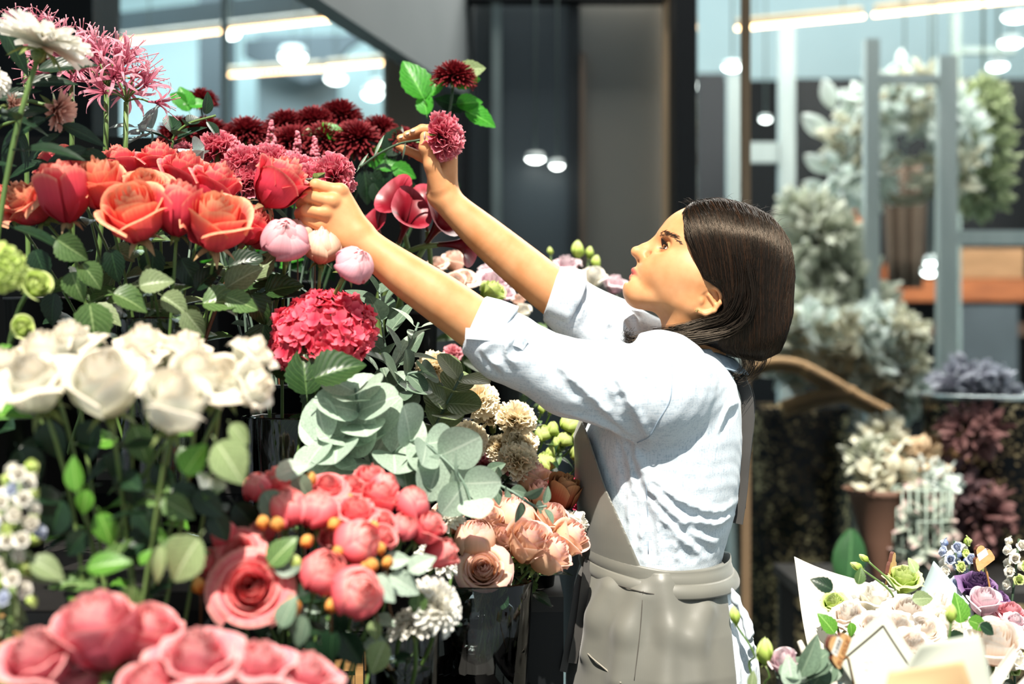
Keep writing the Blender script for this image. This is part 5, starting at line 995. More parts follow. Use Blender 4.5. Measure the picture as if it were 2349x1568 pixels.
def surface_net(sdf, lo, hi, h, n=8):
    """naive surface nets on the blocks near the surface"""
    lo = v3(lo); hi = v3(hi); B = n * h; nb = np.ceil((hi - lo) / B).astype(int); blocks = []
    for i in range(nb[0]):                       # two-level search: slabs of block centres
        jj, kk_ = np.meshgrid(np.arange(nb[1]), np.arange(nb[2]), indexing='ij'); idx = np.stack([np.full(jj.size, i), jj.ravel(), kk_.ravel()], 1)
        cc = lo + (idx + .5) * B; d = sdf(cc, cc.mean(0), np.linalg.norm(hi - lo)); blocks.append(idx[np.abs(d) < B * 1.25 + .004])
    blocks = np.concatenate(blocks)
    g = np.stack(np.meshgrid(*[np.arange(n + 1)] * 3, indexing='ij'), -1).reshape(-1, 3)
    STR = 1 << 20; vk = []; vp = []; quads = []
    off8 = np.array([(a, b, c) for a in (0, 1) for b in (0, 1) for c in (0, 1)])
    key = lambda ijk: (ijk[..., 0].astype(np.int64) * 8192 + ijk[..., 1]) * 8192 + ijk[..., 2]
    for b in blocks:
        base = b * n; pts = lo + (base + g) * h; d = sdf(pts, pts.mean(0), B * .87).reshape(n + 1, n + 1, n + 1)
        s = d < 0
        if s.all() or not s.any(): continue
        cs = [s[a:n + a, bb:n + bb, c:n + c] for a, bb, c in off8]; cd = [d[a:n + a, bb:n + bb, c:n + c] for a, bb, c in off8]
        cnt = sum(x.astype(int) for x in cs); I = np.argwhere((cnt > 0) & (cnt < 8))
        if len(I):
            S8 = np.stack([x[tuple(I.T)] for x in cs], 1); D8 = np.stack([x[tuple(I.T)] for x in cd], 1); acc = np.zeros((len(I), 3)); num = np.zeros(len(I))
            for e in range(8):
                for ax in range(3):
                    if off8[e][ax]: continue
                    f = e + (4, 2, 1)[ax]; m = S8[:, e] != S8[:, f]; t = D8[:, e] / np.where(m, D8[:, e] - D8[:, f], 1); q = off8[e] + np.eye(3)[ax] * t[:, None]
                    acc += q * m[:, None]; num += m
            vk.append(key(base + I)); vp.append(lo + (base + I + acc / num[:, None]) * h)
        for ax in range(3):
            sl = [slice(0, n)] * 3; s2 = [slice(0, n)] * 3; s2[ax] = slice(1, n + 1); a_, b_ = s[tuple(sl)], s[tuple(s2)]; E = np.argwhere(a_ != b_)
            if len(E):
                o1, o2 = np.eye(3, dtype=int)[(ax + 1) % 3], np.eye(3, dtype=int)[(ax + 2) % 3]; G_ = base + E
                q = np.stack([key(G_ - o1 - o2), key(G_ - o2), key(G_), key(G_ - o1)], 1); fl = a_[tuple(E.T)]; q[~fl] = q[~fl][:, ::-1]; quads.append(q)
    vk = np.concatenate(vk); vp = np.concatenate(vp); quads = np.concatenate(quads); o = np.argsort(vk); vk = vk[o]; vp = vp[o]
    j = np.searchsorted(vk, quads); j = np.clip(j, 0, len(vk) - 1); ok = (vk[j] == quads).all(1)
    return vp, j[ok]
def cluster(vp, q, mask, size):
    """thin out the vertices under mask (parts of the body that clothes hide)"""
    k = np.floor(vp / size).astype(np.int64) + 4096; kk_ = (k[:, 0] * 8192 + k[:, 1]) * 8192 + k[:, 2]; kk_[~mask] = -1 - np.arange(len(vp))[~mask]
    un, inv = np.unique(kk_, return_inverse=True); cnt = np.bincount(inv); nv = np.stack([np.bincount(inv, vp[:, i]) / cnt for i in range(3)], 1); q = inv[q]
    faces = []; 
    same = (q[:, 0] == q[:, 1]) | (q[:, 1] == q[:, 2]) | (q[:, 2] == q[:, 3]) | (q[:, 3] == q[:, 0]) | (q[:, 0] == q[:, 2]) | (q[:, 1] == q[:, 3])
    full = q[~same].tolist(); seen = set()
    for f in q[same].tolist():
        g = list(dict.fromkeys(f))
        if len(g) == 3:
            kf = tuple(sorted(g))
            if kf not in seen: seen.add(kf); faces.append(g)
    return nv, full + faces
def net_obj(name, vp, quads, mat, parent, origin, attrs=None):
    me = bpy.data.meshes.new(name)
    if isinstance(quads, np.ndarray):
        me.vertices.add(len(vp)); me.vertices.foreach_set('co', (vp - v3(origin)).astype(np.float32).ravel())
        me.loops.add(quads.size); me.loops.foreach_set('vertex_index', quads.astype(np.int32).ravel())
        me.polygons.add(len(quads)); me.polygons.foreach_set('loop_start', np.arange(0, quads.size, 4, dtype=np.int32)); me.polygons.foreach_set('loop_total', np.full(len(quads), 4, dtype=np.int32))
        me.update(calc_edges=True)
    else: me.from_pydata((vp - v3(origin)).tolist(), [], quads)
    me.validate(); me.polygons.foreach_set('use_smooth', [True] * len(me.polygons))
    for k_, v_ in (attrs or {}).items():
        a = me.attributes.new(k_, 'FLOAT', 'POINT'); a.data.foreach_set('value', v_.astype(np.float32))
    me.materials.append(mat); return obj(name, me, parent)
def plane(pt, n):
    pt = v3(pt); n = v3(n); n = n / np.linalg.norm(n); return lambda p: (p - pt) @ n

# ---------------------------------------------------------------- the woman
YC = 2.42
HIPX = P(1525, 0, YC).x
def H(px, py, dy=0.0): return np.array(P(px, py, YC)) + np.array([0, dy, 0])       # midplane of her head, dy towards the far side
woman = thing('person', (HIPX, YC, 0), 'woman in light blue shirt and grey apron reaching up, a carnation in one hand', 'person')
ORG = woman.location
u_ = np.array([.54, 0, .84]); f_ = np.array([-.84, 0, .54]); s_ = np.array([0, -1.0, 0])       # head: up, forward, towards the camera
skin = SDF()
def head(sd):
    a1 = np.array([255, 0, -113.]); a1 /= np.linalg.norm(a1); a2 = np.array([113, 0, 255.]); a2 /= np.linalg.norm(a2)
    sd.u(EL(H(1658, 588), (.103, .074, .083), [a1, (0, 1, 0), a2]), .02)
    sd.u(RC(H(1574, 566), H(1512, 622), .046, .036), .03)                      # face mass
    sd.u(RC(H(1604, 566), H(1598, 612), .060, .056), .03)
    sd.u(RC(H(1482, 632), H(1470, 652), .0185, .016), .018)                     # mouth mound
    sd.u(RC(H(1456, 662), H(1462, 668), .0165, .017), .016)                    # chin
    sd.u(RC(H(1478, 680), H(1560, 700), .014, .030), .03)
    for y in (-1, 1):
        sd.u(RC(H(1466, 672, .010 * y), H(1585, 702, .050 * y), .013, .016), .028)
        sd.u(RC(H(1585, 702, .050 * y), H(1606, 655, .058 * y), .016, .018), .025)
        sd.u(EL(H(1522, 620, .034 * y), (.026, .022, .028)), .025)             # cheek
        sd.u(RC(H(1530, 602, .040 * y), H(1590, 630, .060 * y), .013, .012), .022)     # cheekbone
        sd.u(EL(H(1492, 628, .022 * y), (.014, .012, .018)), .018)             # smile fold side
        sd.u(RC(H(1526, 542, .012 * y), H(1552, 562, .046 * y), .010, .008), .014)     # brow
        sd.sub(EL(H(1516, 566, .036 * y), (.011, .013, .011)), .014)           # eye socket
        sd.u(EL(H(1562, 655, .043 * y), (.036, .022, .036)), .03); sd.u(EL(H(1580, 625, .048 * y), (.03, .022, .03)), .03)
    # nose
    sd.u(RC(H(1518, 552), H(1480, 570), .0080, .0088), .012)
    sd.u(RC(H(1480, 571), H(1459.5, 577), .0085, .0092), .006)
    sd.u(RC(H(1463, 584), H(1468, 596), .0050, .0048), .005)
    sd.u(RC(H(1510, 566), H(1482, 588), .011, .012), .012)
    for y in (-1, 1):
        sd.u(EL(H(1477, 591, .0108 * y), (.0098, .0062, .0082), [f_, (0, 1, 0), u_]), .006)
        sd.sub(EL(H(1468, 599, .0062 * y), (.0042, .0030, .0036)), .0025)
        sd.sub(RC(H(1486, 584, .0185 * y), H(1489, 598, .0185 * y), .0035, .0035), .006)
    # lips: two soft rolls meeting at the corners
    for y in (-1, 1):
        sd.u(RC(H(1454.5, 620, .003 * y), H(1471, 638, .0235 * y), .0050, .0034), .004)
        sd.u(RC(H(1453.5, 634.5, .002 * y), H(1471, 640, .0228 * y), .0058, .0034), .004)
        sd.sub(RC(H(1447.5, 627.5, .001 * y), H(1470, 640, .0250 * y), .0012, .0016), .002)
    sd.sub(RC(H(1443, 646, -.008), H(1443, 646, .008), .0022, .0022), .008)
    # eyeball mound with lids
    for y in (-1, 1):
        e = H(1532, 578, .0315 * y); sd.u(EL(e, (.0150, .0150, .0150)), .004)
        fw = (f_ * .95 + s_ * -y * .30); fw /= np.linalg.norm(fw)
        sd.sub(EL(e + fw * .0145, (.0060, .0125, .0032), [fw, np.cross(fw, u_), u_]), .0015)
    # ears
    for y in (-1, 1):
        b = .070 * y; ax = [(1, .22 * y, 0), (0, 1, 0), (0, 0, 1)]
        sd.u(EL(H(1612, 690, b - .003 * y), (.0225, .0075, .0235)), .006)
        pts = [(1590, 716, .000), (1606, 722, .002), (1624, 715, .006), (1636, 698, .008), (1639, 678, .008), (1629, 664, .006), (1610, 662, .003), (1598, 670, .001)]
        for i in range(len(pts) - 1):
            r_ = [.0055, .0048, .0038, .0034, .0034, .0034, .0034, .0034][i]; p_, q_ = pts[i], pts[i + 1]; sd.u(RC(H(p_[0], p_[1], b + p_[2] * y), H(q_[0], q_[1], b + q_[2] * y), r_, .0036), .0035)
        sd.sub(EL(H(1610, 692, b + .0085 * y), (.0125, .0068, .0135)), .004)
        sd.sub(RC(H(1618, 676, b + .007 * y), H(1630, 688, b + .009 * y), .0035, .0035), .003)
        sd.u(EL(H(1596, 692, b + .002 * y), (.0045, .005, .0065)), .004)
        sd.u(RC(H(1612, 680, b + .004 * y), H(1627, 704, b + .006 * y), .0030, .0028), .004)
    sd.u(RC(H(1592, 700), H(1588, 830), .052, .056), .022)                     # neck
    sd.u(RC(H(1560, 735, -.034), H(1530, 815, -.018), .012, .012), .022); sd.u(RC(H(1560, 735, .034), H(1530, 815, .018), .012, .012), .022)
head(skin)
A3 = lambda px, py, Y: np.array(P(px, py, Y))
# torso, hips and legs (kept a little inside the clothes)
zof = lambda py: P(0, py, YC).z; xof = lambda px: P(px, 0, YC).x; mm = lambda px: S(px, YC)
skin.u(STACK([(zof(815), xof(1575), YC, mm(62), .075), (zof(860), xof(1560), YC, mm(90), .130), (zof(920), xof(1540), YC, mm(120), .150), (zof(1000), xof(1525), YC, mm(140), .148), (zof(1100), xof(1520), YC, mm(135), .140), (zof(1200), xof(1515), YC, mm(120), .128), (zof(1280), xof(1508), YC, mm(112), .122), (zof(1400), xof(1515), YC, mm(135), .145), (zof(1530), xof(1525), YC, mm(160), .165), (.72, xof(1525), YC, mm(140), .15)]), .03)
for y in (-1, 1):
    hx = xof(1520); skin.u(RC((hx, YC + .085 * y, .82), (hx + .01, YC + .09 * y, .47), .088, .055), .05); skin.u(RC((hx + .01, YC + .09 * y, .47), (hx + .03, YC + .09 * y, .09), .055, .036), .03)
    skin.u(RC((hx + .03, YC + .09 * y, .05), (hx - .13, YC + .10 * y, .03), .035, .025), .03)
# near arm
skin.u(RC(A3(1520, 875, 2.29), A3(1300, 855, 2.25), .062, .045), .04); skin.u(RC(A3(1300, 855, 2.25), A3(1098, 748, 2.23), .045, .0385), .03)
def limb(pts, radii, n=7):
    C3 = [np.array(v) for v in spline([Vector(A3(*q)) for q in pts], n)]; R3 = [v.x for v in spline([Vector((r, 0, 0)) for r in radii], n)]
    for i in range(len(C3) - 1): skin.u(RC(C3[i], C3[i + 1], R3[i], R3[i + 1]), .0012)
limb([(1150, 785, 2.235), (1085, 738, 2.23), (1010, 684, 2.225), (930, 630, 2.225), (862, 578, 2.225), (825, 546, 2.225)], [.042, .0405, .0385, .0338, .0272, .0255])
W = A3(828, 548, 2.225)
KN = {'i': (781, 440, 2.217), 'm': (764, 464, 2.208), 'r': (749, 490, 2.209), 'l': (738, 517, 2.217)}
for k_, r1 in (('i', .0200), ('m', .0185), ('r', .0180), ('l', .0165)):
    o_ = {'i': (822, 528), 'm': (818, 540), 'r': (812, 553), 'l': (806, 562)}[k_]; skin.u(RC(A3(o_[0], o_[1], 2.226), A3(KN[k_][0] + 4, KN[k_][1] + 3, KN[k_][2] + .004), r1, .0122), .014)
FN = [[(781, 440, 2.217), (724, 424, 2.207), (703, 440, 2.228), (697, 456, 2.245)], [(764, 464, 2.208), (707, 450, 2.198), (691, 459, 2.222), (688, 468, 2.240)], [(749, 490, 2.209), (702, 482, 2.200), (687, 489, 2.222), (686, 495, 2.238)], [(738, 517, 2.217), (704, 506, 2.209), (690, 505, 2.226), (689, 507, 2.240)]]
for c_, rr in zip(FN, [(.0112, .0092, .0082, .0070), (.0112, .0092, .0080, .0070), (.0106, .0088, .0078, .0068), (.0096, .0078, .0070, .0062)]):
    for i in range(3): skin.u(RC(A3(*c_[i]), A3(*c_[i + 1]), rr[i], rr[i + 1]), .0035)
    skin.u(EL(A3(*c_[0]) + np.array([0, -.003, .002]), (rr[0] * 1.02,) * 3), .006)
for a, b, r1, r2 in [((808, 520, 2.240), (762, 486, 2.262), .016, .0125), ((762, 486, 2.262), (724, 470, 2.262), .0115, .0095), ((724, 470, 2.262), (702, 466, 2.256), .0095, .0078)]: skin.u(RC(A3(*a), A3(*b), r1, r2), .008)
# far arm
skin.u(RC(A3(1530, 860, 2.56), A3(1400, 765, 2.53), .062, .050), .04); skin.u(RC(A3(1400, 765, 2.53), A3(1275, 672, 2.50), .050, .0400), .03)
limb([(1330, 715, 2.51), (1270, 670, 2.50), (1190, 605, 2.495), (1108, 536, 2.49), (1050, 484, 2.487), (1018, 450, 2.485)], [.042, .041, .0388, .0338, .0275, .0252])
for a, b, r1, r2 in [((1022, 452, 2.482), (1034, 332, 2.478), .0195, .0125), ((1018, 448, 2.488), (1026, 330, 2.496), .0190, .0122), ((1012, 446, 2.494), (1012, 342, 2.510), .0185, .0118), ((1006, 444, 2.494), (992, 372, 2.512), .0170, .0110)]: skin.u(RC(A3(*a), A3(*b), r1, r2), .014)
FF = [[(1034, 330, 2.478), (1004, 297, 2.466), (968, 296, 2.464), (949, 303, 2.462)], [(1026, 330, 2.497), (992, 302, 2.487), (953, 304, 2.482), (934, 309, 2.480)], [(1012, 340, 2.511), (975, 314, 2.504), (937, 313, 2.500), (919, 317, 2.497)], [(992, 374, 2.513), (962, 357, 2.510), (930, 343, 2.504), (914, 335, 2.500)]]
for c_, rr in zip(FF, [(.0108, .0090, .0082, .0070), (.0108, .0090, .0080, .0070), (.0104, .0086, .0078, .0070), (.0098, .0086, .0074, .0062)]):
    for i in range(3): skin.u(RC(A3(*c_[i]), A3(*c_[i + 1]), rr[i], rr[i + 1]), .003)
for a, b, r1, r2 in [((1008, 430, 2.470), (990, 378, 2.455), .0175, .0130), ((990, 378, 2.455), (977, 340, 2.448), .0122, .0105), ((977, 340, 2.448), (975, 313, 2.449), .0104, .0088)]: skin.u(RC(A3(*a), A3(*b), r1, r2), .007)
skin.u(EL(A3(977, 338, 2.447), (.0112, .0105, .0105)), .005)
vp, qd = surface_net(skin, (-.42, 2.10, -.004), (.56, 2.74, 1.78), .0017)
torso_mask = (vp[:, 2] < P(0, 860, YC).z) & (vp[:, 0] > P(1340, 0, YC).x - .1) & (vp[:, 2] < 1.30)
hidden = (vp[:, 2] < 1.26) & (vp[:, 0] > .02)
vp2, fc = cluster(vp, qd, hidden, .012)
lipd = np.full(len(vp2), 1.0)
for y in (-1, 1):
    for a, b, r1, r2 in [((1452, 620), (1470, 638), .0070, .0042), ((1450.5, 635), (1470, 641), .0072, .0042)]:
        lipd = np.minimum(lipd, RC(H(*a, .0 * y), H(*b, .0245 * y), r1, r2)(vp2))
lip = np.clip(.5 - lipd / .0022, 0, 1)
mk = NT('skin')
at_ = mk.n('ShaderNodeAttribute', attribute_name='lip'); nz_ = mk.noise(30, 4); base_ = mk.ramp(nz_, [(.3, lin('c68858')), (.7, lin('d59c6e'))])
mk.l(mk.mix(at_.outputs['Fac'], base_, lin('b55a52')), mk.p.inputs['Base Color']); mk.p.inputs['Roughness'].default_value = .5; mk.p.inputs['Specular IOR Level'].default_value = .35
mk.p.inputs['Subsurface Weight'].default_value = .12; mk.p.inputs['Subsurface Radius'].default_value = (.012, .005, .003); mk.p.inputs['Subsurface Scale'].default_value = .6
mk.bump(mk.noise(900, 2), .08, .0004)
M_SKIN = mk.m
body = net_obj('body', vp2, fc, M_SKIN, woman, ORG, {'lip': lip})
print('body verts', len(vp), len(vp2))
O3 = np.array(ORG)
def loc(p): return Vector(np.array(p) - O3)
# eyes
M_EYE = NT('eye_white'); 
tcx = M_EYE.n('ShaderNodeAttribute', attribute_name='puv'); spx = M_EYE.n('ShaderNodeSeparateXYZ'); M_EYE.l(tcx.outputs['Vector'], spx.inputs[0])
M_EYE.l(M_EYE.ramp(spx.outputs[1], [(0.0, lin('0a0706')), (.10, lin('0a0706')), (.115, lin('4a2f1d')), (.20, lin('3a2417')), (.225, lin('e8ded4')), (1, lin('e3d6ca'))]), M_EYE.p.inputs['Base Color']); M_EYE.p.inputs['Roughness'].default_value = .08
for y in (-1, 1):
    fw = f_ * .97 + s_ * -y * .10 + u_ * .12; fw /= np.linalg.norm(fw)
    m = MB(); m.ball((0, 0, 0), .0131, 24, 20); m.xform(zto(-Vector(fw)).to_matrix().to_4x4()); o = m.build('eye', M_EYE.m, woman); o.location = loc(H(1532, 578, .0315 * y))
# eyebrows and lashes
M_HAIRD = surf('brow_hair', '1d130e', .5, scale=60)
for y in (-1, 1):
    m = MB(); r = random.Random(5)
    for i in range(64):
        f = r.random(); a = H(1521, 545, .016 * y) * (1 - f) ** 2 + H(1541, 536, .036 * y) * 2 * f * (1 - f) + H(1552, 570, .052 * y) * f * f
        a = a + u_ * (.004 + r.uniform(-.0026, .0026) * (1 - f * .6)); d_ = (f_ * -.35 + u_ * .35 * (1 - f) + np.array([0, .8 * y, 0]) + np.array([r.gauss(0, .12), 0, r.gauss(0, .12)])); d_ /= np.linalg.norm(d_)
        pts = np.array([a + d_ * t for t in (0, .003, .006, .008)])
        for _ in range(3): pts = pts - (skin(pts) - .0006)[:, None] * skin.grad(pts)
        m.tube([loc(p) for p in pts], [.00028, .00030, .0002, .0001], 4, False)
    m.build('eyebrow', M_HAIRD, woman)
    m = MB(); e = H(1532, 578, .0315 * y)
    for up in (1, -1):
        for i in range(30 if up > 0 else 16):
            f = (i + .5) / (30 if up > 0 else 16); fw = f_ * .95 + s_ * -y * .30; fw /= np.linalg.norm(fw); sd_ = np.cross(fw, u_)
            a = e + fw * (.0148 - .005 * (2 * f - 1) ** 2) + sd_ * (.0125 * (2 * f - 1)) + u_ * (up * .0036 * (1 - (2 * f - 1) ** 2) ** .5); d_ = fw * .85 + u_ * (.55 * up if up > 0 else -.45) + sd_ * (2 * f - 1) * .5
            L = .0105 if up > 0 else .0045; m.tube([loc(a + d_ * L * t + u_ * up * .25 * L * t * t) for t in (0, .35, .7, 1)], [.0004, .00038, .0002, .00008], 4, False)
    m.build('eyelashes', M_HAIRD, woman)
# ear stud
m = MB(); m.ball((0, 0, 0), .0022, 10, 8); 
for i in range(6): m.ball((.0024 * math.cos(i * 1.05), -.0004, .0024 * math.sin(i * 1.05)), .0011, 8, 6)
o = m.build('earring', surf('gold', 'e2b878', .2, metal=.9), woman); o.location = loc(H(1585, 714, -.0785))
# nails of the far thumb and fingers
M_NAIL = surf('nail_varnish', 'd9c2a0', .25, col2='8f8f96', scale=160)
def nail(px, py, Y, r, ax, nm='fingernail'):
    m = MB(); m.ball((0, 0, 0), r, 12, 8); m.xform(zto(ax).to_matrix().to_4x4()); o = m.build(nm, M_NAIL, woman); o.location = loc(A3(px, py, Y))
nail(974.5, 312, 2.4415, (.0062, .0022, .0078), (0.02, 0, 1), 'thumbnail')
nail(947, 299.5, 2.457, (.005, .0045, .0022), (-.3, -.6, .7)); nail(934, 306, 2.475, (.0045, .004, .002), (-.3, -.6, .7)); nail(919, 314, 2.492, (.0045, .004, .002), (-.3, -.6, .7))

# ---------------------------------------------------------------- clothes
def ridge(sd, pts, r, k=.012):
    for i in range(len(pts) - 1): sd.u(RC(pts[i], pts[i + 1], r, r), k)
shirt = SDF()
TB = [(zof(800), xof(1572), YC, mm(66), .080), (zof(822), xof(1568), YC, mm(84), .115), (zof(850), xof(1558), YC, mm(112), .148), (zof(880), xof(1545), YC, mm(140), .165), (zof(920), xof(1533), YC, mm(162), .172), (zof(1000), xof(1518), YC, mm(181), .172), (zof(1100), xof(1518), YC, mm(176), .165), (zof(1180), xof(1516), YC, mm(166), .156), (zof(1240), xof(1508), YC, mm(156), .148), (zof(1285), xof(1503), YC, mm(148), .141), (zof(1340), xof(1512), YC, mm(162), .150), (zof(1420), xof(1526), YC, mm(186), .168), (zof(1500), xof(1534), YC, mm(202), .182), (zof(1580), xof(1536), YC, mm(206), .190), (.66, xof(1534), YC, mm(206), .192)]
shirt.u(STACK(TB), .03)
shirt.u(EL(A3(1515, 870, 2.275), (.082, .075, .078)), .04); shirt.u(EL(A3(1530, 865, 2.56), (.085, .075, .075)), .04)
for a, b, r1, r2 in [((1500, 895, 2.275), (1310, 868, 2.245), .086, .058), ((1310, 868, 2.245), (1160, 795, 2.228), .058, .052), ((1160, 795, 2.228), (1070, 730, 2.225), .052, .0445)]: shirt.u(RC(A3(*a), A3(*b), r1, r2), .02)
for a, b, r1, r2 in [((1530, 850, 2.56), (1400, 770, 2.53), .082, .064), ((1400, 770, 2.53), (1250, 658, 2.50), .064, .0455)]: shirt.u(RC(A3(*a), A3(*b), r1, r2), .02)
# folds (raised rolls of cloth), near sleeve and back
def fold(pts, r, k=.012):       # points given as px, py and laid on the shirt's camera side: a soft roll with a shallow valley below it
    ys = np.linspace(2.02, 2.62, 300); q = []
    for px, py in [tuple(v)[:2] for v in spline([Vector((x, y, 0)) for x, y in pts], 3)]:
        ray = np.array([A3(px, py, y) for y in ys]); d = shirt(ray); q.append(ray[int(np.argmax(d < 0)) if (d < 0).any() else 120])
    q = np.array(q); nn = shirt.grad(q); n_ = len(q) - 1
    for i in range(n_):
        t = (q[i + 1] - q[i]) / (np.linalg.norm(q[i + 1] - q[i]) + 1e-9); sd_ = np.cross(nn[i], t); sd_ = sd_ if sd_[2] < 0 else -sd_
        w0, w1 = [.35 + .65 * math.sin(PI * min(1, (j + .5) / (n_ + .5))) for j in (i, i + 1)]; V = .016
        FOLDS.append(('u', RC(q[i] - nn[i] * r * .45 * (2 - w0), q[i + 1] - nn[i + 1] * r * .45 * (2 - w1), r * w0, r * w1), k))
        g0 = q[i] + sd_ * r * 2.3 + nn[i] * (V - .0024 * w0); g1 = q[i + 1] + sd_ * r * 2.3 + nn[i + 1] * (V - .0024 * w1); FOLDS.append(('s', RC(g0, g1, V, V), .004))
FOLDS = []
for pts, r in [([(1235, 760), (1290, 850), (1360, 915), (1440, 990)], .006), ([(1385, 800), (1420, 880), (1460, 950), (1490, 1005)], .0065), ([(1345, 790), (1375, 850), (1410, 920)], .004), ([(1180, 835), (1165, 800), (1185, 770)], .006), ([(1150, 850), (1120, 810), (1130, 790)], .005), ([(1440, 1010), (1480, 1080), (1560, 1150), (1640, 1175), (1690, 1150)], .0065), ([(1460, 1050), (1500, 1130), (1570, 1200), (1640, 1245)], .0075), ([(1490, 1150), (1540, 1220), (1600, 1265)], .006), ([(1590, 1195), (1640, 1205), (1685, 1180)], .005), ([(1430, 1010), (1445, 1100), (1450, 1230)], .004), ([(1500, 1180), (1510, 1270)], .005), ([(1540, 1220), (1545, 1275)], .004), ([(1480, 1200), (1480, 1280)], .004), ([(1690, 925), (1665, 945), (1650, 985)], .005), ([(1290, 945), (1380, 970), (1450, 1010)], .006), ([(1400, 790), (1440, 840), (1500, 880)], .004),
    ([(1684, 1350), (1705, 1420), (1712, 1500)], .006), ([(1700, 1380), (1726, 1460), (1734, 1560)], .006), ([(1690, 1470), (1696, 1560)], .006), ([(1305, 660), (1340, 700), (1330, 740)], .005), ([(1345, 665), (1385, 720), (1400, 780)], .006), ([(1395, 685), (1430, 730), (1440, 780)], .005), ([(1440, 700), (1460, 750)], .005)]: fold(pts, r)
for op_, f, k in FOLDS: shirt.ops.append((op_, f, k))
def wrink(p, d):
    x, y, z = p[:, 0], p[:, 1], p[:, 2]; a = .00045 * np.sin(z * 95 + 14 * x + 3 * np.sin(y * 40)) * np.sin(x * 60 + 9 * np.sin(z * 22)) + .0003 * np.sin(x * 150 - z * 90 + 5 * np.sin(y * 31)); return d + a
shirt.post(wrink)
CN = A3(1088, 741, 2.23); cn_n = np.array([-.91, 0, .41]); CFAR = A3(1266, 670, 2.50); cf_n = np.array([-.90, 0, .30])
def not_cuffs(p):
    a = (p - CN) @ cn_n; a = np.where(p[:, 0] < .16, a, -1); nearside = p[:, 1] < 2.38
    b = (p - CFAR) @ cf_n; b = np.where(p[:, 0] < .16, b, -1)
    return np.where(nearside, a, b)
shirt.cut(not_cuffs, .004)
# neckline: open towards the throat
shirt.sub(RC(H(1585, 700), H(1560, 818), .060, .058), .006)
shirt.sub(RC(H(1540, 790), H(1440, 830), .035, .03), .01)
sv, sq = surface_net(shirt, (-.10, 2.05, .66), (.50, 2.78, 1.50), .0026)
k = NT('shirt_linen'); 
w1 = k.noise(420, 2, stretch=(1, 1, .12)); w2 = k.noise(420, 2, stretch=(.12, 1, 1)); md_ = k.n('ShaderNodeMath', operation='ADD'); k.l(w1, md_.inputs[0]); k.l(w2, md_.inputs[1])
k.l(k.ramp(md_.outputs[0], [(.75, lin('b4c3d0')), (1.2, lin('d0dae3'))]), k.p.inputs['Base Color']); k.p.inputs['Roughness'].default_value = .75; k.p.inputs['Specular IOR Level'].default_value = .25; k.p.inputs['Sheen Weight'].default_value = .15
k.bump(md_.outputs[0], .25, .0008)
M_SHIRT = k.m
shirt_o = net_obj('shirt', sv, sq, M_SHIRT, woman, ORG)
# rolled cuffs: folded bands with a wavy free edge
def cuff(c, n, r0, r1, L, name='cuff', up=None, seed=1):
    n = v3(n) / np.linalg.norm(n); e1 = np.cross(n, (0, 1, 0)); e1 /= np.linalg.norm(e1); e2 = np.cross(n, e1); m = MB(); r = random.Random(seed)
    def f(u, v):
        a = u * PI; w_ = .0016 * math.sin(5 * a + seed) + .0012 * math.sin(9 * a); prof = [(0.004, r0 - .005), (.0012, r0 - .001), (.004, r0 + .0025), (L * .5, (r0 + r1) / 2 + .004), (L, r1 + .0035), (L + .001, r1 - .002)]
        t = v * 5; i = min(4, int(t)); q = t - i; d_ = prof[i][0] * (1 - q) + prof[i + 1][0] * q; rr = prof[i][1] * (1 - q) + prof[i + 1][1] * q + w_ * v
        p = v3(c) - n * (d_ - .003 + (.004 * math.sin(2 * a + seed) if v > .7 else 0)) + (e1 * math.cos(a) + e2 * math.sin(a)) * rr; return tuple(p - O3)
    m.grid(f, 64, 15); return m.build(name, M_SHIRT, woman)
cuff(CN, cn_n, .0445, .0500, .052, seed=2); cuff(CFAR, cf_n, .0450, .0500, .05, seed=4)
M_BTN = surf('button', 'e8ecee', .3)
m = MB(); m.lathe([(0, .0006), (.0035, .0006), (.0045, .0018), (.0055, .0018), (.006, .0006), (.0058, 0), (0, 0)], 20); m.xform(zto((-.05, -1, .2)).to_matrix().to_4x4()); bo = m.build('button', M_BTN, woman)
def on_shirt(px, py, off=0.0, sdf=None, y0=2.02, y1=2.5):
    ys = np.linspace(y0, y1, 400); ray = np.array([A3(px, py, y) for y in ys]); d = (sdf or shirt)(ray); i = int(np.argmax(d < off)) if (d < off).any() else 0; return ray[i]
bo.location = loc(A3(1166, 775, 2.1712))
M_SEAM = surf('seam_thread', '9fb2c4', .8)
def seam(pts, r=.0009, off=0.0004, sdf=None, mat=None, name='seam'):
    P3 = [on_shirt(px, py, off, sdf) for px, py in pts]; m = MB(); m.tube([loc(p) for p in spline(P3, 6)], r, 5); return m.build(name, mat or M_SEAM, woman)
seam([(1532, 772), (1541, 830), (1541, 890), (1534, 925), (1510, 965), (1490, 1000), (1462, 1015)]); seam([(1481, 1100), (1486, 1180), (1487, 1270)])
# apron: a second skin just outside the shirt, cut to its outline
BIBN = np.array([.925, 0, .38]); BIBP = A3(1330, 960, YC)
def bib_region(p):
    z = p[:, 2]; zw = zof(1275)
    # bib: in front of the slanted edge, above the waist; skirt: in front of the back opening, below it
    xe = np.interp(z, [zof(1268), zof(1100), zof(960), zof(900)], [xof(1452), xof(1378), xof(1333), xof(1325)]); bib = np.maximum(p[:, 0] - xe, z - zof(930))
    skirt = np.maximum(p[:, 0] - np.interp(z, [.66, zof(1568), zof(1400), zof(1290)], [xof(1662), xof(1660), xof(1652), xof(1650)]), z - zof(1278)); return np.minimum(bib, skirt)
apr = STACK(TB)
AB = [(z, cx - (.010 if z < zof(1300) else .004), cy, a + .013, b + .013) for z, cx, cy, a, b in TB]; apron = SDF(); apron.u(STACK([r_ for r_ in AB if r_[0] < zof(900)]), .01)
def torso_only(p): return -(STACK(TB)(p) + .002)
AFOLD = []
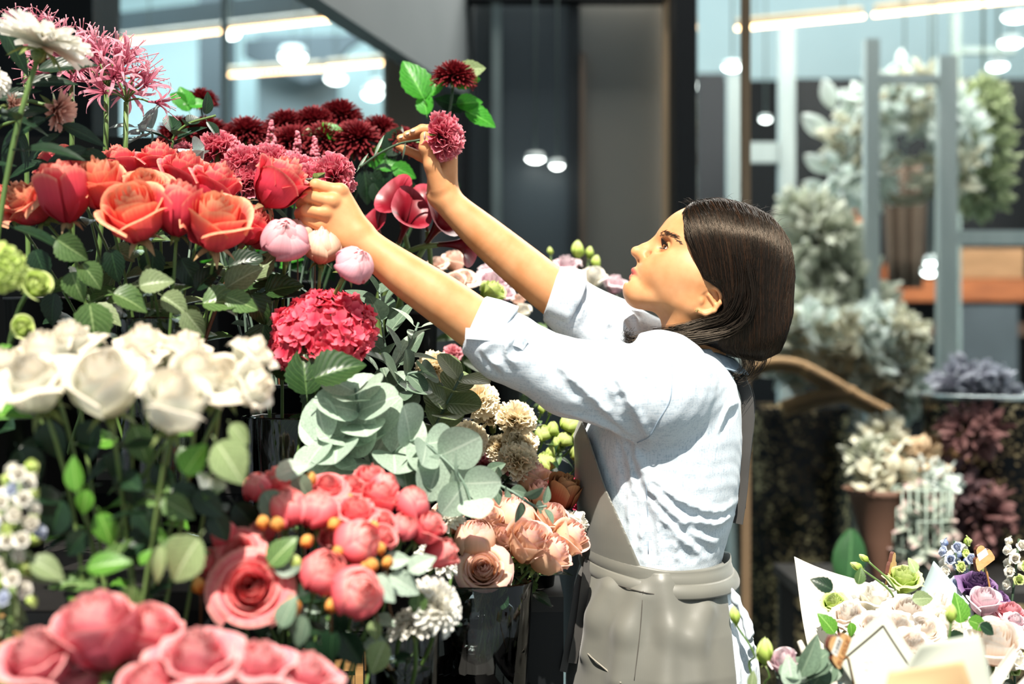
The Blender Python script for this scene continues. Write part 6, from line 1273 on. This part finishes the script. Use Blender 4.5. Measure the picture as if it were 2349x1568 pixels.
for pts, r in [([(1520, 1340), (1540, 1450), (1530, 1568)], .006), ([(1420, 1560), (1440, 1450), (1470, 1370)], .007), ([(1350, 1500), (1370, 1420), (1400, 1350)], .008), ([(1600, 1560), (1590, 1470), (1620, 1400)], .006)]:
    q = [on_shirt(px, py, 0, apron) + np.array([0, r * .6, 0]) for px, py in pts]
    for i in range(len(q) - 1): apron.u(RC(q[i], q[i + 1], r * .7, r * .7), .035)
apron.post(lambda p, d: d + .0012 * np.sin(p[:, 2] * 40 + 20 * p[:, 0]) * np.sin(p[:, 0] * 33 + 11 * p[:, 1]))
apron.cut(torso_only, .001); apron.cut(bib_region, .002)
av, aq = surface_net(apron, (.05, 2.15, .66), (.42, 2.70, 1.32), .0024)
k = NT('apron_twill'); wv = k.n('ShaderNodeTexWave'); wv.inputs['Scale'].default_value = 220; tcw = k.n('ShaderNodeTexCoord'); k.l(tcw.outputs['Object'], wv.inputs['Vector']); wv.inputs['Distortion'].default_value = 1.0
k.l(k.ramp(k.noise(5, 3), [(.3, lin('62625c')), (.7, lin('737269'))]), k.p.inputs['Base Color']); k.p.inputs['Roughness'].default_value = .42; k.p.inputs['Sheen Weight'].default_value = .2; k.p.inputs['Specular IOR Level'].default_value = .5
k.bump(wv.outputs['Fac'], .10, .0004); M_APR = k.m; M_APRS = surf('apron_stitch', '4b4741', .8); M_STRAP = surf('apron_strap', '43413f', .6, scale=20)
apron_o = net_obj('apron', av, aq, M_APR, woman, ORG)
# waistband wrapped twice
def band(y0, y1, off, name, x_end=None):
    m = MB(); T_ = sorted(TB)
    def f(u, v):
        a = u * PI; px_lo = y0 + (y1 - y0) * v + 10 * math.cos(a) ; t = math.sin(PI * v); 
        droop = 14 * max(0, -math.cos(a)) * -1 + 16 * abs(math.sin(a)); z = zof(px_lo + droop); zz = [r_[0] for r_ in T_]; g = [np.interp(z, zz, [r_[i] for r_ in T_]) for i in range(1, 5)]
        o_ = off + .0035 * t; return tuple(np.array([g[0] + (g[2] + o_) * math.cos(a), g[1] + (g[3] + o_) * math.sin(a), z]) - O3)
    m.grid(f, 72, 8); o = m.build(name, M_APR, woman); md = o.modifiers.new('thick', 'SOLIDIFY'); md.thickness = .0018; return o
band(1258, 1296, .0125, 'waist_tie'); band(1288, 1318, .0155, 'waist_tie')
seam([(1352, 1320), (1420, 1342), (1500, 1362), (1640, 1372)], .0009, .0005, apron, M_APRS, 'stitching'); seam([(1475, 1355), (1468, 1450), (1455, 1560)], .0008, .0005, apron, M_APRS, 'stitching')
seam([(1326, 1462), (1350, 1500), (1390, 1535), (1425, 1566)], .0016, .0008, apron, surf('pocket_edge', '8d887d', .6), 'pocket_edge')
def ribbon(pts, w, name, mat, face=(0, -1, 0), twist=0.0):
    m = MB(); P3 = [loc(p) for p in spline([Vector(p) for p in pts], 8)]; n_ = len(P3)
    for i, p in enumerate(P3):
        d_ = (P3[min(i + 1, n_ - 1)] - P3[max(i - 1, 0)]).normalized(); sd_ = Vector(face).cross(d_).normalized(); nn = d_.cross(sd_); b = len(m.v)
        for a, c in ((-1, -1), (1, -1), (1, 1), (-1, 1)): m.v.append(tuple(p + sd_ * (a * w / 2) + nn * (c * .0008))); m.a.append((0, 0, 0))
        if i:
            for k_ in range(4): m.f.append((b - 4 + k_, b - 4 + (k_ + 1) % 4, b + (k_ + 1) % 4, b + k_))
    m.f.append((0, 3, 2, 1)); b = len(m.v) - 4; m.f.append((b, b + 1, b + 2, b + 3)); o = m.build(name, mat, woman, False); return o
ribbon([A3(1068, 764, 2.182), A3(1085, 765, 2.176), A3(1120, 768, 2.1735), A3(1160, 774, 2.1725), A3(1190, 783, 2.173), A3(1206, 792, 2.177)], .017, 'cuff_strap', M_SHIRT)
ribbon([A3(1352, 1280, 2.36), A3(1330, 1330, 2.345), A3(1312, 1430, 2.34), A3(1300, 1500, 2.34), A3(1292, 1540, 2.34)], .012, 'hanging_tie', M_STRAP)
ribbon([A3(1350, 1285, 2.35), A3(1342, 1340, 2.335), A3(1330, 1430, 2.33), A3(1312, 1520, 2.33)], .016, 'hanging_tie', M_STRAP, (.4, -1, 0))
ribbon([A3(1612, 822, YC - .066), A3(1650, 838, YC - .064), A3(1694, 866, YC - .02)], .02, 'neck_strap', M_STRAP, (0, -.3, 1))
ribbon([A3(1695, 868, 2.40), A3(1712, 905, 2.395), A3(1716, 960, 2.39), A3(1706, 1060, 2.39), A3(1700, 1130, 2.39), A3(1690, 1200, 2.39)], .022, 'back_strap', M_STRAP, (-.7, -1, 0))
ribbon([A3(1700, 872, 2.42), A3(1718, 915, 2.42), A3(1714, 1000, 2.41), A3(1700, 1110, 2.41), A3(1697, 1165, 2.41)], .020, 'back_strap', M_STRAP, (-.3, -1, 0))
m = MB(); m.ball((0, 0, 0), (.012, .012, .010), 12, 8); o = m.build('strap_knot', M_STRAP, woman); o.location = loc(A3(1699, 870, 2.405))
# collar
m = MB()
def fcol(u, v):
    a = u * PI; c_ = H(1600 + 12 * v, 800 + 36 * v); r_ = .058 + .016 * v; return tuple(c_ + np.array([r_ * 1.05 * math.cos(a), r_ * math.sin(a), .018 * math.cos(a) * -1]) - O3)
m.grid(fcol, 48, 6); o = m.build('collar', surf('collar_cloth', 'aebecb', .75, col2='8797a6', scale=60), woman); o.modifiers.new('t', 'SOLIDIFY').thickness = .002
# trousers and shoes (below the frame)
m = MB()
tr_ = SDF()
for y in (-1, 1):
    hx = xof(1520); tr_.u(RC((hx, YC + .085 * y, .80), (hx + .01, YC + .09 * y, .47), .10, .07), .03); tr_.u(RC((hx + .01, YC + .09 * y, .47), (hx + .03, YC + .09 * y, .14), .07, .058), .03)
tv, tq = surface_net(tr_, (-.0, 2.2, .03), (.45, 2.7, .92), .006); net_obj('trousers', tv, tq, surf('white_denim', 'cdd8e0', .8), woman, ORG)
for y in (-1, 1):
    sh = SDF(); hx = xof(1520); sh.u(RC((hx + .04, YC + .09 * y, .055), (hx - .14, YC + .10 * y, .042), .043, .036), .02); sh.u(RC((hx + .04, YC + .09 * y, .06), (hx + .03, YC + .09 * y, .11), .042, .044), .02); sh.cut(plane((0, 0, .002), (0, 0, -1)), .004)
    qv, qq = surface_net(sh, (hx - .2, YC + .09 * y - .07, -.01), (hx + .12, YC + .09 * y + .08, .17), .004); net_obj('shoe', qv, qq, surf('white_canvas', 'e4e4e0', .7), woman, ORG)

# ---------------------------------------------------------------- hair
HP = [(1563, 492), (1585, 467), (1644, 458), (1703, 470), (1761, 496), (1802, 553), (1815, 635), (1806, 720), (1775, 806), (1732, 824), (1673, 812), (1610, 790), (1540, 782), (1500, 778), (1497, 766), (1560, 746), (1618, 738), (1646, 716), (1645, 668), (1600, 640), (1581, 598), (1563, 550)]
hair = SDF()
hair.u(EL(H(1668, 588), (.114, .089, .096), [(255, 0, -113), (0, 1, 0), (113, 0, 255)]), .02); hair.u(RC(H(1678, 620), H(1700, 740), .098, .094), .03); hair.u(RC(H(1600, 560), H(1640, 640), .077, .084), .03); hair.u(RC(H(1640, 765), H(1510, 772), .074, .080), .02)
hpoly = POLY([H(*p) for p in HP]); hair.cut(hpoly, .010)
hair.post(lambda p, d: d + .0012 * np.sin(np.arctan2(p[:, 1] - YC, .05 + 0 * p[:, 1]) * 34 + 5 * np.sin(p[:, 2] * 16)))
hv, hq = surface_net(hair, (.20, 2.28, 1.30), (.50, 2.56, 1.61), .0026)
k = NT('hair'); tch = k.n('ShaderNodeAttribute', attribute_name='puv'); sph = k.n('ShaderNodeSeparateXYZ'); k.l(tch.outputs['Vector'], sph.inputs[0])
k.l(k.ramp(sph.outputs[2], [(0, lin('0b0705')), (.6, lin('150d09')), (1, lin('352114'))]), k.p.inputs['Base Color']); k.p.inputs['Roughness'].default_value = .34; k.p.inputs['Specular IOR Level'].default_value = .42; k.p.inputs['Specular Tint'].default_value = (1, .82, .64, 1); k.p.inputs['Anisotropic'].default_value = .5
M_HAIR = k.m
hair_o = net_obj('hair', hv, hq, surf('hair_under', '0c0806', .5, scale=30, spec=.3), woman, ORG)
rh = np.random.default_rng(3); NS = 3800
top = np.array([H(1568, 490), H(1590, 470), H(1644, 461), H(1703, 473), H(1761, 499), H(1795, 545)])
tt = rh.random(NS) ** .9 * 4.999; ii = tt.astype(int); fr = (tt - ii)[:, None]; roots = top[ii] * (1 - fr) + top[np.minimum(ii + 1, 5)] * fr
roots[:, 1] += rh.uniform(-.062, .03, NS); roots += rh.normal(0, .002, (NS, 3))
def to_surf(p, off, it=4):
    for _ in range(it): p = p - (hair(p) - off)[:, None] * hair.grad(p)
    return p
off = rh.uniform(-.0004, .0022, NS); p = to_surf(roots, off); paths = [p.copy()]; sv_ = ii + fr[:, 0]
nst = 34; target = np.stack([np.interp(sv_, [0, 1, 2, 3, 5], [xof(1600), xof(1650), xof(1690), xof(1735), xof(1795)]), np.full(NS, 0), np.full(NS, 0)], 1); jit = rh.normal(0, .05, (NS, 3)); length = rh.uniform(.26, .40, NS)
for stp in range(nst):
    g = hair.grad(p); prog = stp / nst; fx = (target[:, 0] - p[:, 0]) * 9; front = (sv_ < 1.1) & (prog < .55)
    dvec = np.stack([np.clip(fx, -.6, .6), np.where(p[:, 1] < YC, -.55, .55) * (1 - prog) ** 2, np.full(NS, -1.0)], 1) + jit + .02 * np.sin(stp * .5 + jit[:, :1] * 60)
    dvec -= g * (dvec * g).sum(1)[:, None]; dvec /= np.linalg.norm(dvec, axis=1)[:, None]; p = p + dvec * (length / nst)[:, None]; p = to_surf(p, off, 1); paths.append(p.copy())
paths = np.stack(paths, 1)
m = MB()
for i in range(NS):
    q = paths[i]; zb = q[:, 2] > zof(832) ; n_ = int(zb.sum())
    if n_ < 6: continue
    q = q[:n_][::2]; rr = .00038; c_ = rh.random() ** 2
    m.tube([loc(x) for x in q], [rr * (1 - .7 * (j / max(1, len(q) - 1)) ** 3) for j in range(len(q))], 4, False, c_)
# loose ends and curls
def lock(pts, n_, spread, r=.0005, seed=1):
    g_ = random.Random(seed); base = spline([Vector(x) for x in pts], 6)
    for i in range(n_):
        o_ = Vector((g_.gauss(0, spread), g_.gauss(0, spread), g_.gauss(0, spread))); o2 = o_ * g_.uniform(.5, 2.0); b_ = len(base) - 1
        m.tube([loc(p_ + o_ * (1 - j / b_) + o2 * (j / b_)) for j, p_ in enumerate(base)], [r * (1 - .6 * j / b_) for j in range(b_ + 1)], 4, False, g_.random() ** 2 * .6)
lock([H(1600, 742, -.07), H(1540, 760, -.075), H(1490, 772, -.08), H(1450, 778, -.08), H(1428, 772, -.08), H(1432, 762, -.08)], 70, .004, seed=3)
lock([H(1640, 760, -.08), H(1580, 770, -.085), H(1520, 778, -.09), H(1470, 776, -.09), H(1440, 784, -.09), H(1424, 780, -.09)], 60, .004, seed=4)
lock([H(1672, 590, -.093), H(1680, 650, -.098), H(1672, 700, -.098), H(1645, 735, -.092), H(1600, 750, -.083), H(1545, 764, -.08), H(1500, 770, -.07)], 240, .0045, .0007, seed=14); lock([H(1690, 610, -.095), H(1700, 680, -.100), H(1690, 730, -.100), H(1655, 760, -.096), H(1610, 772, -.092), H(1560, 778, -.090), H(1515, 780, -.087)], 200, .004, .0007, seed=15)
lock([H(1700, 800, -.06), H(1712, 835, -.055), H(1700, 860, -.05), H(1676, 868, -.05)], 26, .004, seed=5); lock([H(1740, 805, -.05), H(1740, 830, -.05), H(1722, 855, -.05), H(1700, 868, -.05)], 20, .004, seed=6); lock([H(1670, 800, -.07), H(1690, 822, -.065), H(1690, 845, -.06), H(1672, 860, -.06)], 18, .004, seed=7)
lock([H(1600, 650, -.072), H(1575, 640, -.070), H(1555, 655, -.066)], 5, .003, .0003, seed=8); lock([H(1620, 738, -.07), H(1570, 745, -.062), H(1520, 752, -.055)], 14, .003, .0004, seed=9)
for i in range(60):
    x = rh.uniform(1580, 1790); t0 = H(x, np.interp(x, [1568, 1590, 1644, 1703, 1761, 1800], [488, 468, 460, 472, 498, 550]), rh.uniform(-.03, .03)); a_ = rh.uniform(0, 3.1)
    m.tube([loc(t0 + np.array([math.cos(a_) * t, rh.normal(0, .001), abs(math.sin(a_)) * t * (1 - t * 18)])) for t in (0, .006, .012, .02, .028)], [.00022] * 4 + [.00008], 3, False, .6)
m.build('hair_strands', M_HAIR, woman)
# the carnation she holds
held_b = P(826, 383, 2.40)
hc = thing('carnation', held_b, 'pink carnation held up between thumb and fingers of her far hand', 'carnation')
bc = P(1036, 310, 2.452); ax = Vector((.93, -.30, .12)).normalized(); s_h = S(112, 2.452); bp = bc - ax * s_h * .36
obj('bloom', bloom_mesh('carn', 'dusty', 1), hc, bp - held_b, zto(ax, 1.0), s_h); obj('calyx', shared('carn_calyx', carncalyx_mb, SEPAL), hc, bp - held_b + ax * s_h * .12, zto(ax), s_h * .9)
pth = spline([held_b, P(870, 352, 2.425), P(915, 330, 2.445), P(955, 322, 2.456), P(985, 316, 2.457), bp], 6)
m = MB(); m.tube([q - held_b for q in pth], .0021, 8); m.build('stem', STEM_D, hc)
for px, py, Y, L, a in [(830, 372, 2.41, 52, 62), (868, 335, 2.425, 60, 68), (927, 345, 2.445, 40, -100)]: leaf_px(hc, px, py, Y, L, a, 'blade', STEM_C and L_EUCD)
# ---------------------------------------------------------------- wrapped bouquets at the lower right
t = thing('display_table', (.78, 2.1, 0), 'low dark table carrying the wrapped bouquets at the lower right', 'table')
m = MB(); m.box((0, 0, .63), (.84, .95, .03)); m.build('table_top', M_DARKWOOD, t, False)
for sx in (-1, 1):
    for sy in (-1, 1):
        m = MB(); m.box((sx * .38, sy * .43, .3075), (.05, .05, .615)); m.build('leg', M_DARKWOOD, t, False)
V_B1 = bucket(.58, 2.16, .645, .075, .09, 'black bucket under the white bouquet'); V_B2 = bucket(.80, 2.28, .645, .07, .09, 'black bucket under the purple and pink bouquet'); V_B3 = bucket(.46, 1.98, .645, .05, .07, 'black bucket under the eucalyptus at the lower right')
M_PAPER = surf('white_paper', 'c6c1b6', .8, scale=3, col2='bdb7ab'); M_PAPERB = surf('blue_grey_paper', 'b4c6c8', .8, scale=3); M_PAPERT = surf('tan_paper', 'c6a67c', .8, scale=3); M_PAPERG = surf('grey_green_paper', 'a9aea2', .8, scale=3); M_INK = surf('dark_print', '4a4438', .8)
def sheet(root, pts, mat, name='paper_sheet', sag=.015, extra=None):
    """a bent sheet of paper from four corners"""
    A, B, Cc, D = [Vector(P(*p)) for p in pts]; m = MB(); nn = (B - A).cross(D - A).normalized()
    def f(u, v):
        a = (u + 1) / 2; p = (A * (1 - a) + B * a) * (1 - v) + (D * (1 - a) + Cc * a) * v
        return p + nn * (sag * (math.sin(PI * a) * .8 + .35 * math.sin(5 * a + 4 * v)) * math.sin(PI * (.1 + .8 * v))) - root.location
    m.grid(f, 14, 14); o = m.build(name, mat, root); md = o.modifiers.new('thick', 'SOLIDIFY'); md.thickness = .0009; md.offset = 0
    return lambda u, v: Vector(f(u, v)), nn, o
wrap = thing('bouquet_wrapping', V_B1, 'white paper wrapping with pointed corners around the white bouquet', 'wrapping paper')
sheet(wrap, [(1822, 1276, 2.36), (2000, 1340, 2.44), (2010, 1640, 2.24), (1884, 1640, 2.14)], M_PAPER)
sheet(wrap, [(2142, 1286, 2.44), (2236, 1398, 2.36), (2225, 1640, 2.20), (2078, 1420, 2.46)], M_PAPERB, sag=.008)
sheet(wrap, [(1905, 1500, 2.10), (1990, 1440, 2.06), (2060, 1640, 2.0), (1935, 1640, 2.02)], M_PAPERB, sag=.006)
fs, nn_, so = sheet(wrap, [(2030, 1396, 2.06), (2135, 1560, 1.98), (2020, 1660, 1.94), (1912, 1498, 2.02)], M_PAPERG, 'bordered_sheet', .004)
m = MB(); m.tube([fs(u, .16) - nn_ * .0012 * (1 if nn_.y > 0 else -1) for u in [-.72 + 1.6 * i / 16 for i in range(17)]], .0015, 4); m.tube([fs(-.72, v) - nn_ * .0012 * (1 if nn_.y > 0 else -1) for v in [.16 + .8 * i / 16 for i in range(17)]], .0015, 4); o = m.build('printed_border', M_INK, wrap)
roll = thing('paper_roll', V_B3 + Vector((.02, 0, 0)), 'thin rolled white paper tip at the lower left of the white bouquet', 'wrapping paper')
m = MB(); m.tube([P(1834, 1470, 2.08) - roll.location, P(1856, 1520, 2.06) - roll.location, P(1880, 1575, 2.05) - roll.location, Vector((0, 0, .02))], [.004, .006, .008, .008], 8); m.build('rolled_sheet', M_PAPER, roll)
w2 = thing('bouquet_wrapping', V_B1 + Vector((.1, -.32, 0)), 'blurred tan paper wrapping in the very front at the bottom right', 'wrapping paper')
sheet(w2, [(2110, 1478, 1.72), (2245, 1452, 1.74), (2310, 1660, 1.70), (2010, 1660, 1.68)], M_PAPERG); sheet(w2, [(2040, 1540, 1.66), (2210, 1515, 1.64), (2260, 1660, 1.64), (2010, 1660, 1.64)], M_PAPERT, sag=.008)
m = MB(); q = w2.location; m.tube([P(2120, 1660, 1.70) - q, Vector((0, 0, .0))], .012, 8); m.build('paper_handle', M_PAPERT, w2)
w3 = thing('bouquet_wrapping', V_B2, 'grey green paper with a stitched dash border beside the cream rose', 'wrapping paper')
fs3, n3, o3 = sheet(w3, [(2248, 1424, 2.30), (2324, 1428, 2.32), (2310, 1640, 2.24), (2262, 1640, 2.22)], M_PAPERG, sag=.003)
m = MB()
sg3 = -1 if n3.y > 0 else 1
for i in range(9): m.tube([fs3(-.8 + .18 * i, .04) + n3 * .0012 * sg3, fs3(-.8 + .18 * i + .11, .04) + n3 * .0012 * sg3], .0011, 4)
for i in range(9): m.tube([fs3(.84, .06 + .08 * i) + n3 * .0012 * sg3, fs3(.84, .06 + .08 * i + .05) + n3 * .0012 * sg3], .0011, 4)
m.build('dash_border', surf('slate_ink', '6d8088', .8), w3)
w4 = thing('bouquet_wrapping', V_B2 + Vector((-.02, -.06, 0)), 'pinkish white pointed paper strip at the lower right corner', 'wrapping paper')
sheet(w4, [(2326, 1476, 2.02), (2336, 1502, 2.02), (2262, 1640, 1.98), (2215, 1640, 1.98)], M_PAPER, sag=.004); sheet(w4, [(2400, 1500, 1.92), (2440, 1560, 1.92), (2400, 1660, 1.9), (2270, 1640, 1.9)], M_PAPER, sag=.004)
G = 'flowers of the white bouquet'
BQ = [(2074, 1328, 2.34, 84, 'ruffle', 'green', (0, -.4, .9), 'pale green lisianthus highest in the white bouquet'), (1912, 1382, 2.24, 60, 'ruffle', 'green', (-.2, -.5, .8), 'pale green lisianthus on the white paper at the left'), (2010, 1372, 2.30, 108, 'ruffle', 'ivory', (-.1, -.3, .9), 'cream rose below the two thin buds'),
 (1948, 1412, 2.20, 92, 'ruffle', 'palepink', (-.2, -.4, .9), 'blush white rose at the left of the bouquet'), (2000, 1428, 2.16, 90, 'roseopen', 'palepink', (-.1, -.6, .8), 'blush white rose above the bordered sheet corner'), (2085, 1395, 2.24, 125, 'roseopen', 'palepink', (0, -.5, .85), 'largest blush white rose in the bouquet centre'), (2145, 1392, 2.28, 96, 'ruffle', 'palepink', (.2, -.3, .9), 'blush white rose before the blue grey paper'), (2060, 1440, 2.16, 92, 'ruffle', 'palepink', (0, -.6, .7), 'blush rose with peach heart under the largest one'), (2128, 1440, 2.16, 100, 'roseopen', 'palepink', (.1, -.7, .7), 'open blush rose with peach centre right of the bordered sheet'), (2165, 1430, 2.22, 80, 'ruffle', 'ivory', (.3, -.5, .8), 'ivory rose at the right side of the blush ones'), (2095, 1478, 2.10, 84, 'ruffle', 'palepink', (0, -.7, .6), 'blush rose lowest above the tan paper'),
 (2210, 1450, 2.22, 70, 'rose', 'ivory', (.2, -.5, .8), 'greenish white lisianthus between the ivory and the cream rose'), (2282, 1480, 2.14, 128, 'rose', 'palepink', (-.1, -.55, .75), 'big cream rose near the right edge'), (2325, 1510, 2.2, 70, 'ruffle', 'ivory', (.3, -.4, .8), 'white rose tucked behind the big cream one at the right edge')]
bq = []
for px, py, Y, s, sh, pm, ax, lb in BQ: bq.append(flower('rose' if pm != 'green' else 'lisianthus', sh, pm, px, py, Y, s, ax, lb, 'rose' if pm != 'green' else 'lisianthus', G, V_B1 if px < 2200 else V_B2, 1, leaf_size=.035, srad=.002, base_spread=.03, leaf_range=(.7, .9)))
flower('chrysanthemum', 'mumw', 'mumw', 1985, 1528, 2.0, 128, (-.15, -.75, .6), 'white chrysanthemum at the bottom under the wooden name tag', 'chrysanthemum', None, V_B1 + Vector((-.03, -.02, 0)), 0, srad=.003, base_spread=.01)
for px, py, L, a, mt, k_ in [(1892, 1342, 62, 150, L_DARK, 1), (1902, 1434, 66, 125, L_BRIGHT, 1), (1953, 1440, 40, -80, L_BRIGHT, 3), (2202, 1402, 80, 95, L_BRIGHT, 9), (2240, 1428, 60, -18, L_BRIGHT, 11), (2262, 1440, 50, -30, L_DARK, 12), (1972, 1325, 46, 75, L_ROSE, 2), (2096, 1300, 42, 110, L_PALE, 0), (2112, 1372, 60, 5, L_OLIVE, 6), (2190, 1460, 50, 15, L_DARK, 11)]: leaf_px(bq[k_], px, py, 2.14 if k_ != 12 else 2.1, L, a, 'rose', mt, (.2, -1, .4))
G = 'slender buds on thin stems'
for px, py, Y, s, bx, by, ax, lb, base in [(1968, 1300, 2.26, 22, 2045, 1360, (-.9, -.1, .5), 'slim white bud, lower of two pointing left over the white bouquet', V_B1), (1984, 1281, 2.30, 18, 2050, 1345, (-.8, -.1, .6), 'slim white bud, upper of two pointing left over the white bouquet', V_B1), (2182, 1412, 2.0, 30, 2172, 1500, (0, -.1, 1), 'green white bud on a long bent stem in front of the blush roses', V_B1), (1686, 1416, 2.06, 30, 1730, 1500, (-.2, -.1, 1), 'closed green bud before the white shirt tail', V_B3), (1755, 1500, 2.04, 44, 1765, 1550, (-.05, -.2, 1), 'fat pale green bud before the white shirt tail, lower one', V_B3)]:
    c = P(px, py, Y); b = Vector(base) + Vector((RF.uniform(-.02, .02), RF.uniform(-.02, .02), 0)); t = thing('flower_bud', b, lb, 'bud', G); sz = S(s, Y); axv = Vector(ax).normalized()
    obj('bud', bloom_mesh('bud', 'green', 0), t, c - axv * sz * .6 - b, zto(axv), (sz, sz, sz * 1.25)); obj('calyx', shared('calyx', calyx_mb, SEPAL), t, c - axv * sz * .6 - b, zto(axv), sz * .7)
    m = MB(); m.tube([q_ - b for q_ in spline([b, P(bx, by + 60, Y + .01), P(bx, by, Y), c - axv * sz * .6], 8)], .0017, 6); m.build('stem', STEM_G, t)
flower('rose', 'rose', 'lilac', 1800, 1520, 2.04, 72, (-.3, -.4, .8), 'pale lilac rose beside the big eucalyptus leaf at the bottom', 'rose', None, V_B3, 0, base_spread=.01)
t = euc([(1870, 1590, 2.02), (1858, 1560, 2.02), (1846, 1530, 2.02)], 96, 'big eucalyptus leaves at the bottom between the buds and the name tag', V_B3, L_EUCD, pairs=3, seed=31, name='eucalyptus_branch', group='eucalyptus branches')
leaf_px(t, 1853, 1515, 2.0, 120, 62, 'oval', L_EUCD, (.6, -1, .3)); leaf_px(t, 1815, 1550, 2.0, 90, 100, 'oval', L_EUC, (-.3, -1, .3)); leaf_px(t, 1900, 1530, 2.02, 70, 15, 'disc', L_EUCD, (0, -1, .6)); leaf_px(t, 1725, 1562, 2.02, 46, 80, 'oval', L_OLIVE, (0, -1, .3))
G = 'flowers of the purple and pink bouquet'
for px, py, Y, s, sh, pm, ax, lb in [(2242, 1342, 2.40, 92, 'ruffle', 'purple', (.1, -.4, .9), 'dark purple lisianthus beside the small wooden tag'), (2290, 1372, 2.40, 56, 'ruffle', 'purple', (.3, -.4, .9), 'small purple bloom right of the dark purple one'), (2322, 1400, 2.36, 92, 'roseopen', 'rosep', (.2, -.4, .9), 'rose pink bloom at the right edge'), (2258, 1382, 2.34, 78, 'rose', 'lilac', (0, -.4, .9), 'pale pink rose under the small wooden tag'), (2200, 1338, 2.42, 46, 'ruffle', 'blue', (-.1, -.4, .9), 'pale blue bloom left of the dark purple one'), (2330, 1425, 2.3, 50, 'ruffle', 'lilac', (.2, -.5, .8), 'dull pink bloom under the rose pink one')]:
    flower('lisianthus' if pm in ('purple', 'blue') else 'rose', sh, pm, px, py, Y, s, ax, lb, 'flower', G, V_B2, 2, leafmats=[L_EUC, L_PALE], leaf_size=.035, srad=.002, base_spread=.03, leaf_range=(.7, .92))
for px, py0, py1, n, lb, pm in [(2190, 1240, 1320, 14, 'blue and white delphinium spike left of the small wooden tag', 'blue'), (2222, 1265, 1310, 7, 'short blue delphinium spike right beside the longer one', 'blue'), (2338, 1235, 1345, 18, 'white blue delphinium spike at the right edge', 'ivory'), (2330, 1450, 1540, 16, 'white filler flower spike low at the right edge', 'ivory')]:
    b = V_B2 + Vector((RF.uniform(-.03, .03), .02, 0)); t = thing('delphinium', b, lb, 'flower', 'delphinium spikes')
    for i in range(n):
        f = (i + .5) / n; a = i * 2.4; c = P(px + 20 * math.cos(a), py0 + (py1 - py0) * f, 2.46 + .02 * math.sin(a)); obj('floret', bloom_mesh('ruffle', 'green' if i % 5 == 0 else pm if i % 3 else 'ivory', i), t, c - b, zto((math.cos(a), math.sin(a) - .4, .3)), S(24, 2.4))
    p = P(px, py0, 2.46) - b; m = MB(); m.tube(bez(Vector((0, 0, 0)), Vector((p.x * .8, p.y, p.z * .5)), p, 8), .0022, 6); m.build('stem', STEM_D, t)
# small wooden name tags on sticks
M_TAG = surf('tag_plywood', 'dcb27c', .6, col2='c99a62', scale=30, stretch=(1, 6, 6)); M_BURN = surf('burnt_edge', '5a2c1c', .7, scale=40); M_LABEL = surf('white_label', 'f0eee8', .7); M_ENGR = surf('engraving', '9a5a2a', .8); M_BLACKINK = surf('black_ink', '16161a', .7)
def wood_tag(c, u, v, size, label, stick_to, texts=True, lab=True):
    u = Vector(u).normalized(); v = Vector(v); v = (v - u * v.dot(u)).normalized(); n = u.cross(v); b = Vector(stick_to); t = thing('plant_tag', b, label, 'tag', 'small wooden tags on sticks')
    o2 = [(-.5, -.42), (.5, -.42), (.56, -.3), (.5, .05), (.44, .18), (.30, .22), (.26, .30), (.22, .50), (.10, .62), (-.08, .64), (-.22, .56), (-.28, .34), (-.30, .22), (-.44, .18), (-.5, .05), (-.56, -.3)]
    w_ = lambda x, y, z: c + u * (x * size) + v * (y * size) + n * z - b
    m = MB(); k_ = len(o2); vs = [w_(x, y, -.003) for x, y in o2] + [w_(x, y, .0028) for x, y in o2]; m.add(vs, [(i, (i + 1) % k_, k_ + (i + 1) % k_, k_ + i) for i in range(k_)] + [tuple(reversed(range(k_)))]); m.build('tag_edge', M_BURN, t, False)
    m = MB(); vs = [w_(x * .97, y * .97, .0029) for x, y in o2]; m.add(vs, [tuple(range(k_))]); m.build('tag_face', M_TAG, t, False)
    R = Matrix((u, v, n)).transposed().to_4x4()
    if lab:
        m = MB(); vs = [w_(x, y, .0031) for x, y in ((-.28, .0), (.28, .0), (.28, .34), (-.28, .34))]; m.add(vs, [(0, 1, 2, 3)]); m.build('price_label', M_LABEL, t, False)
    if texts:
        for s_, y_, h_, mt, nm in [('RUSSE', -.36, .34, M_ENGR, 'lettering'), ('1350', .07, .23, M_BLACKINK, 'price')]:
            cu = bpy.data.curves.new(nm, 'FONT'); cu.body = s_; cu.size = h_ * size; cu.align_x = 'CENTER'; cu.extrude = .0002; cu.materials.append(mt); tmp = bpy.data.objects.new(nm, cu); C.objects.link(tmp); bpy.context.view_layer.update(); me = bpy.data.meshes.new_from_object(tmp); bpy.data.objects.remove(tmp); me.materials.clear(); me.materials.append(mt); o = obj(nm, me, t); o.matrix_local = Matrix.Translation(w_(0, y_, .0034)) @ R
    m = MB(); m.tube([w_(0, -.38, -.004), w_(.02, -.9, -.006), Vector((0, 0, 0))], .0018, 6); m.build('stick', M_WOOD, t)
wood_tag(P(1922, 1486, 1.93), (.42, .35, .85), (-.35, -.35, .85), .044, 'wooden tag with a white price label on a stick in front of the white bouquet', V_B1 + Vector((-.03, -.03, 0)))
wood_tag(P(2254, 1278, 2.36), (.75, .3, .45), (-.25, -.2, 1), .038, 'small plain wooden tag high on a stick above the purple flowers', V_B2 + Vector((.02, 0, 0)), False, True)
wood_tag(P(2045, 1298, 2.36), (.5, .8, -.1), (.1, .0, 1), .038, 'pale wooden tag seen edge on above the green lisianthus', V_B1 + Vector((.02, .02, 0)), False, False)
